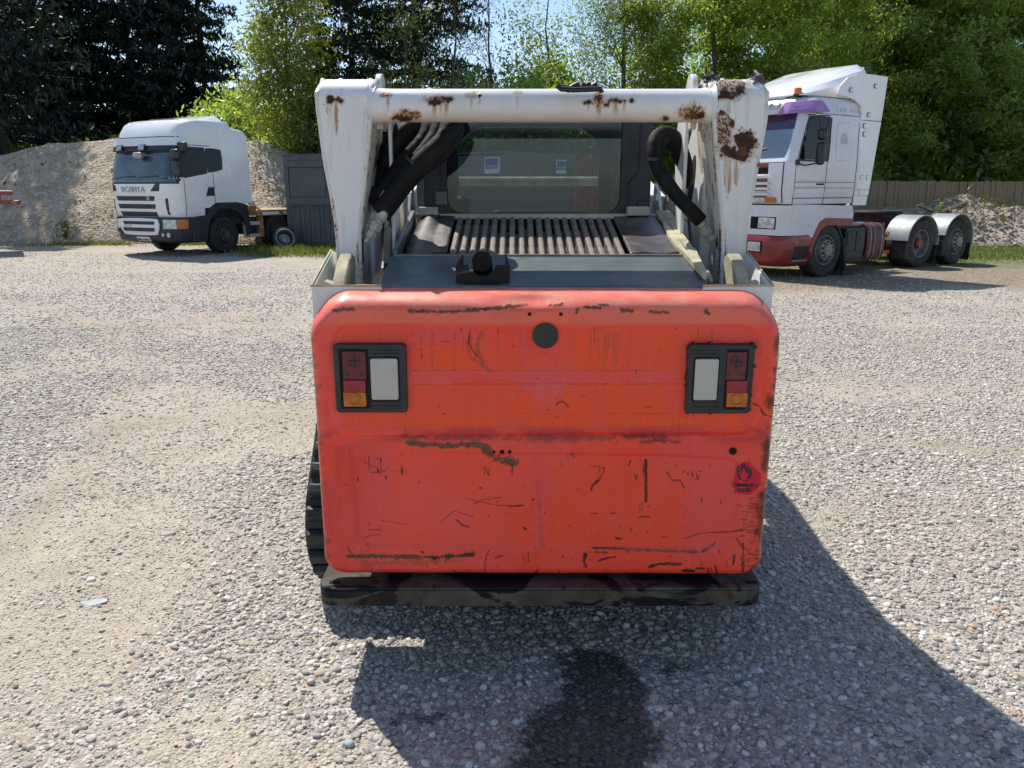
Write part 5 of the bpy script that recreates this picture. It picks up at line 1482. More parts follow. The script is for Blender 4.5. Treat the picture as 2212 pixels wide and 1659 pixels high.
# ---- lift arms running forward past the cab
def yz_plate(m, x0, x1, pts, hole=None):
    m.prism([(x0, a, b) for a, b in pts], (x1 - x0, 0, 0))
for s in (-1, 1):
    xi = MX + s * 0.645; xo = MX + s * 0.735
    m = MB()
    arm = [(3.09, 1.36), (3.09, 2.03), (3.20, 2.03), (3.33, 1.95), (3.48, 1.80), (3.76, 1.66), (4.3, 1.66), (5.0, 1.78), (5.30, 1.74), (5.42, 1.40), (5.42, 0.62), (5.30, 0.62), (5.14, 1.25), (4.9, 1.42), (4.3, 1.42), (3.74, 1.44), (3.48, 1.38), (3.32, 1.46), (3.22, 1.36)]
    yz_plate(m, xi, xo, arm)
    a_ = W2(m, "lift_arm", M['white'], smooth=None, bevel=0.006)
    # dark oval opening in the inner face
    e = MB(); pts = []
    for k in range(20):
        t_ = 2 * math.pi * k / 20; pts.append((xi - 0.003 * s, 3.29 + 0.045 * math.cos(t_) - 0.03 * math.sin(t_), 1.72 + 0.11 * math.sin(t_)))
    e.prism(pts, (0.01 * s, 0, 0)); W2(e, "arm_opening", M['hole'], a_, smooth=None)
    # strut that leans from the upright down and forward
    st_ = MB(); xs0 = MX + s * 0.555
    st_.prism([(xs0, 3.05, 1.30), (xs0, 3.05, 1.97), (xs0, 3.19, 1.98), (xs0, 3.23, 1.86), (xs0, 3.15, 1.55), (xs0, 3.11, 1.30)], (0.014 * s, 0, 0))
    W2(st_, "arm_web", M['white'], smooth=None, bevel=0.004)
    # lower link with a slotted hole
    lk = MB(); xk = MX + s * 0.60
    lk.prism([(xk, 3.16, 1.30), (xk, 3.22, 1.50), (xk, 3.34, 1.70), (xk, 3.44, 1.76), (xk, 3.58, 1.70), (xk, 3.70, 1.60), (xk, 3.56, 1.46), (xk, 3.38, 1.36), (xk, 3.28, 1.26)], (0.03 * s, 0, 0))
    l_ = W2(lk, "lower_link", M['chip'], smooth=None, bevel=0.005)
    e = MB(); e.prism([(xk - 0.003 * s, 3.36 + 0.02 * math.cos(k * math.pi / 8), 1.47 + 0.055 * math.sin(k * math.pi / 8)) for k in range(16)], (0.006 * s, 0, 0))
    W2(e, "slot", M['rustbed'], l_, smooth=None)
    # a green-grey gusset beside the cab
    g = MB(); xg = MX + s * 0.545
    g.prism([(xg, 3.36, 1.50), (xg, 3.66, 1.52), (xg, 3.60, 1.72), (xg, 3.50, 1.68)], (0.012 * s, 0, 0)); W2(g, "gusset", M['white'], smooth=None)
m = MB(); m.tube([(MX - 0.64, 5.2, 1.742), (MX + 0.64, 5.2, 1.742)], 0.03, 18); W2(m, "window_band_tube", M['seal'])  # pale tube added to stand for the light band across the rear window

# ---- hood
def hoodz(y): return 1.459 + 0.224 * (y - 2.84)
m = MB()
hl, hr = MX - 0.532, MX + 0.545
# rear strip with a slight crease shaped along the cross tube's shadow edge
za, zb, zc_ = 1.385, hoodz(2.655) - 0.004, hoodz(2.84)
yA, yB, yC = 2.56, 2.655, 2.84
prof = [(yA, za), (yB, zb), (yC, zc_), (yC, zc_ - 0.03), (yB, zb - 0.05), (yA, za - 0.06)]
sl_ = 0.0
m.prism([(hl - 0.012, a, b) for a, b in prof], (hr - hl + 0.022, 0, 0))
hd = W2(m, "hood", M['hood'], smooth=None, bevel=0.005)
# side rails of the hood opening
for (x0, x1, nm, mt) in ((hl - 0.004, hl + 0.014, "hood_rail", M['hood']), (hr - 0.012, hr + 0.004, "hood_rail", M['hood'])):
    m = MB(); m.hexa([(x0, yC, zc_ - 0.05), (x1, yC, zc_ - 0.05), (x1, 3.40, hoodz(3.40) - 0.05), (x0, 3.40, hoodz(3.40) - 0.05),
                      (x0, yC, zc_ + 0.022), (x1, yC, zc_ + 0.022), (x1, 3.40, hoodz(3.40) + 0.022), (x0, 3.40, hoodz(3.40) + 0.022)])
    W2(m, nm, mt, hd, smooth=None, bevel=0.003)
m = MB()
pts = []
for k in range(15):
    f = k / 14; y = 2.60 + f * 0.80; wob = 0.006 * math.sin(9 * f) + rnd.uniform(-.003, .003)
    pts.append((hr + 0.012 + wob - 0.01 * (1 - f), y, hoodz(y) + 0.012))
for (a, b) in zip(pts[:-1], pts[1:]):
    wA = 0.010 + 0.028 * min(1, (a[1] - 2.6) / 0.3); wB_ = 0.010 + 0.028 * min(1, (b[1] - 2.6) / 0.3)
    m.hexa([(a[0] - wA, a[1], a[2] - .01), (a[0] + wA * .5, a[1], a[2] - .02), (b[0] + wB_ * .5, b[1], b[2] - .02), (b[0] - wB_, b[1], b[2] - .01),
            (a[0] - wA, a[1], a[2] + .008), (a[0] + wA * .5, a[1], a[2] + .012), (b[0] + wB_ * .5, b[1], b[2] + .012), (b[0] - wB_, b[1], b[2] + .008)])
sl2 = W2(m, "foam_seal", M['seal'], hd, smooth=0.8); sl2['label'] = "peeling yellowed foam strip"
W2(MB().hexa([(hl, 3.385, hoodz(3.39) - .012), (hr, 3.385, hoodz(3.39) - .012), (hr, 3.405, hoodz(3.39) - .012), (hl, 3.405, hoodz(3.39) - .012),
              (hl, 3.385, hoodz(3.39) + .010), (hr, 3.385, hoodz(3.39) + .010), (hr, 3.405, hoodz(3.39) + .010), (hl, 3.405, hoodz(3.39) + .010)]), "rear_strip", M['cream'], hd, smooth=None)
W2(MB().box(hl, hr, yC - 0.004, yC + 0.014, zc_ - 0.02, zc_ + 0.006), "grille_sill", M['grille'], hd, smooth=None)
W2(MB().hexa([(hl, yC, zc_ - .09), (hr, yC, zc_ - .09), (hr, 3.40, hoodz(3.4) - .09), (hl, 3.40, hoodz(3.4) - .09), (hl, yC, zc_ - .08), (hr, yC, zc_ - .08), (hr, 3.40, hoodz(3.4) - .08), (hl, 3.40, hoodz(3.4) - .08)]), "radiator_core", M['chassis'], hd, smooth=None)
# slats
g = MB(); y0, y1 = 2.856, 3.375; z0, z1 = hoodz(y0) - 0.004, hoodz(y1) - 0.004
prof = [(-0.0118, -0.035), (0.0118, -0.035), (0.0118, -0.004), (0.0065, 0.003), (-0.0065, 0.003), (-0.0118, -0.004)]
a = [(px_, y0, z0 + pz_) for px_, pz_ in prof]; b = [(px_, y1, z1 + pz_) for px_, pz_ in prof]
n = len(a); vs = a + b; fs = [tuple(range(n))[::-1], tuple(range(n, 2 * n))] + [(i, (i + 1) % n, n + (i + 1) % n, n + i) for i in range(n)]
g.add([(x, y - 2.45, z) for x, y, z in vs], fs)
sp_ = g.build("grille_slat", M['grille'], loader, smooth=0.5, bevel=0.002)
for i in range(18):
    o = sp_ if i == 0 else sp_.copy()
    if i: scene.collection.objects.link(o)
    o.parent = loader; o.location = (-0.222 + 0.0372 * i - MX, 0, rnd.uniform(-0.001, 0.001))
# floor baffles between slats give the uneven steps seen in the gaps
m = MB()
for i in range(17):
    x = -0.222 + 0.0372 * (i + 0.5); ys_ = rnd.uniform(3.18, 3.32) if i > 3 else 3.36
    m.hexa([(x - .009, y0, z0 - .055), (x + .009, y0, z0 - .055), (x + .009, ys_, hoodz(ys_) - .055), (x - .009, ys_, hoodz(ys_) - .055), (x - .009, y0, z0 - .036), (x + .009, y0, z0 - .036), (x + .009, ys_, hoodz(ys_) - .03), (x - .009, ys_, hoodz(ys_) - .03)])
W2(m, "grille_floor", M['grille'], smooth=None)
def cover(x0, x1, name, lab, curl=0.0):
    nxs, nys = 26, 26; vs = []; 
    for j in range(nys):
        y = 2.862 + (3.378 - 2.862) * j / (nys - 1)
        for i in range(nxs):
            f = i / (nxs - 1); x = x0 + (x1 - x0) * f
            z = hoodz(y) + 0.004 + curl * (0.030 * math.sin(math.pi * min(1, f * 1.6)) * (j / nys) ** 2 - 0.028 * (1 - f) ** 3) + 0.003 * math.sin(7 * f + 3 * j / nys)
            vs.append((x, y, z))
    m = MB(); m.add(vs, [tuple(q) for q in grid_quads(nys, nxs)])
    o = W2(m, name, M['cover'], smooth=1.2); s_ = o.modifiers.new("thickness", 'SOLIDIFY'); s_.thickness = 0.022; s_.offset = -1
    o['label'] = lab
cover(MX - 0.505, MX - 0.345, "cover_plate", "dented left cover plate", 1.0)
cover(MX + 0.336, MX + 0.515, "cover_plate", "oily right cover plate", 0.12)

# exhaust outlet and its bracket
m = MB(); c = V(1041, 566, 2.60)
xl, xr = V(986, 600, 2.60).x, V(1101, 600, 2.60).x; zb_ = 1.392; zt_ = 1.452
pts = [(xl, zb_), (xr, zb_), (xr + .001, zt_ - 0.004), (xr - 0.012, zt_), (c.x + 0.047, zt_)]
for k in range(13):
    a = math.pi * k / 12; pts.append((c.x + 0.045 * math.cos(a), zt_ - 0.002 - 0.036 * math.sin(a)))
pts += [(c.x - 0.047, zt_), (xl + 0.010, zt_), (xl - .001, zt_ - 0.004)]
m.prism([(a, 2.575, b) for a, b in pts], (0, 0.006, 0))
m.prism([(xl, 2.578, zb_), (xl, 2.578, zt_), (xl + .012, 2.73, zt_ + 0.025), (xl + .012, 2.73, zb_ + 0.03)], (0.005, 0, 0))
m.prism([(xr, 2.578, zb_), (xr, 2.578, zt_), (xr - .012, 2.73, zt_ + 0.025), (xr - .012, 2.73, zb_ + 0.03)], (-0.005, 0, 0))
br_ = W2(m, "exhaust_guard", M['bumper'], smooth=None, bevel=0.003)
W2(MB().box(c.x - 0.060, c.x + 0.062, 2.565, 2.64, 1.345, 1.395), "guard_foot", M['hole'], br_, smooth=None)
pp = [(c.x, 2.72, 1.36), (c.x, 2.685, 1.43), (c.x, 2.64, 1.452), (c.x, 2.605, 1.462)]
W2(MB().tube(pp, [0.034, 0.034, 0.034, 0.034], 24), "exhaust_pipe", M['hole'], br_)

# ---- cab
def cring(m, outer, inner, y0, y1):
    """frame between two closed 48-point loops, from y0 to y1"""
    n = len(outer); vs = [(a, y0, b) for a, b in outer] + [(a, y0, b) for a, b in inner] + [(a, y1, b) for a, b in outer] + [(a, y1, b) for a, b in inner]
    fs = []
    for i in range(n):
        j = (i + 1) % n
        fs += [(i, j, n + j, n + i), (2 * n + i, 3 * n + i, 3 * n + j, 2 * n + j), (i, 2 * n + i, 2 * n + j, j), (n + i, n + j, 3 * n + j, 3 * n + i)]
    m.add(vs, fs)
def rrect(x0, x1, z0, z1, r, n=12):
    pts = []
    for (cx_, cz_, a0) in ((x1 - r, z1 - r, 0), (x0 + r, z1 - r, 90), (x0 + r, z0 + r, 180), (x1 - r, z0 + r, 270)):
        for k in range(n):
            a = math.radians(a0 + 90 * k / (n - 1)); pts.append((cx_ + r * math.cos(a), cz_ + r * math.sin(a)))
    return pts
CY0, CY1 = 3.42, 4.62
cx0, cx1 = V(903, 460, CY0).x, V(1403, 460, CY0).x
cz0, cz1 = 1.20, 2.085
gx0, gx1 = V(965, 400, CY0).x, V(1341, 400, CY0).x; gz0 = V(1150, 462, CY0).z; gz1 = 2.05

m = MB()
cring(m, rrect(cx0, cx1, cz0, cz1, 0.03), rrect(gx0 - 0.004, gx1 + 0.004, gz0 - 0.004, gz1, 0.075), CY0, CY0 + 0.05)
cring(m, rrect(cx0, cx1, cz0, cz1, 0.03), rrect(cx0 + 0.10, cx1 - 0.10, 1.25, 2.035, 0.16), CY1 - 0.05, CY1)
_o = [(a, b) for a, b in rrect(cx0, cx1, CY0 + 0.051, CY1 - 0.051, 0.02)]; _i = [(a, b) for a, b in rrect(cx0 + 0.05, cx1 - 0.05, CY0 + 0.054, 4.15, 0.13)]
n = len(_o); vs = [(p[0], p[1], z) for z in (cz1 - 0.03, cz1) for L_ in (_o, _i) for p in L_]; fs = []
for i in range(n):
    j = (i + 1) % n; fs += [(i, j, n + j, n + i), (2 * n + i, 3 * n + i, 3 * n + j, 2 * n + j), (i, 2 * n + i, 2 * n + j, j), (n + i, n + j, 3 * n + j, 3 * n + i)]
m.add(vs, fs)
m.box(cx0, cx0 + 0.035, CY0 + 0.051, CY1 - 0.051, 1.20, 1.50); m.box(cx1 - 0.035, cx1, CY0 + 0.051, CY1 - 0.051, 1.20, 1.50)
for xx in (cx0, cx1 - 0.035):
    for k in range(9):
        y = CY0 + 0.12 + k * 0.125; m.box(xx, xx + 0.035, y, y + 0.02, 1.50, cz1 - 0.045)
    for k in range(3): m.box(xx, xx + 0.035, CY0 + 0.051, CY1 - 0.051, 1.62 + k * .13, 1.635 + k * .13)
roofg = _i
cabo = W2(m, "cab", M['cab'], smooth=0.5, bevel=0.004)
m = MB(); cring(m, rrect(gx0 - 0.022, gx1 + 0.022, gz0 - 0.022, gz1 + 0.012, 0.09), rrect(gx0, gx1, gz0, gz1 - 0.004, 0.072), CY0 - 0.012, CY0 + 0.004)
W2(m, "window_seal", M['black'], cabo, smooth=0.5)
m = MB(); m.prism([(a, CY0 + 0.010, b) for a, b in rrect(gx0 - 0.003, gx1 + 0.003, gz0 - 0.003, gz1, 0.074)], (0, 0.005, 0))
W2(m, "rear_window", M['cabglass'], cabo, smooth=None)
m = MB(); m.prism([(a, b, cz1 - 0.018) for a, b in roofg], (0, 0, 0.004)); W2(m, "roof_window", M['cabglass'], cabo, smooth=None)
# raised panel lines on the right post, hinge blocks, catches
for (ua, ub, va, vb, nm, mt, yy) in ((1377, 1401, 434, 478, "hinge_cover", M['cab'], .02), (941, 965, 413, 443, "hinge_cover", M['hood'], .03)):
    p = V(ua, vb, CY0 - 0.01); q_ = V(ub, va, CY0 - 0.01)
    W2(MB().box(p.x, q_.x, CY0 - yy, CY0 + 0.002, p.z, q_.z), nm, mt, cabo, smooth=None, bevel=0.004)
for (ua, ub, va, vb) in ((905, 946, 447, 466), (1354, 1402, 446, 466)):
    p = V(ua, vb, CY0 - 0.045); q_ = V(ub, va, CY0 - 0.045)
    hb = W2(MB().box(p.x, q_.x, CY0 - 0.07, CY0 - 0.012, p.z, q_.z), "hinge_block", M['cream'], smooth=None, bevel=0.006)
p = V(1365, 344, CY0 - .004); W2(MB().disc((p.x, CY0 - 0.006, p.z), (0, 1, 0), 0.006, 0.008, 12), "bolt", M['black'], cabo)
for (ua, va, ub, vb) in ((1358, 394, 1380, 372), (1380, 372, 1386, 262), (1358, 394, 1358, 440)):
    a, b = V(ua, va, CY0 - .003), V(ub, vb, CY0 - .003); W2(MB().tube([a, b], 0.0035, 5), "pressed_line", M['cab'], cabo)
W2(MB().box(cx0 - 0.002, cx0 + 0.028, CY0 - 0.006, CY0, 1.55, 2.08), "edge_trim", M['hood'], cabo, smooth=None, bevel=0.003)
# seat, roof liner, wiring, front screen frame seen through the glass
m = MB(); m.box(MX - 0.42, MX - 0.30, 3.75, 4.2, 1.2, 1.66); m.box(MX - 0.2, MX + 0.28, 3.8, 3.92, 1.2, 1.60)
W2(m, "seat", M['black'], smooth=None, bevel=0.03)
W2(MB().tube([V(1240, 262, 4.2), V(1290, 300, 4.15), V(1335, 345, 4.1)], 0.006, 6), "wiring", M['hole'], cabo)
for k in range(6): W2(MB().box(MX - 0.30 + k * 0.09, MX - 0.24 + k * 0.09, 4.20, 4.23, 2.04, 2.07), "roof_light_dash", M['cream'], cabo, smooth=None)  # pale blocks imitating the dashes of light seen through the roof window
m = MB()
for (a, b, r_) in (((1212, 190), (1232, 193), .012), ((1232, 193), (1252, 183), .013), ((1256, 186), (1270, 192), .014), ((1262, 190), (1276, 182), .012), ((1280, 190), (1290, 183), .013)):
    m.tube([V(*a, 2.82), V((a[0] + b[0]) / 2, (a[1] + b[1]) / 2 - 1, 2.82), V(*b, 2.82)], r_, 8)
m.tube([V(1203, 184, 2.80), V(1212, 192, 2.80), V(1240, 194, 2.8), V(1298, 192, 2.8), V(1300, 200, 2.8)], 0.009, 8)
W2(m, "hose_clump", M['black'])

# ---- hoses
def smooth_path(pts, n=8):
    out = []
    P_ = [pts[0]] + pts + [pts[-1]]
    for i in range(1, len(P_) - 2):
        p0, p1, p2, p3 = P_[i - 1], P_[i], P_[i + 1], P_[i + 2]
        for k in range(n):
            t = k / n
            out.append(0.5 * ((2 * p1) + (p2 - p0) * t + (2 * p0 - 5 * p1 + 4 * p2 - p3) * t * t + (3 * p1 - p0 - 3 * p2 + p3) * t ** 3))
    out.append(pts[-1]); return out
def hose(uvY, r, name="hydraulic_hose", mat=None, squash=None):
    path = smooth_path([V(a, b, c_) for a, b, c_ in uvY], 8)
    rr = [r * 1.08 * (1 + 0.015 * math.sin(i * 1.7) + 0.03 * math.sin(i * 0.35)) for i in range(len(path))]
    m = MB(); m.tube(path, rr, 18)
    return W2(m, name, mat or M['hose'], smooth=1.2)
hose([(822, 462, 2.97), (845, 432, 2.97), (880, 388, 2.97), (918, 345, 2.97), (955, 308, 2.99), (972, 275, 3.03), (968, 240, 3.08), (950, 215, 3.13)], 0.036)
hose([(800, 440, 3.03), (838, 400, 3.04), (872, 355, 3.05), (905, 322, 3.05), (925, 290, 3.07), (928, 262, 3.11), (918, 235, 3.13)], 0.034)
hose([(905, 345, 2.99), (925, 320, 3.00), (945, 285, 3.04), (945, 250, 3.09), (938, 225, 3.13)], 0.030)
hose([(818, 400, 3.13), (828, 370, 3.13), (842, 330, 3.13), (870, 290, 3.13), (915, 262, 3.15), (950, 248, 3.18)], 0.042)
hose([(832, 360, 3.10), (850, 318, 3.10), (880, 283, 3.11), (920, 262, 3.13), (960, 250, 3.15)], 0.034)
hose([(836, 418, 3.00), (862, 384, 3.01), (900, 346, 3.03), (935, 318, 3.04), (955, 285, 3.07), (960, 250, 3.10), (955, 225, 3.12)], 0.017)
hose([(985, 262, 3.08), (990, 285, 3.05), (975, 315, 3.02), (945, 345, 3.0), (915, 368, 2.99)], 0.020)
h1 = hose([(1514, 478, 3.01), (1490, 452, 3.01), (1460, 420, 3.02), (1430, 378, 3.03), (1414, 340, 3.05), (1414, 306, 3.08), (1428, 289, 3.11), (1448, 290, 3.13), (1465, 310, 3.13), (1478, 342, 3.15), (1484, 378, 3.17), (1478, 400, 3.19)], 0.025)
h2 = hose([(1424, 330, 3.09), (1430, 306, 3.11), (1446, 300, 3.13), (1460, 322, 3.15), (1472, 352, 3.17)], 0.022)
def band(c, d, r, w, mat=M['steel'], nm="clamp"):
    W2(MB().lathe([(r, -w), (r + .002, -w), (r + .002, w), (r, w)], c, d, 20, close=True), nm, mat)
band(V(893, 352, 2.970), V(918, 345, 2.970) - V(845, 432, 2.970), 0.037, 0.005, M['black'])
band(V(1414, 345, 3.045), Vector((0.1, 0, 1)), 0.0255, 0.006, M['black'])
def fitting(a, b, r0):
    d = (b - a); L = d.length; dn = d.normalized(); m = MB()
    m.lathe([(1e-4, 0), (r0, 0), (r0, L * .26), (r0 * .82, L * .28), (r0 * .82, L * .38), (1e-4, L * .38)], a, dn, 20)
    m.lathe([(1e-4, L * .38), (r0 * 1.08, L * .38), (r0 * 1.08, L * .60), (1e-4, L * .60)], a, dn, 6)
    m.lathe([(r0 * .8, L * .60), (r0 * .8, L * .66), (r0 * .95, L * .67), (r0 * .95, L * .84), (r0 * .6, L * .85), (r0 * .55, L), (1e-4, L)], a, dn, 6)
    W2(m, "hose_fitting", M['steel'], smooth=0.5, bevel=0.0015)
fitting(V(830, 456, 2.955), V(790, 524, 2.925), 0.0235)
fitting(V(836, 416, 3.0), V(798, 486, 2.975), 0.0175)
fitting(V(1509, 473, 3.010), V(1545, 528, 3.000), 0.0205)

# ---- tracks
def hull(circs, n=40):
    pts = []
    for (cy, cz_, r_) in circs:
        for k in range(n): a = 2 * math.pi * k / n; pts.append((cy + r_ * math.cos(a), cz_ + r_ * math.sin(a)))
    pts = sorted(set(pts))
    def half_(ps):
        h = []
        for p in ps:
            while len(h) >= 2 and (h[-1][0] - h[-2][0]) * (p[1] - h[-2][1]) - (h[-1][1] - h[-2][1]) * (p[0] - h[-2][0]) <= 0: h.pop()
            h.append(p)
        return h
    return half_(pts)[:-1] + half_(pts[::-1])[:-1]
H_ = hull([(3.165, 0.318, 0.268), (3.37, 0.68, 0.16), (4.45, 0.30, 0.25)])
def resample(poly, n):
    L = [0]
    for i in range(len(poly)): a = poly[i]; b = poly[(i + 1) % len(poly)]; L.append(L[-1] + math.dist(a, b))
    out = []
    for k in range(n):
        s = L[-1] * k / n; i = max(j for j in range(len(L)) if L[j] <= s + 1e-9); i = min(i, len(poly) - 1)
        a = poly[i]; b = poly[(i + 1) % len(poly)]; f = (s - L[i]) / max(1e-9, L[i + 1] - L[i])
        out.append(((a[0] + (b[0] - a[0]) * f, a[1] + (b[1] - a[1]) * f), math.atan2(b[1] - a[1], b[0] - a[0])))
    return out
R_ = resample(H_, 160)
for s in (-1, 1):
    xo = MX + s * 0.945 - (0.03 if s > 0 else 0); xi = MX + s * 0.49
    m = MB(); vs = []; n = len(R_)
    for (p, a) in R_:
        nx_, nz_ = math.sin(a), -math.cos(a)
        vs += [(xi, p[0], p[1]), (xo, p[0], p[1]), (xo, p[0] - nx_ * 0.028, p[1] - nz_ * 0.028), (xi, p[0] - nx_ * 0.028, p[1] - nz_ * 0.028)]
    fs = []
    for i in range(n):
        j = (i + 1) % n
        for q_ in range(4): fs.append((4 * i + q_, 4 * i + (q_ + 1) % 4, 4 * j + (q_ + 1) % 4, 4 * j + q_))
    m.add(vs, fs); tk = W2(m, "rubber_track", M['rubber'], smooth=0.8)
    # one lug shape shared by all, each on its place
    lug = MB()
    w_ = abs(xo - xi)
    a_ = [(0.004, -.034, 0), (w_ - .004, -.034, 0), (w_ - .004, .034, 0), (0.004, .034, 0)]
    b_ = [(0.012, -.020, .030), (w_ - .018, -.020, .030), (w_ - .018, .020, .030), (0.012, .020, .030)]
    lug.hexa(a_ + b_)
    lp = lug.build("tread_lug", M['rubber'], tk, smooth=None, bevel=0.006)
    LG = resample(H_, 46)
    for k, (p, a) in enumerate(LG):
        o = lp if k == 0 else lp.copy()
        if k: scene.collection.objects.link(o)
        o.parent = tk
        ey = Vector((0, -math.cos(a), -math.sin(a))); ez = Vector((0, math.sin(a), -math.cos(a)))
        ex = Vector((1, 0, 0))
        base = Vector((min(xi, xo) - MX, p[0] - 2.45, p[1])) + ez * 0.0005
        mt = Matrix((ex, ey, ez)).transposed().to_4x4(); mt.translation = base
        o.matrix_local = mt
    wl = MB()
    for (cy, cz_, r_) in ((3.165, .318, .235), (4.45, .30, .215), (3.37, .68, .12), (3.35, .17, .12), (3.65, .17, .12), (3.95, .17, .12)):
        wl.lathe([(1e-4, 0), (r_ * .5, 0), (r_ * .55, .03), (r_ * .85, .03), (r_, 0.01), (r_, 0.22), (1e-4, .22)], (xi + s * 0.12, cy, cz_), (s, 0, 0), 28)
    wl.box(min(xi, xi + s * .1), max(xi, xi + s * .1), 3.0, 4.45, .2, .42)
    W2(wl, "track_rollers", M['chassis'], smooth=0.5)
# bucket coupler block low at the front, for the shadow and for a side view
m = MB(); m.box(MX - 0.55, MX + 0.55, 5.28, 5.42, 0.25, 0.75); W2(m, "coupler", M['chassis'], smooth=None, bevel=0.01)
m = MB()
for s in (-1, 1): m.tube([(MX + s * .5, 4.5, 1.15), (MX + s * .55, 5.1, 1.2)], 0.04, 12)
W2(m, "tilt_cylinders", M['black'])
# ================================================================ lorries
# local frame of each lorry: x = towards the viewer-side flank, y = rearwards from the bumper, z up
class Body:
    """a cab skin: a rounded plan outline whose front line, half width and corner radius change with height"""
    def __init__(s, rows): s.rows = rows      # (z, yfront, yback, half width, corner radius)
    def at(s, z):
        zs = [r[0] for r in s.rows]; return [float(np.interp(z, zs, [r[k] for r in s.rows])) for k in range(1, 5)]
    def front(s, x, z, off=0.0):
        yf, yb, hw, r = s.at(z); ax = min(abs(x), hw - 1e-4)
        y = yf
        if ax > hw - r:
            d = ax - (hw - r); y = yf + r - math.sqrt(max(0, r * r - d * d))
        crown = 0.06 * (ax / hw) ** 2
        return Vector((math.copysign(ax, x), y + crown * (1 if ax < hw - r else 1) - off, z))
    def side(s, y, z, off=0.0):
        yf, yb, hw, r = s.at(z); yy = y - yf - 0.06; x = hw
        if yy < r: x = hw - r + math.sqrt(max(0, r * r - (r - max(yy, 0)) ** 2))
        return Vector((x + off, y, z))
    def wrap(s, q, z, off=0.0):
        """q = distance round the outline from the middle of the front to the near flank"""
        yf, yb, hw, r = s.at(z)
        if q <= hw - r: return s.front(q, z, off)
        a = min((q - (hw - r)) / r, math.pi / 2); x = hw - r + r * math.sin(a)
        p = Vector((x, yf + r - r * math.cos(a) + 0.06 * (x / hw) ** 2, z)) + Vector((math.sin(a), -math.cos(a), 0)) * off
        p.y += max(0, (q - (hw - r)) - r * math.pi / 2); return p
    def skin(s, nf=14, nc=8):
        m = MB(); prev = None; zs = []
        for a, b in zip(s.rows[:-1], s.rows[1:]):
            k = max(1, int((b[0] - a[0]) / 0.08)); zs += [a[0] + (b[0] - a[0]) * i / k for i in range(k)]
        zs.append(s.rows[-1][0]); N = None
        for z in zs:
            yf, yb, hw, r = s.at(z); ring = []
            for i in range(nf + 1): ring.append(s.front(-(hw - r) + 2 * (hw - r) * i / nf, z))
            for i in range(1, nc + 1):
                a = math.pi / 2 * i / nc; x = hw - r + r * math.sin(a); ring.append(Vector((x, yf + r - r * math.cos(a) + 0.06 * (x / hw) ** 2, z)))
            ring.append(Vector((hw, yb, z))); ring.append(Vector((-hw, yb, z)))
            for i in range(nc, 0, -1):
                a = math.pi / 2 * i / nc; x = hw - r + r * math.sin(a); ring.append(Vector((-x, yf + r - r * math.cos(a) + 0.06 * (x / hw) ** 2, z)))
            N = len(ring); base = len(m.v); m.v.extend([tuple(p) for p in ring])
            if prev is not None:
                for i in range(N): m.f.append((prev + i, prev + (i + 1) % N, base + (i + 1) % N, base + i)); m.m.append(0)
            else: m.f.append(tuple(range(base, base + N))[::-1]); m.m.append(0)
            prev = base
        m.f.append(tuple(range(prev, prev + N))); m.m.append(0)
        return m

def patch(f, c, nx=10, nz=8, off=0.006, th=0.012, k=0.0, outn=None):
    """panel lying on surface f(a, z, off); c = four (a, z) corners bl br tr tl; k rounds the corners"""
    m = MB(); fr = []; bk = []
    for j in range(nz + 1):
        for i in range(nx + 1):
            s, t = 2 * i / nx - 1, 2 * j / nz - 1
            if k: s, t = s * math.sqrt(1 - k * t * t / 2), t * math.sqrt(1 - k * s * s / 2)
            p, q = (s + 1) / 2, (t + 1) / 2
            a = (c[0][0] * (1 - p) + c[1][0] * p) * (1 - q) + (c[3][0] * (1 - p) + c[2][0] * p) * q
            z = (c[0][1] * (1 - p) + c[1][1] * p) * (1 - q) + (c[3][1] * (1 - p) + c[2][1] * p) * q
            fr.append(f(a, z, off)); bk.append(f(a, z, off - th))
    n = len(fr); Q = [tuple(q) for q in grid_quads(nz + 1, nx + 1)]
    fs = Q + [tuple(i + n for i in q)[::-1] for q in Q]
    def border():
        w = nx + 1
        b = list(range(0, w)) + [w * j + nx for j in range(1, nz + 1)] + [w * nz + i for i in range(nx - 1, -1, -1)] + [w * j for j in range(nz - 1, 0, -1)]
        return b
    b = border()
    for i in range(len(b)):
        j = (i + 1) % len(b); fs.append((b[i], b[j], n + b[j], n + b[i]))
    m.add(fr + bk, fs); return m

def rect(a0, a1, z0, z1): return [(a0, z0), (a1, z0), (a1, z1), (a0, z1)]

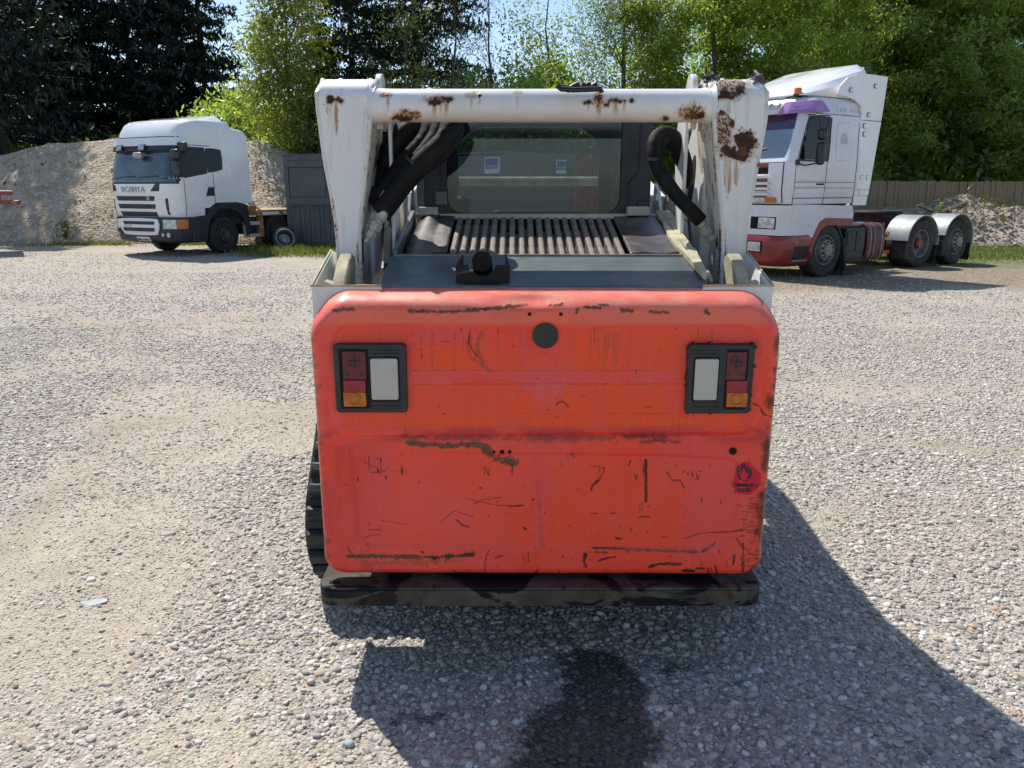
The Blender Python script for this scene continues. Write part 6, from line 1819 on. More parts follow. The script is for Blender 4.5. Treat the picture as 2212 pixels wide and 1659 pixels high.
def wheel(parent, x, y, R, w, out, tyre, rimm, hubm, style="steer", rr=0.30):
    """out = +1 when the dished face looks to +x"""
    m = MB(); c = (x, y, R); ax = (out, 0, 0); h = w / 2
    m.lathe([(rr, -h), (R * .86, -h), (R * .97, -h + .03), (R, -h + .06), (R, h - .06), (R * .97, h - .03), (R * .93, h - .006), (R * .86, h + .004), (R * .72, h + .006), (rr + .02, h - .004), (rr, h - .02), (rr, -h)], c, ax, 44)
    ty_ = m.build("wheel", tyre, parent, smooth=0.5)
    g = MB()
    for k in (-0.36, -0.12, 0.12, 0.36): g.lathe([(R * 1.001, k * w - .006), (R * 1.002, k * w - .006), (R * 1.002, k * w + .006), (R * 1.001, k * w + .006)], c, ax, 44, close=True)
    g.build("tread_groove", M['hole'], ty_)
    m = MB()
    if style == "steer":      # outward bulging centre
        m.lathe([(rr, h - .02), (rr - .012, h + .004), (rr - .03, h - .004), (rr - .045, h - .07), (rr * .78, h - .09), (rr * .70, h - .03), (rr * .66, h + .02), (rr * .60, h + .03), (1e-4, h + .03)], c, ax, 40)
    else:
        m.lathe([(rr, h - .02), (rr - .012, h + .004), (rr - .03, h - .004), (rr - .04, h - .06), (rr - .055, h - .13), (rr - .10, h - .15), (rr * .5, h - .17), (1e-4, h - .17)], c, ax, 40)
    ri = m.build("rim", rimm, ty_, smooth=0.6)
    hb = MB()
    if style == "steer":
        hb.lathe([(rr * .40, h + .028), (rr * .40, h + .05), (rr * .36, h + .085), (rr * .2, h + .10), (1e-4, h + .10)], c, ax, 28)
        hb.lathe([(rr * .64, h + .030), (rr * .64, h + .037), (rr * .40, h + .037), (rr * .40, h + .030)], c, ax, 32)
    else:
        hb.lathe([(rr * .36, h - .17), (rr * .36, h - .04), (rr * .30, h - .01), (1e-4, h - .01)], c, ax, 24)
    hb.build("hub", hubm, ty_, smooth=0.5)
    b = MB()
    for k in range(10):
        a = 2 * math.pi * (k + .5) / 10; q = Vector(c) + Vector((0, math.cos(a), math.sin(a))) * rr * .53
        d = h + .037 if style == "steer" else h - .17
        b.disc(q + Vector((out * d, 0, 0)), ax, .017, .03, 7)
    b.build("wheel_nut", M['hole'] if style == "steer" else M['rim'], ty_, smooth=None)
    if style == "steer":
        v_ = MB()
        for k in range(10):
            a = 2 * math.pi * k / 10; q = Vector(c) + Vector((0, math.cos(a), math.sin(a))) * rr * .74
            v_.disc(q + Vector((out * (h - .052), 0, 0)), ax, .014, .01, 8)
        v_.build("hand_hole", M['hole'], ty_, smooth=None)
    return ty_

def arc_guard(parent, name, x0, x1, y, R, t, a0, a1, mat, n=20, lip=True):
    m = MB(); pr = None
    for k in range(n + 1):
        a = math.radians(a0 + (a1 - a0) * k / n); c_, s_ = math.cos(a), math.sin(a)
        ring = [(x0, y + R * c_, 0.52 + R * s_), (x1, y + R * c_, 0.52 + R * s_), (x1, y + (R + t) * c_, 0.52 + (R + t) * s_), (x0, y + (R + t) * c_, 0.52 + (R + t) * s_)]
        b = len(m.v); m.v.extend(ring)
        if pr is not None:
            for q in range(4): m.f.append((pr + q, pr + (q + 1) % 4, b + (q + 1) % 4, b + q)); m.m.append(0)
        else: m.f.append((b, b + 1, b + 2, b + 3)); m.m.append(0)
        pr = b
    m.f.append((pr, pr + 1, pr + 2, pr + 3)); m.m.append(0)
    o = m.build(name, mat, parent, smooth=0.6)
    if lip:
        e = MB(); e.tube([(x1 + .004, y + (R + t / 2) * math.cos(math.radians(a0 + (a1 - a0) * k / n)), 0.52 + (R + t / 2) * math.sin(math.radians(a0 + (a1 - a0) * k / n))) for k in range(n + 1)], 0.014, 6)
        e.build("guard_edge", mat, o)
    return o

# ---------------------------------------------------------------- left lorry
def left_lorry():
    al = math.radians(LEFT_ROT)
    t = thing("lorry", "white lorry cab with low flat bed, parked facing the camera before the spoil heap", "lorry", (*LEFT_POS, 0), al)
    rows = [(0.98, 0.10, 2.02, 1.18, .26), (1.15, 0.04, 2.10, 1.215, .28), (1.60, 0.03, 2.12, 1.22, .30), (1.92, 0.05, 2.12, 1.22, .30), (2.35, 0.16, 2.12, 1.19, .28), (2.80, 0.30, 2.12, 1.16, .26),
            (2.90, 0.33, 2.12, 1.17, .28), (3.08, 0.40, 2.12, 1.165, .30), (3.26, 0.54, 2.12, 1.155, .28), (3.34, 0.66, 2.10, 1.13, .30), (3.385, 0.86, 2.08, 1.08, .34)]
    B = Body(rows)
    cabm = B.skin().build("cab", M['twhite'], t, smooth=0.7)
    f, sd = B.front, B.side
    # windscreen, dark visor strip under the sun visor
    patch(B.wrap, [(-1.06, 1.84), (1.20, 1.84), (1.18, 2.62), (-1.04, 2.62)], 28, 8, .008, .015).build("windscreen", M['windscreen'], t, smooth=1.0)
    patch(B.wrap, [(-1.12, 1.80), (1.27, 1.80), (1.25, 2.66), (-1.10, 2.66)], 28, 8, .003, .008).build("screen_surround", M['tdark'], t, smooth=1.0)
    patch(f, [(-1.03, 1.86), (1.03, 1.86), (1.01, 2.60), (-1.01, 2.60)], 24, 8, .0055, .002).build("cab_interior", M['interior'], t, smooth=None)
    vis = patch(f, [(-1.15, 2.60), (1.15, 2.60), (1.17, 2.72), (-1.17, 2.72)], 24, 3, .10, .10).build("visor_band", M['tdark'], t, smooth=1.0)
    patch(f, [(-1.17, 2.72), (1.17, 2.72), (1.16, 2.90), (-1.16, 2.90)], 24, 4, .13, .13).build("sun_visor", M['twhite'], vis, smooth=0.8)
    for a in (-0.78, 0.06): 
        l_ = patch(f, rect(a, a + .24, 2.60, 2.75), 3, 3, .16, .06).build("visor_lamp", M['tdark'], t, smooth=None, bevel=.006)
        patch(f, rect(a + .025, a + .215, 2.625, 2.735), 3, 3, .168, .02).build("lamp_glass", M['lamp'], l_, smooth=None)
    patch(f, rect(-1.10, 1.10, 2.925, 2.945), 20, 1, .008, .01).build("roof_seam", M['seam'], t)
    # bonnet: corner vents, bars, badge letters
    for (c_, nm) in (([(-1.12, 1.62), (-.86, 1.62), (-.90, 1.76), (-1.12, 1.84)], "corner_vent"), ([(0.42, 1.62), (0.72, 1.62), (0.76, 1.84), (0.60, 1.80)], "corner_vent")):
        patch(f, c_, 5, 3, .006, .01).build(nm, M['tdark'], t)
    for i, (za, zb) in enumerate(((1.385, 1.50), (1.19, 1.305), (1.00, 1.115))):
        zz = 0.055 * 0
        patch(f, [(-.84 + i * .03, za), (.52 + i * .01, za), (.55, zb), (-.90 + i * .04, zb)], 16, 3, .007, .03).build("grille_bar", M['tdark'], t)
    patch(f, rect(-1.02, 0.80, 0.965, 0.985), 16, 1, .008, .02).build("bonnet_seam", M['seam'], t)
    bb = Body([(.34, .16, 1.05, 1.16, .30), (.40, .06, 1.0, 1.20, .34), (.62, .00, .92, 1.22, .36), (.985, .03, .92, 1.215, .34)])
    gl = patch(bb.front, [(-.72, .53), (.62, .53), (.66, .96), (-.86, .96)], 16, 3, .035, .05, .35)
    gp = gl.build("lower_grille", M['twhite'], t, smooth=0.8, bevel=.01)
    for (za, zb) in ((.80, .88), (.63, .72)): patch(bb.front, [(-.62, za), (.48, za), (.50, zb), (-.68, zb)], 14, 2, .045, .03).build("grille_bar", M['tdark'], gp)
    Rf = Matrix.Rotation(math.pi / 2, 4, 'X')
    for i, ch in enumerate("SCANIA"):
        p = f(-.60 + i * .152, 1.655, .006); text_mesh("letter", ch, 0.185, M['letter'], t, Matrix.Translation(p) @ Rf, .008, sx=1.15, bold=.006)
    for i, ch in enumerate("R440"):
        p = bb.front(-.60 + i * .075, .765, .05); text_mesh("letter", ch, 0.10, M['plate'], gp, Matrix.Translation(p) @ Rf, .004, sx=1.1)
    p = f(.33, 1.445, .014); m = MB(); m.disc(p, (0, -1, 0), .05, .008, 16); m.build("badge", M['letter'], t)
    # vertical slots and corner deflectors
    patch(f, rect(.90, .98, 1.05, 1.45), 3, 3, .008, .02).build("corner_slot", M['tdark'], t)
    patch(f, rect(-1.13, -1.02, 1.02, 1.42), 3, 3, .008, .02).build("corner_slot", M['tdark'], t)
    patch(lambda a, z, o: sd(a, z, o), rect(.40, .415, 1.0, 1.90), 1, 6, .003, .01).build("door_gap", M['seam'], t)
    # bumper
    bo = bb.skin().build("bumper", M['tdark'], t, smooth=0.7)
    patch(bb.wrap, rect(.76, 1.12, .70, .93), 5, 3, .012, .03).build("headlamp", M['lamp'], t, smooth=None, bevel=.004)
    patch(bb.wrap, rect(1.13, 1.40, .70, .93), 4, 3, .012, .03).build("indicator", M['amber'], t, smooth=None, bevel=.004)
    patch(bb.front, rect(-1.15, -.80, .70, .93), 5, 3, .012, .03).build("headlamp", M['lamp'], t, smooth=None, bevel=.004)
    for a, r_ in ((.72, .045), (.90, .06), (-.95, .045)):
        p = bb.front(a, .55, .0); MB().disc(p, (0, -1, 0), r_, .02, 18).build("fog_lamp", M['lamp'], t)
    pl = patch(bb.front, rect(-.30, .22, .375, .49), 6, 2, .02, .02).build("number_plate", M['plate'], t, smooth=None)
    patch(bb.front, rect(-.30, -.255, .377, .488), 2, 2, .023, .01).build("plate_band", M['blue'], pl, smooth=None)
    p = bb.front(-.02, .432, .024); text_mesh("lettering", "MV12 SFO", .108, M['ink'], pl, Matrix.Translation(p) @ Rf, .002, sx=.88, bold=.002)
    # side: windows, door, handle, mirrors
    patch(sd, [(.46, 1.94), (1.18, 2.06), (1.18, 2.70), (.44, 2.70)], 8, 6, .006, .012).build("door_window", M['darkglass'], t)
    patch(sd, [(1.18, 2.06), (1.72, 2.16), (1.74, 2.68), (1.18, 2.70)], 8, 6, .0065, .012, .28).build("rear_side_window", M['darkglass'], t)
    patch(sd, rect(.26, .46, 1.95, 2.70), 4, 6, .007, .012).build("window_pillar", M['tdark'], t)
    patch(sd, [(1.06, 1.50), (1.34, 1.50), (1.34, 1.72), (1.16, 1.72)], 3, 3, .006, .02).build("door_handle", M['tdark'], t)
    patch(sd, rect(1.345, 1.36, 1.15, 2.05), 1, 8, .003, .01).build("door_gap", M['seam'], t)
    patch(sd, rect(.42, 1.35, 2.735, 2.75), 8, 1, .004, .01).build("door_gap", M['seam'], t)
    for (x_, y_, z0, z1, w_, d_) in ((1.30, .16, 1.98, 2.36, .26, .13), (1.30, .16, 2.38, 2.62, .26, .14), (1.24, .44, 2.55, 2.80, .30, .12)):
        MB().box(x_ - w_ / 2, x_ + w_ / 2, y_ - d_ / 2, y_ + d_ / 2, z0, z1).build("wing_mirror", M['mirror'], t, smooth=0.6, bevel=.05, seg=3)
    m = MB(); m.tube([(1.20, .30, 1.90), (1.30, .18, 1.88), (1.30, .16, 2.0)], .03, 8); m.tube([(1.16, .34, 2.5), (1.28, .18, 2.5)], .022, 8); m.build("mirror_arm", M['mirror'], t)
    MB().box(-.02, .26, -.02, .10, 2.42, 2.56).build("kerb_mirror", M['letter'], t, smooth=0.6, bevel=.04, seg=3)
    m = MB(); m.tube([f(-.8, 1.95, .02), f(-.1, 1.99, .03)], .012, 5); m.tube([f(.0, 1.95, .02), f(.72, 1.99, .03)], .012, 5); m.tube([f(-1.0, 1.93, .015), f(1.0, 1.93, .015)], .016, 5)
    m.build("wiper", M['tdark'], t)
    MB().box(.25, .42, .26, .34, 1.96, 2.03).build("dashboard_cloth", M['hiviz'], t, smooth=None, bevel=.02)
    m = MB(); m.lathe([(.20, -.012), (.215, 0), (.20, .012), (.19, 0)], (.35, .42, 2.05), (0, .8, .5), 24, close=True); m.build("steering_wheel", M['black'], t)
    # roof hatch, aerial, collar fairings
    MB().box(-.45, .45, .95, 1.55, 3.37, 3.42).build("roof_hatch", M['tdark'], t, smooth=None, bevel=.015)
    MB().tube([(-.95, .75, 3.15), (-.86, .72, 3.62)], .006, 4).build("aerial", M['black'], t)
    m = MB(); m.hexa([(-.95, 1.35, 3.36), (.95, 1.35, 3.36), (.98, 2.10, 3.36), (-.98, 2.10, 3.36), (-.80, 1.36, 3.385), (.80, 1.36, 3.385), (.72, 2.08, 3.56), (-.72, 2.08, 3.56)])
    m.build("roof_deflector", M['twhite'], t, smooth=None, bevel=.03, seg=3)
    m = MB(); m.prism([(1.165, 1.66, 3.24), (1.165, 2.58, 3.17), (1.20, 2.66, 3.05), (1.225, 2.66, 1.30), (1.225, 2.10, 1.30), (1.225, 1.98, 1.6), (1.20, 1.92, 2.5), (1.175, 1.82, 2.9)], (-.05, 0, 0))
    m.build("side_fairing", M['twhite'], t, smooth=None, bevel=.02, seg=3)
    m = MB(); m.prism([(-1.165, 1.66, 3.24), (-1.165, 2.58, 3.17), (-1.225, 2.66, 1.30), (-1.225, 2.10, 1.30), (-1.20, 1.92, 2.5)], (.05, 0, 0))
    m.build("side_fairing", M['twhite'], t, smooth=None, bevel=.02, seg=3)
    MB().hexa([(-1.12, 1.7, 3.10), (1.12, 1.7, 3.10), (1.14, 2.56, 3.10), (-1.14, 2.56, 3.10), (-1.05, 1.75, 3.34), (1.05, 1.75, 3.34), (1.13, 2.56, 3.20), (-1.13, 2.56, 3.20)]).build("roof_collar", M['twhite'], t, smooth=None, bevel=.04, seg=3)
    for c_ in (rect(2.18, 2.19, 1.05, 2.7), rect(2.19, 2.60, 2.68, 2.695)):
        patch(lambda a, z, o: Vector((1.223 - (z - 1) * .022 + o + .004, a, z)), c_, 2, 4, .003, .006).build("panel_gap", M['seam'], t)
    # arch, steps, mudguard
    m = MB(); m.prism([(1.14, .55, .98), (1.14, 1.02, 1.02), (1.14, 1.14, 1.20), (1.14, 1.36, 1.33), (1.14, 2.10, 1.33), (1.14, 2.45, 1.25), (1.14, 2.52, .5), (1.14, 2.38, .42), (1.14, 2.34, .8),
                       (1.14, 2.14, 1.04), (1.14, 1.84, 1.16), (1.14, 1.45, 1.14), (1.14, 1.12, .92), (1.14, 1.0, .55), (1.14, .97, .36), (1.14, .50, .36)], (.105, 0, 0))
    m.build("wheel_arch", M['tdark'], t, smooth=None, bevel=.015)
    MB().box(1.214, 1.2245, .99, 2.34, .97, 1.20).build("arch_liner", M['hole'], t, smooth=None)
    for zz in (.52, .80): MB().box(1.19, 1.226, .55, .95, zz, zz + .03).build("step_edge", M['alu'], t, smooth=None)
    patch(lambda a, z, o: Vector((1.21 + o, a, z)), rect(.62, .76, .70, .76), 1, 1, .012, .02).build("side_marker", M['amber'], t, smooth=None)
    MB().box(-.42, .42, .8, 7.2, .60, .86).build("chassis", M['chassis'], t, smooth=None)
    MB().box(-1.10, 1.10, .9, 2.5, .75, 1.20).build("underbody", M['chassis'], t, smooth=None)
    for y_ in (1.60, 3.62):
        for s in (1, -1): wheel(t, s * 1.06, y_, .50, .30, s, M['tyreclean'], M['darkrim'], M['darkrim'], "steer", .285)
        MB().tube([(-.95, y_, .5), (.95, y_, .5)], .07, 8).build("axle", M['chassis'], t)
    for s in (1, -1): wheel(t, s * .98, 6.3, .50, .50, s, M['tyreclean'], M['darkrim'], M['darkrim'], "drive", .285)
    # flat bed with rusty edge, side guards
    MB().box(-1.20, 1.20, 2.80, 7.4, 1.02, 1.08).build("bed_floor", M['timber'], t, smooth=None)
    bd = MB().box(1.16, 1.22, 2.80, 7.4, .94, 1.10).build("bed_rail", M['rustbed'], t, smooth=None, bevel=.006)
    for i in range(5): MB().box(1.219, 1.226, 3.0 + i * .85, 3.66 + i * .85, .97, 1.05).build("marker_strip", M['plate'], bd, smooth=None)
    MB().box(-1.2, 1.2, 2.74, 2.80, .95, 1.22).build("headboard", M['rustbed'], t, smooth=None)
    MB().prism([(.9, 2.82, 1.30), (.94, 2.82, 1.30), (1.0, 3.2, 1.10), (.96, 3.2, 1.10)], (0, 0, -.04)).build("stay", M['rustbed'], t, smooth=None)
    for y_ in (2.90, 4.35, 5.3): MB().box(1.05, 1.20, y_, y_ + .14, .36, .94).build("side_post", M['rustbed'], t, smooth=None, bevel=.005)
    for (a, b) in ((2.35, 3.05), (4.30, 5.3)):
        m = MB(); m.box(1.10, 1.18, a, b, .70, .80); m.box(1.10, 1.18, a, b, .38, .46); m.box(1.10, 1.18, a, a + .10, .46, .70); m.box(1.10, 1.18, b - .10, b, .46, .70); m.build("side_guard", M['cream'], t, smooth=None, bevel=.006)
    MB().box(.3, 1.08, 2.45, 2.95, .45, .92).build("tank", M['chassis'], t, smooth=None, bevel=.03)
    return t

# ---------------------------------------------------------------- right lorry
def right_lorry():
    al = math.radians(RIGHT_ROT)
    t = thing("lorry", "silver white and red tractor unit with purple visor, parked on grass without a trailer", "lorry", (*RIGHT_POS, 0), al)
    rows = [(1.08, .10, 2.15, 1.20, .16), (1.3, .06, 2.2, 1.22, .16), (1.98, .06, 2.2, 1.22, .16), (2.05, .10, 2.2, 1.22, .16), (2.5, .28, 2.2, 1.20, .15), (2.92, .42, 2.2, 1.18, .14), (3.0, .44, 2.2, 1.17, .16), (3.22, .52, 2.2, 1.14, .24), (3.30, .62, 2.16, 1.06, .26)]
    B = Body(rows); f, sd = B.front, B.side
    B.skin().build("cab", M['tsilver'], t, smooth=0.6)
    Rf = Matrix.Rotation(math.pi / 2, 4, 'X'); Rs = Matrix.Rotation(math.pi / 2, 4, 'Z') @ Rf
    patch(f, [(-1.08, 2.08), (1.08, 2.08), (1.04, 2.70), (-1.04, 2.70)], 20, 6, .006, .015, .12).build("windscreen", M['windscreen'], t, smooth=1.0)
    patch(f, [(-1.05, 2.10), (1.05, 2.10), (1.0, 2.88), (-1.0, 2.88)], 16, 6, -.32, .02).build("cab_interior", M['cab'], t, smooth=None)
    patch(f, [(-1.05, 2.62), (1.05, 2.62), (1.02, 2.92), (-1.02, 2.92)], 20, 3, .0075, .016).build("tinted_band", M['purple_tint'], t, smooth=1.0)
    # visor: silver upper lip, purple corner
    vs_ = patch(f, [(-1.16, 2.92), (.72, 2.92), (.76, 3.06), (-1.16, 3.06)], 18, 4, .20, .17).build("sun_visor", M['tsilver'], t, smooth=0.8, bevel=.01)
    patch(f, [(-1.16, 3.06), (.90, 3.06), (.86, 3.16), (-1.14, 3.16)], 18, 3, .12, .10).build("visor_lip", M['tsilver'], vs_, smooth=0.8, bevel=.01)
    def wrap(a, z, o):
        if a < .95: return f(a, z, o)
        p = sd(B.at(z)[0] + .06 + (a - .95) * 1.2, z, o); return p
    patch(wrap, [(.70, 2.90), (1.38, 2.96), (1.14, 3.19), (.78, 3.18)], 16, 5, .14, .12).build("visor_corner", M['tpurple'], vs_, smooth=1.0)
    for a in (.52,): patch(f, rect(a, a + .22, 3.05, 3.16), 3, 3, .24, .08).build("visor_lamp", M['lamp'], t, smooth=None, bevel=.02)
    for a in (-.35, .30):
        m = MB(); m.lathe([(1e-4, 0), (.13, 0), (.14, .02), (.12, .08), (.05, .14), (1e-4, .14)], (a, .22, 3.44), (0, 1, 0), 26); sl_ = m.build("spot_lamp", M['chrome'], t)
        MB().disc((a, .215, 3.44), (0, -1, 0), .122, .006, 26).build("lamp_glass", M['lamp'], sl_)
        MB().box(a - .02, a + .02, .27, .31, 3.2, 3.36).build("lamp_bracket", M['tdark'], sl_, smooth=None)
    m = MB(); m.disc((.86, .62, 3.31), (0, 0, 1), .08, .04, 20); bc = m.build("beacon", M['tdark'], t)
    m = MB(); m.lathe([(.068, 0), (.068, .11), (.06, .135), (1e-4, .14)], (.86, .62, 3.345), (0, 0, 1), 20); m.build("beacon_lens", M['beacon'], bc)
    # grille slats and red gaps
    patch(f, rect(-.98, .78, 1.12, 1.98), 12, 3, .004, .01).build("grille_back", M['tred'], t)
    gp = patch(f, rect(-.98, .78, 1.78, 1.90), 12, 1, .008, .012).build("grille_opening", M['hole'], t)
    for i in range(5):
        z0 = 1.68 - i * .145
        s_ = patch(f, [(-1.0, z0), (.88, z0), (.80, z0 + .075), (-1.0, z0 + .075)], 12, 2, .05, .045).build("grille_slat", M['tsilver'], t, smooth=0.8, bevel=.008)
    for i, a in ((0, .33), (1, .28)): patch(f, rect(a, a + .2, 1.615 - i * .145 - .005, 1.665 - i * .145), 2, 1, .02, .02).build("badge", M['letter'], t, smooth=None)
    patch(f, rect(.78, 1.08, 1.10, 1.98), 6, 6, .012, .02).build("corner_panel", M['tsilver'], t, smooth=.8)
    patch(f, rect(.50, .76, 1.10, 1.18), 2, 2, .058, .03).build("side_light", M['lamp'], t, smooth=None, bevel=.006)
    patch(f, rect(.76, .98, 1.10, 1.18), 2, 2, .058, .03).build("indicator", M['amber'], t, smooth=None, bevel=.006)
    patch(f, rect(.0, .32, 2.0, 2.012), 4, 1, .014, .01).build("bonnet_gap", M['seam'], t)
    p = f(.45, 1.86 + .12 - .0, .012)
    for zz, a0_, a1_ in ((1.99, -1.05, 1.08),): patch(f, rect(a0_, a1_, zz, zz + .012), 14, 1, .01, .01).build("bonnet_gap", M['seam'], t)
    patch(f, rect(1.085, 1.097, 1.1, 2.0), 1, 6, .014, .01).build("corner_gap", M['seam'], t)
    # lamp panel
    lp = Body([(.745, .02, .9, 1.22, .22), (1.07, .02, 1.0, 1.22, .20)])
    lp.skin().build("lamp_panel", M['tsilver'], t, smooth=.6)
    r_ = patch(lp.front, rect(.50, 1.05, .82, .97), 6, 3, .008, .012).build("headlamp_recess", M['hole'], t, smooth=None)
    patch(lp.front, rect(.68, 1.03, .83, .96), 5, 3, .025, .03).build("headlamp", M['lamp'], r_, smooth=None, bevel=.01)
    bd_ = patch(lp.front, rect(-.30, .38, .80, .92), 4, 2, .012, .02).build("model_badge", M['hole'], t, smooth=None)
    for i, ch in enumerate("450"):
        p = lp.front(.02 + i * .13, .86, .018); text_mesh("letter", ch, .15, M['plate'], bd_, Matrix.Translation(p) @ Rf, .004, sx=1.2, bold=.004)
    # red bumper
    bb = Body([(.27, .14, 1.02, 1.12, .30), (.36, .02, .98, 1.20, .32), (.50, -.04, .96, 1.235, .32), (.68, -.05, .95, 1.24, .32), (.735, -.01, .95, 1.23, .30)])
    bb.skin().build("bumper", M['tred'], t, smooth=.7)
    fl = patch(bb.front, rect(.50, .84, .48, .66), 4, 3, .012, .03).build("fog_lamp", M['hole'], t, smooth=None, bevel=.01)
    patch(bb.front, rect(.53, .81, .50, .64), 4, 3, .022, .03).build("lamp_glass", M['lamp'], fl, smooth=None, bevel=.008)
    patch(bb.side, rect(.42, .86, .36, .58), 5, 3, .006, .02).build("step_recess", M['chassis'], t, smooth=None)
    patch(bb.side, rect(.42, .86, .345, .375), 5, 1, .02, .03).build("step_edge", M['alu'], t, smooth=None)
    patch(bb.side, rect(.42, .50, .62, .66), 2, 1, .01, .02).build("side_marker", M['amber'], t, smooth=None)
    # side skin details
    def fs(a, z, o): return Vector((1.222 + o, a, z))
    wv = patch(sd, [(.36, 2.05), (1.20, 2.05), (1.22, 2.84), (.62, 2.84)], 8, 8, .005, .012, .16)
    dw = wv.build("door_window", M['darkglass'], t)
    patch(sd, [(.31, 2.01), (1.24, 2.01), (1.26, 2.88), (.59, 2.88)], 8, 8, .001, .012, .16).build("window_frame", M['tdark'], dw)
    pn = patch(sd, rect(1.42, 1.86, 2.04, 2.78), 6, 6, .012, .02, .12).build("blank_window_panel", M['tsilver'], t, smooth=.6, bevel=.01)
    m = MB(); pts = [(1.205, 1.64 + .12 * math.cos(2 * math.pi * k / 24), 2.40 + .17 * math.sin(2 * math.pi * k / 24)) for k in range(24)]
    m.prism(pts, (.013, 0, 0)); m.build("oval_emblem", M['ghost'], pn, smooth=None)
    for c_ in (rect(.30, 1.165, 1.60, 1.612), rect(.30, 1.165, 1.44, 1.452), rect(.30, 2.08, 1.16, 1.172), rect(1.20, 2.08, 1.60, 1.612), rect(1.20, 2.08, 1.44, 1.452), rect(1.178, 1.19, 1.04, 2.0), rect(2.10, 2.118, 1.0, 3.02), rect(.28, .292, 1.06, 2.0),
               rect(.5, 2.15, 2.925, 2.937), [(1.19, 2.0), (1.202, 2.0), (1.265, 2.86), (1.253, 2.86)], [(.29, 2.0), (.302, 2.0), (.60, 2.9), (.588, 2.9)]):
        patch(sd, c_, 6, 6, .003, .012).build("panel_gap", M['seam'], t, smooth=None)
    for (a, b, z) in ((.34, 1.15, 1.625), (.34, 1.15, 1.465), (.34, 2.06, 1.185), (.30, 1.02, .985 + .05)):
        patch(sd, rect(a, b, z, z + .022), 5, 1, .012, .016).build("pressed_rib", M['tsilver'], t, smooth=None, bevel=.006)
    MB().box(1.215, 1.235, .92, 1.14, 1.53, 1.575).build("door_handle", M['hole'], t, smooth=None, bevel=.006)
    # faded side lettering
    for i, ch in enumerate("143 450"):
        if ch == ' ': continue
        text_mesh("letter", ch, .13, M['ghost'], t, Matrix.Translation((1.168, 1.40 + i * .11, 3.03)) @ Rs, .004, sx=1.1)
    # mirrors
    m = MB(); m.tube([(1.19, .55, 2.88), (1.42, .58, 2.86), (1.44, .60, 2.60)], .014, 6); m.tube([(1.19, .86, 2.88), (1.42, .84, 2.86), (1.42, .80, 2.62)], .014, 6); m.tube([(1.22, .30, 1.97), (1.34, .38, 1.93), (1.42, .62, 1.98), (1.42, .66, 2.05)], .016, 6)
    m.box(1.20, 1.26, .26, .34, 1.94, 2.04)
    ma = m.build("mirror_arm", M['mirror'], t)
    MB().box(1.36, 1.52, .60, .72, 1.94, 2.36).build("wing_mirror", M['mirror'], t, smooth=.6, bevel=.05, seg=3)
    MB().box(1.34, 1.52, .62, .74, 2.40, 2.62).build("wing_mirror", M['mirror'], t, smooth=.6, bevel=.06, seg=3)
    m = MB(); m.tube([f(-.1, 2.12, .02), f(.62, 2.27, .03)], .013, 5); m.build("wiper", M['tdark'], t)
    # roof air deflector
    m = MB(); rings = []
    for (y, zb_, zm, zt_, hw) in ((.58, 3.32, 3.335, 3.36, .98), (.90, 3.32, 3.42, 3.56, 1.04), (1.60, 3.32, 3.58, 3.84, 1.08), (2.30, 3.32, 3.72, 4.10, 1.08), (2.46, 3.32, 3.72, 4.14, 1.06)):
        ring = [(-hw, y, zb_), (-hw, y, zm), (-hw + .10, y, zm + (zt_ - zm) * .62), (-hw + .30, y, zt_ - .015), (0, y, zt_), (hw - .30, y, zt_ - .015), (hw - .10, y, zm + (zt_ - zm) * .62), (hw, y, zm), (hw, y, zb_)]
        rings.append(len(m.v)); m.v.extend(ring)
    for p_, q_ in zip(rings[:-1], rings[1:]):
        for k in range(8): m.f.append((p_ + k, p_ + k + 1, q_ + k + 1, q_ + k)); m.m.append(0)
    m.f.append(tuple(range(rings[0], rings[0] + 9))); m.m.append(0)
    df = m.build("roof_deflector", M['twhite'], t, smooth=.45); s_ = df.modifiers.new("thickness", 'SOLIDIFY'); s_.thickness = .02
    m = MB(); m.box(-.4, .9, 1.1, 2.0, 3.28, 3.33); m.build("deflector_frame", M['tdark'], t, smooth=None)
    # tall side fairing behind the cab, two plates
    up_ = [(1.34, 3.36), (1.40, 3.55), (1.60, 3.74), (1.9, 3.84), (2.2, 3.86), (2.86, 3.86), (2.80, 2.86), (2.135, 2.86), (2.13, 3.0), (2.08, 3.16), (1.9, 3.28), (1.62, 3.33)]
    for s in (1, -1):
        m = MB(); m.prism([(s * 1.20, a, b) for a, b in up_], (-s * .045, 0, 0)); m.build("side_fairing", M['twhite'], t, smooth=None, bevel=.012)
        m = MB(); m.prism([(s * 1.20, 2.135, 2.85), (s * 1.20, 2.80, 2.85), (s * 1.22, 2.62, 1.40), (s * 1.22, 2.12, 1.40)], (-s * .045, 0, 0)); m.build("side_fairing", M['twhite'], t, smooth=None, bevel=.012)
    for (z0, z1, y1) in ((1.22, 1.395, 2.60), (1.06, 1.215, 2.56)):
        m = MB(); m.prism([(1.22, 2.12, z1), (1.22, y1 + .02, z1), (1.22, y1, z0), (1.22, 2.12, z0)], (-.045, 0, 0)); m.build("side_fairing", M['twhite'], t, smooth=None, bevel=.01)
    for (a, b) in ((2.42, 3.66), (2.30, 3.02), (1.66, 3.52), (2.20, 2.78), (2.22, 2.62), (2.26, 1.75), (2.46, 1.75), (2.26, 1.35)):
        m = MB(); m.box(1.199, 1.223, a, a + .09, b, b + .008); m.box(1.199, 1.223, a, a + .008, b - .08, b); m.box(1.199, 1.223, a, a + .09, b - .088, b - .08); m.build("bracket_mark", M['strap'], t, smooth=None)
    m = MB(); m.tube([(.72, 2.62, .9), (.72, 2.62, 4.08)], .085, 18); m.build("exhaust_stack", M['chrome'], t)
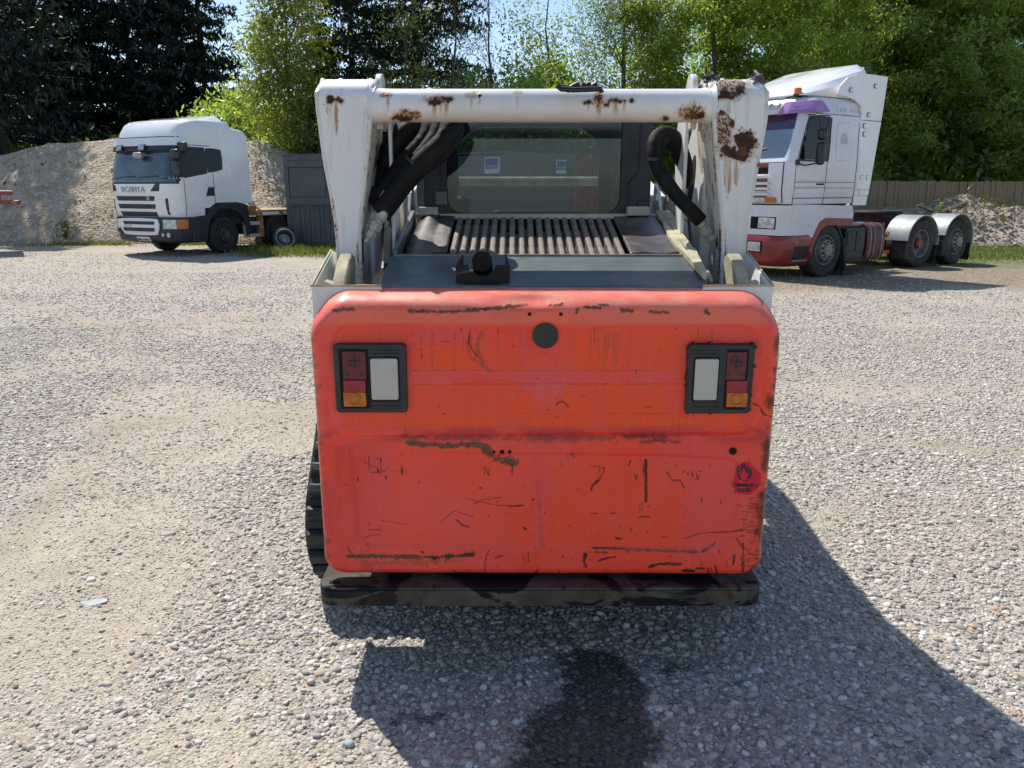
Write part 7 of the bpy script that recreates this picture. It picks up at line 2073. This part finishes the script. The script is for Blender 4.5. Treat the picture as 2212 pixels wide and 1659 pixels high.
    # lower side skirt, red arch
    m = MB(); m.prism([(1.15, .30, 1.08), (1.15, 2.10, 1.06), (1.15, 2.16, 1.0), (1.15, 2.16, .86), (1.15, 1.30, .90), (1.15, 1.08, .82), (1.15, .90, .60), (1.15, .84, .44 + .30), (1.15, .30, .74)], (.085, 0, 0)); m.build("side_skirt", M['tsilver'], t, smooth=None, bevel=.015)
    m = MB(); m.prism([(1.16, 2.15, .93), (1.16, 1.28, .95), (1.16, 1.10, .90), (1.16, .96, .74), (1.16, .86, .50), (1.16, .91, .44), (1.16, 1.02, .66), (1.16, 1.16, .80), (1.16, 1.32, .855), (1.16, 2.15, .83)], (.09, 0, 0)); m.build("red_arch_trim", M['tred'], t, smooth=None, bevel=.01)
    arc_guard(t, "wheel_arch", .9, 1.17, FAX, .56, .03, -20, 175, M['tdark'], 20, False)
    m = MB(); m.prism([(1.0, 1.98, .75), (1.0, 2.06, .5), (1.0, 2.10, .12), (1.0, 2.04, .10), (1.0, 1.96, .5), (1.0, 1.9, .74)], (.24, 0, 0)); m.prism([(1.0, 2.04, .10), (1.0, 2.10, .12), (1.0, 2.36, .05), (1.0, 2.34, .0), (1.0, 2.0, .0)], (.24, 0, 0)); m.build("mud_flap", M['tyre'], t, smooth=None, bevel=.01)
    MB().box(-.42, .42, .6, 6.8, .62, .86).build("chassis", M['tred'], t, smooth=None)
    MB().box(-1.08, 1.08, .5, 2.0, .78, 1.1).build("underbody", M['chassis'], t, smooth=None)
    # steps, tank, air lines
    m = MB(); m.box(.55, 1.12, 2.16, 2.80, .28, .80); m.build("battery_box", M['tdark'], t, smooth=None, bevel=.02)
    for (a, b) in ((2.20, 2.46), (2.50, 2.78)): MB().box(1.118, 1.135, a, b, .44, .76).build("box_lid", M['tdark'], t, smooth=None, bevel=.008)
    m = MB(); m.box(1.0, 1.14, 2.15, 2.82, .26, .34); m.build("side_step", M['chassis'], t, smooth=None, bevel=.01)
    m = MB(); N = 20; pts = []
    for k in range(N):
        a = 2 * math.pi * k / N; pts.append((.82 + .34 * math.copysign(abs(math.cos(a)) ** .5, math.cos(a)), 2.84, .55 + .30 * math.copysign(abs(math.sin(a)) ** .5, math.sin(a))))
    m.prism(pts, (0, .62, 0)); tk = m.build("fuel_tank", M['tankred'], t, smooth=.6)
    for y_ in (2.92, 3.06, 3.32):
        m = MB(); q = [((a - .82) * 1.03 + .82, y_, (b - .55) * 1.03 + .55) for a, _, b in pts]; m.prism(q, (0, .045, 0)); m.build("tank_strap", M['strap'], tk, smooth=.6)
    m = MB(); m.disc((1.12, 3.54, .68), (1, 0, 0), .05, .05, 16); m.build("side_marker", M['amber'], t)
    m = MB(); m.box(.42, 1.0, 2.3, 3.4, .86, .90); m.tube([(.9, 2.36, .98), (.95, 2.9, .98)], .045, 10); m.tube([(.7, 2.36, 1.02), (.75, 2.9, 1.0)], .03, 8); m.build("air_lines", M['alu'], t)
    m = MB(); m.box(.42, 1.05, 3.5, 3.56, .35, .85); m.box(1.0, 1.05, 3.5, 3.85, .35, .40); m.build("guard_bracket", M['tred'], t, smooth=None)
    # fifth wheel
    m = MB(); m.lathe([(1e-4, 0), (.50, 0), (.52, -.03), (.50, -.09), (1e-4, -.09)], (0, DAX + .2, 1.20), (0, 0, 1), 30); m.box(-.45, .45, DAX - .2, DAX + .5, .86, 1.12); m.box(-.5, .5, DAX + .5, DAX + 1.0, 1.0, 1.12)
    m.build("fifth_wheel", M['chassis'], t, smooth=.5)
    ZS = [0, .27, .74, .98, 1.08, 1.17, 1.60, 2.0, 2.8, 2.92, 3.3, 3.86, 4.3]; ZT = [0, .25, .83, 1.19, 1.41, 1.52, 1.80, 2.16, 2.92, 3.02, 3.33, 3.80, 4.2]
    def warp(o):
        if o.name.split('.')[0] not in ('wheel_arch', 'chassis', 'fifth_wheel', 'mud_flap', 'air_lines') and o.type == 'MESH':
            for v_ in o.data.vertices: v_.co.z = float(np.interp(v_.co.z, ZS, ZT))
        for ch in o.children: warp(ch)
    for ch in list(t.children): warp(ch)
    # axles and wheels
    for s in (1, -1):
        wheel(t, s * 1.05, FAX, .525, .30, s, M['tyre'], M['rim'], M['hub'], "steer", .30)
        wheel(t, s * .95, DAX, .525, .52, s, M['tyre'], M['rim'], M['tred'], "drive", .31)
        wheel(t, s * 1.05, TAX, .515, .30, s, M['tyre'], M['rim'], M['hub'], "steer", .30)
    for y_ in (FAX, DAX, TAX): MB().tube([(-.9, y_, .52), (.9, y_, .52)], .08, 8).build("axle", M['chassis'], t)
    for y_, a1 in ((DAX, 172), (TAX, 165)):
        for s in (1, -1):
            g_ = arc_guard(t, "mudguard", min(s * .70, s * 1.24), max(s * .70, s * 1.24), y_, .60, .014, -4, a1, M['alu'], 24, True)
            m = MB(); m.box(min(s * .72, s * 1.22), max(s * .72, s * 1.22), y_ + .60, y_ + .615, .08, .50); m.build("mud_flap", M['tyre'], g_, smooth=None)
            m = MB(); m.prism([(s * 1.21, y_ - .60, .55), (s * 1.21, y_ - .44, .60), (s * 1.21, y_ - .30, .2), (s * 1.21, y_ - .56, .22)], (-s * .3, 0, 0)); m.build("guard_skirt", M['tyre'], g_, smooth=None)
    m = MB(); m.box(-1.1, 1.1, TAX + .70, TAX + .78, .42, .62); m.build("rear_crossmember", M['tred'], t, smooth=None, bevel=.01)
    for s in (1, -1): MB().box(min(s * .8, s * 1.1), max(s * .8, s * 1.1), TAX + .78, TAX + .82, .46, .60).build("rear_lamp", M['redbright'], t, smooth=None)
    return t

LEFT_ROT, LEFT_POS = -26.5, (-9.45, 20.0)
RIGHT_ROT, RIGHT_POS = -57, (4.27, 15.42)
FAX, DAX, TAX = 1.42, 4.75, 6.20
left_lorry()
right_lorry()

# loose wheel leaning at the cabin corner
t = thing("loose_tyre", "bare spare wheel leaning at the left corner of the dark grey cabin", "tyre", (-6.45, 22.15, 0.0), math.radians(-62))
m = MB(); m.lathe([(.17, -.09), (.26, -.10), (.325, -.07), (.335, 0), (.325, .07), (.26, .10), (.17, .09)], (0, 0, .30), (.93, 0, .37), 32, close=True); m.build("tyre", M['tyre'], t, smooth=.6)
m = MB(); m.lathe([(.245, .088), (.27, .104), (.255, .112), (.235, .10)], (0, 0, .30), (.93, 0, .37), 32, close=True); m.lathe([(.24, .10), (.22, .02), (.20, -.06), (.09, -.07), (.08, -.02), (1e-4, -.02)], (0, 0, .30), (.93, 0, .37), 32); m.build("rim", M['alu'], t, smooth=.6)

# rear of a red flat trailer at the left edge
q = V(0, 425, 20.5)
t = thing("trailer", "red rear end of a flat trailer poking in at the left edge", "trailer", (q.x, 20.5, 0), math.radians(33))
a = V(23, 418, 20.5).x - q.x; b = V(38, 430, 20.5).x - q.x
z1 = V(10, 412, 20.5).z; z2 = V(10, 422, 20.5).z; z3 = V(10, 433, 20.5).z; z4 = V(10, 442, 20.5).z
MB().box(-7, a, -.1, 2.2, z2, z1).build("deck_edge", M['tred'], t, smooth=None, bevel=.01)
MB().box(-7, b - .04, -.02, .14, z4, z3).build("lamp_bar", M['tred'], t, smooth=None, bevel=.01)
MB().box(-.25, .02, .0, .16, z3, z2).build("bracket", M['tred'], t, smooth=None)
MB().box(b - .22, b - .10, -.05, -.02, z4 + .02, z3 - .01).build("marker_plate", M['amber'], t, smooth=None)
MB().box(b - .04, b, -.04, .12, z4 + .02, z3).build("rear_lamp", M['redbright'], t, smooth=None)
for yy in (.4, 1.8):
    m = MB(); m.lathe([(1e-4, -.15), (.45, -.15), (.5, -.1), (.5, .1), (.45, .15), (1e-4, .15)], (-2.2, yy, .5), (0, 1, 0), 28); m.build("wheel", M['tyreclean'], t, smooth=.6)
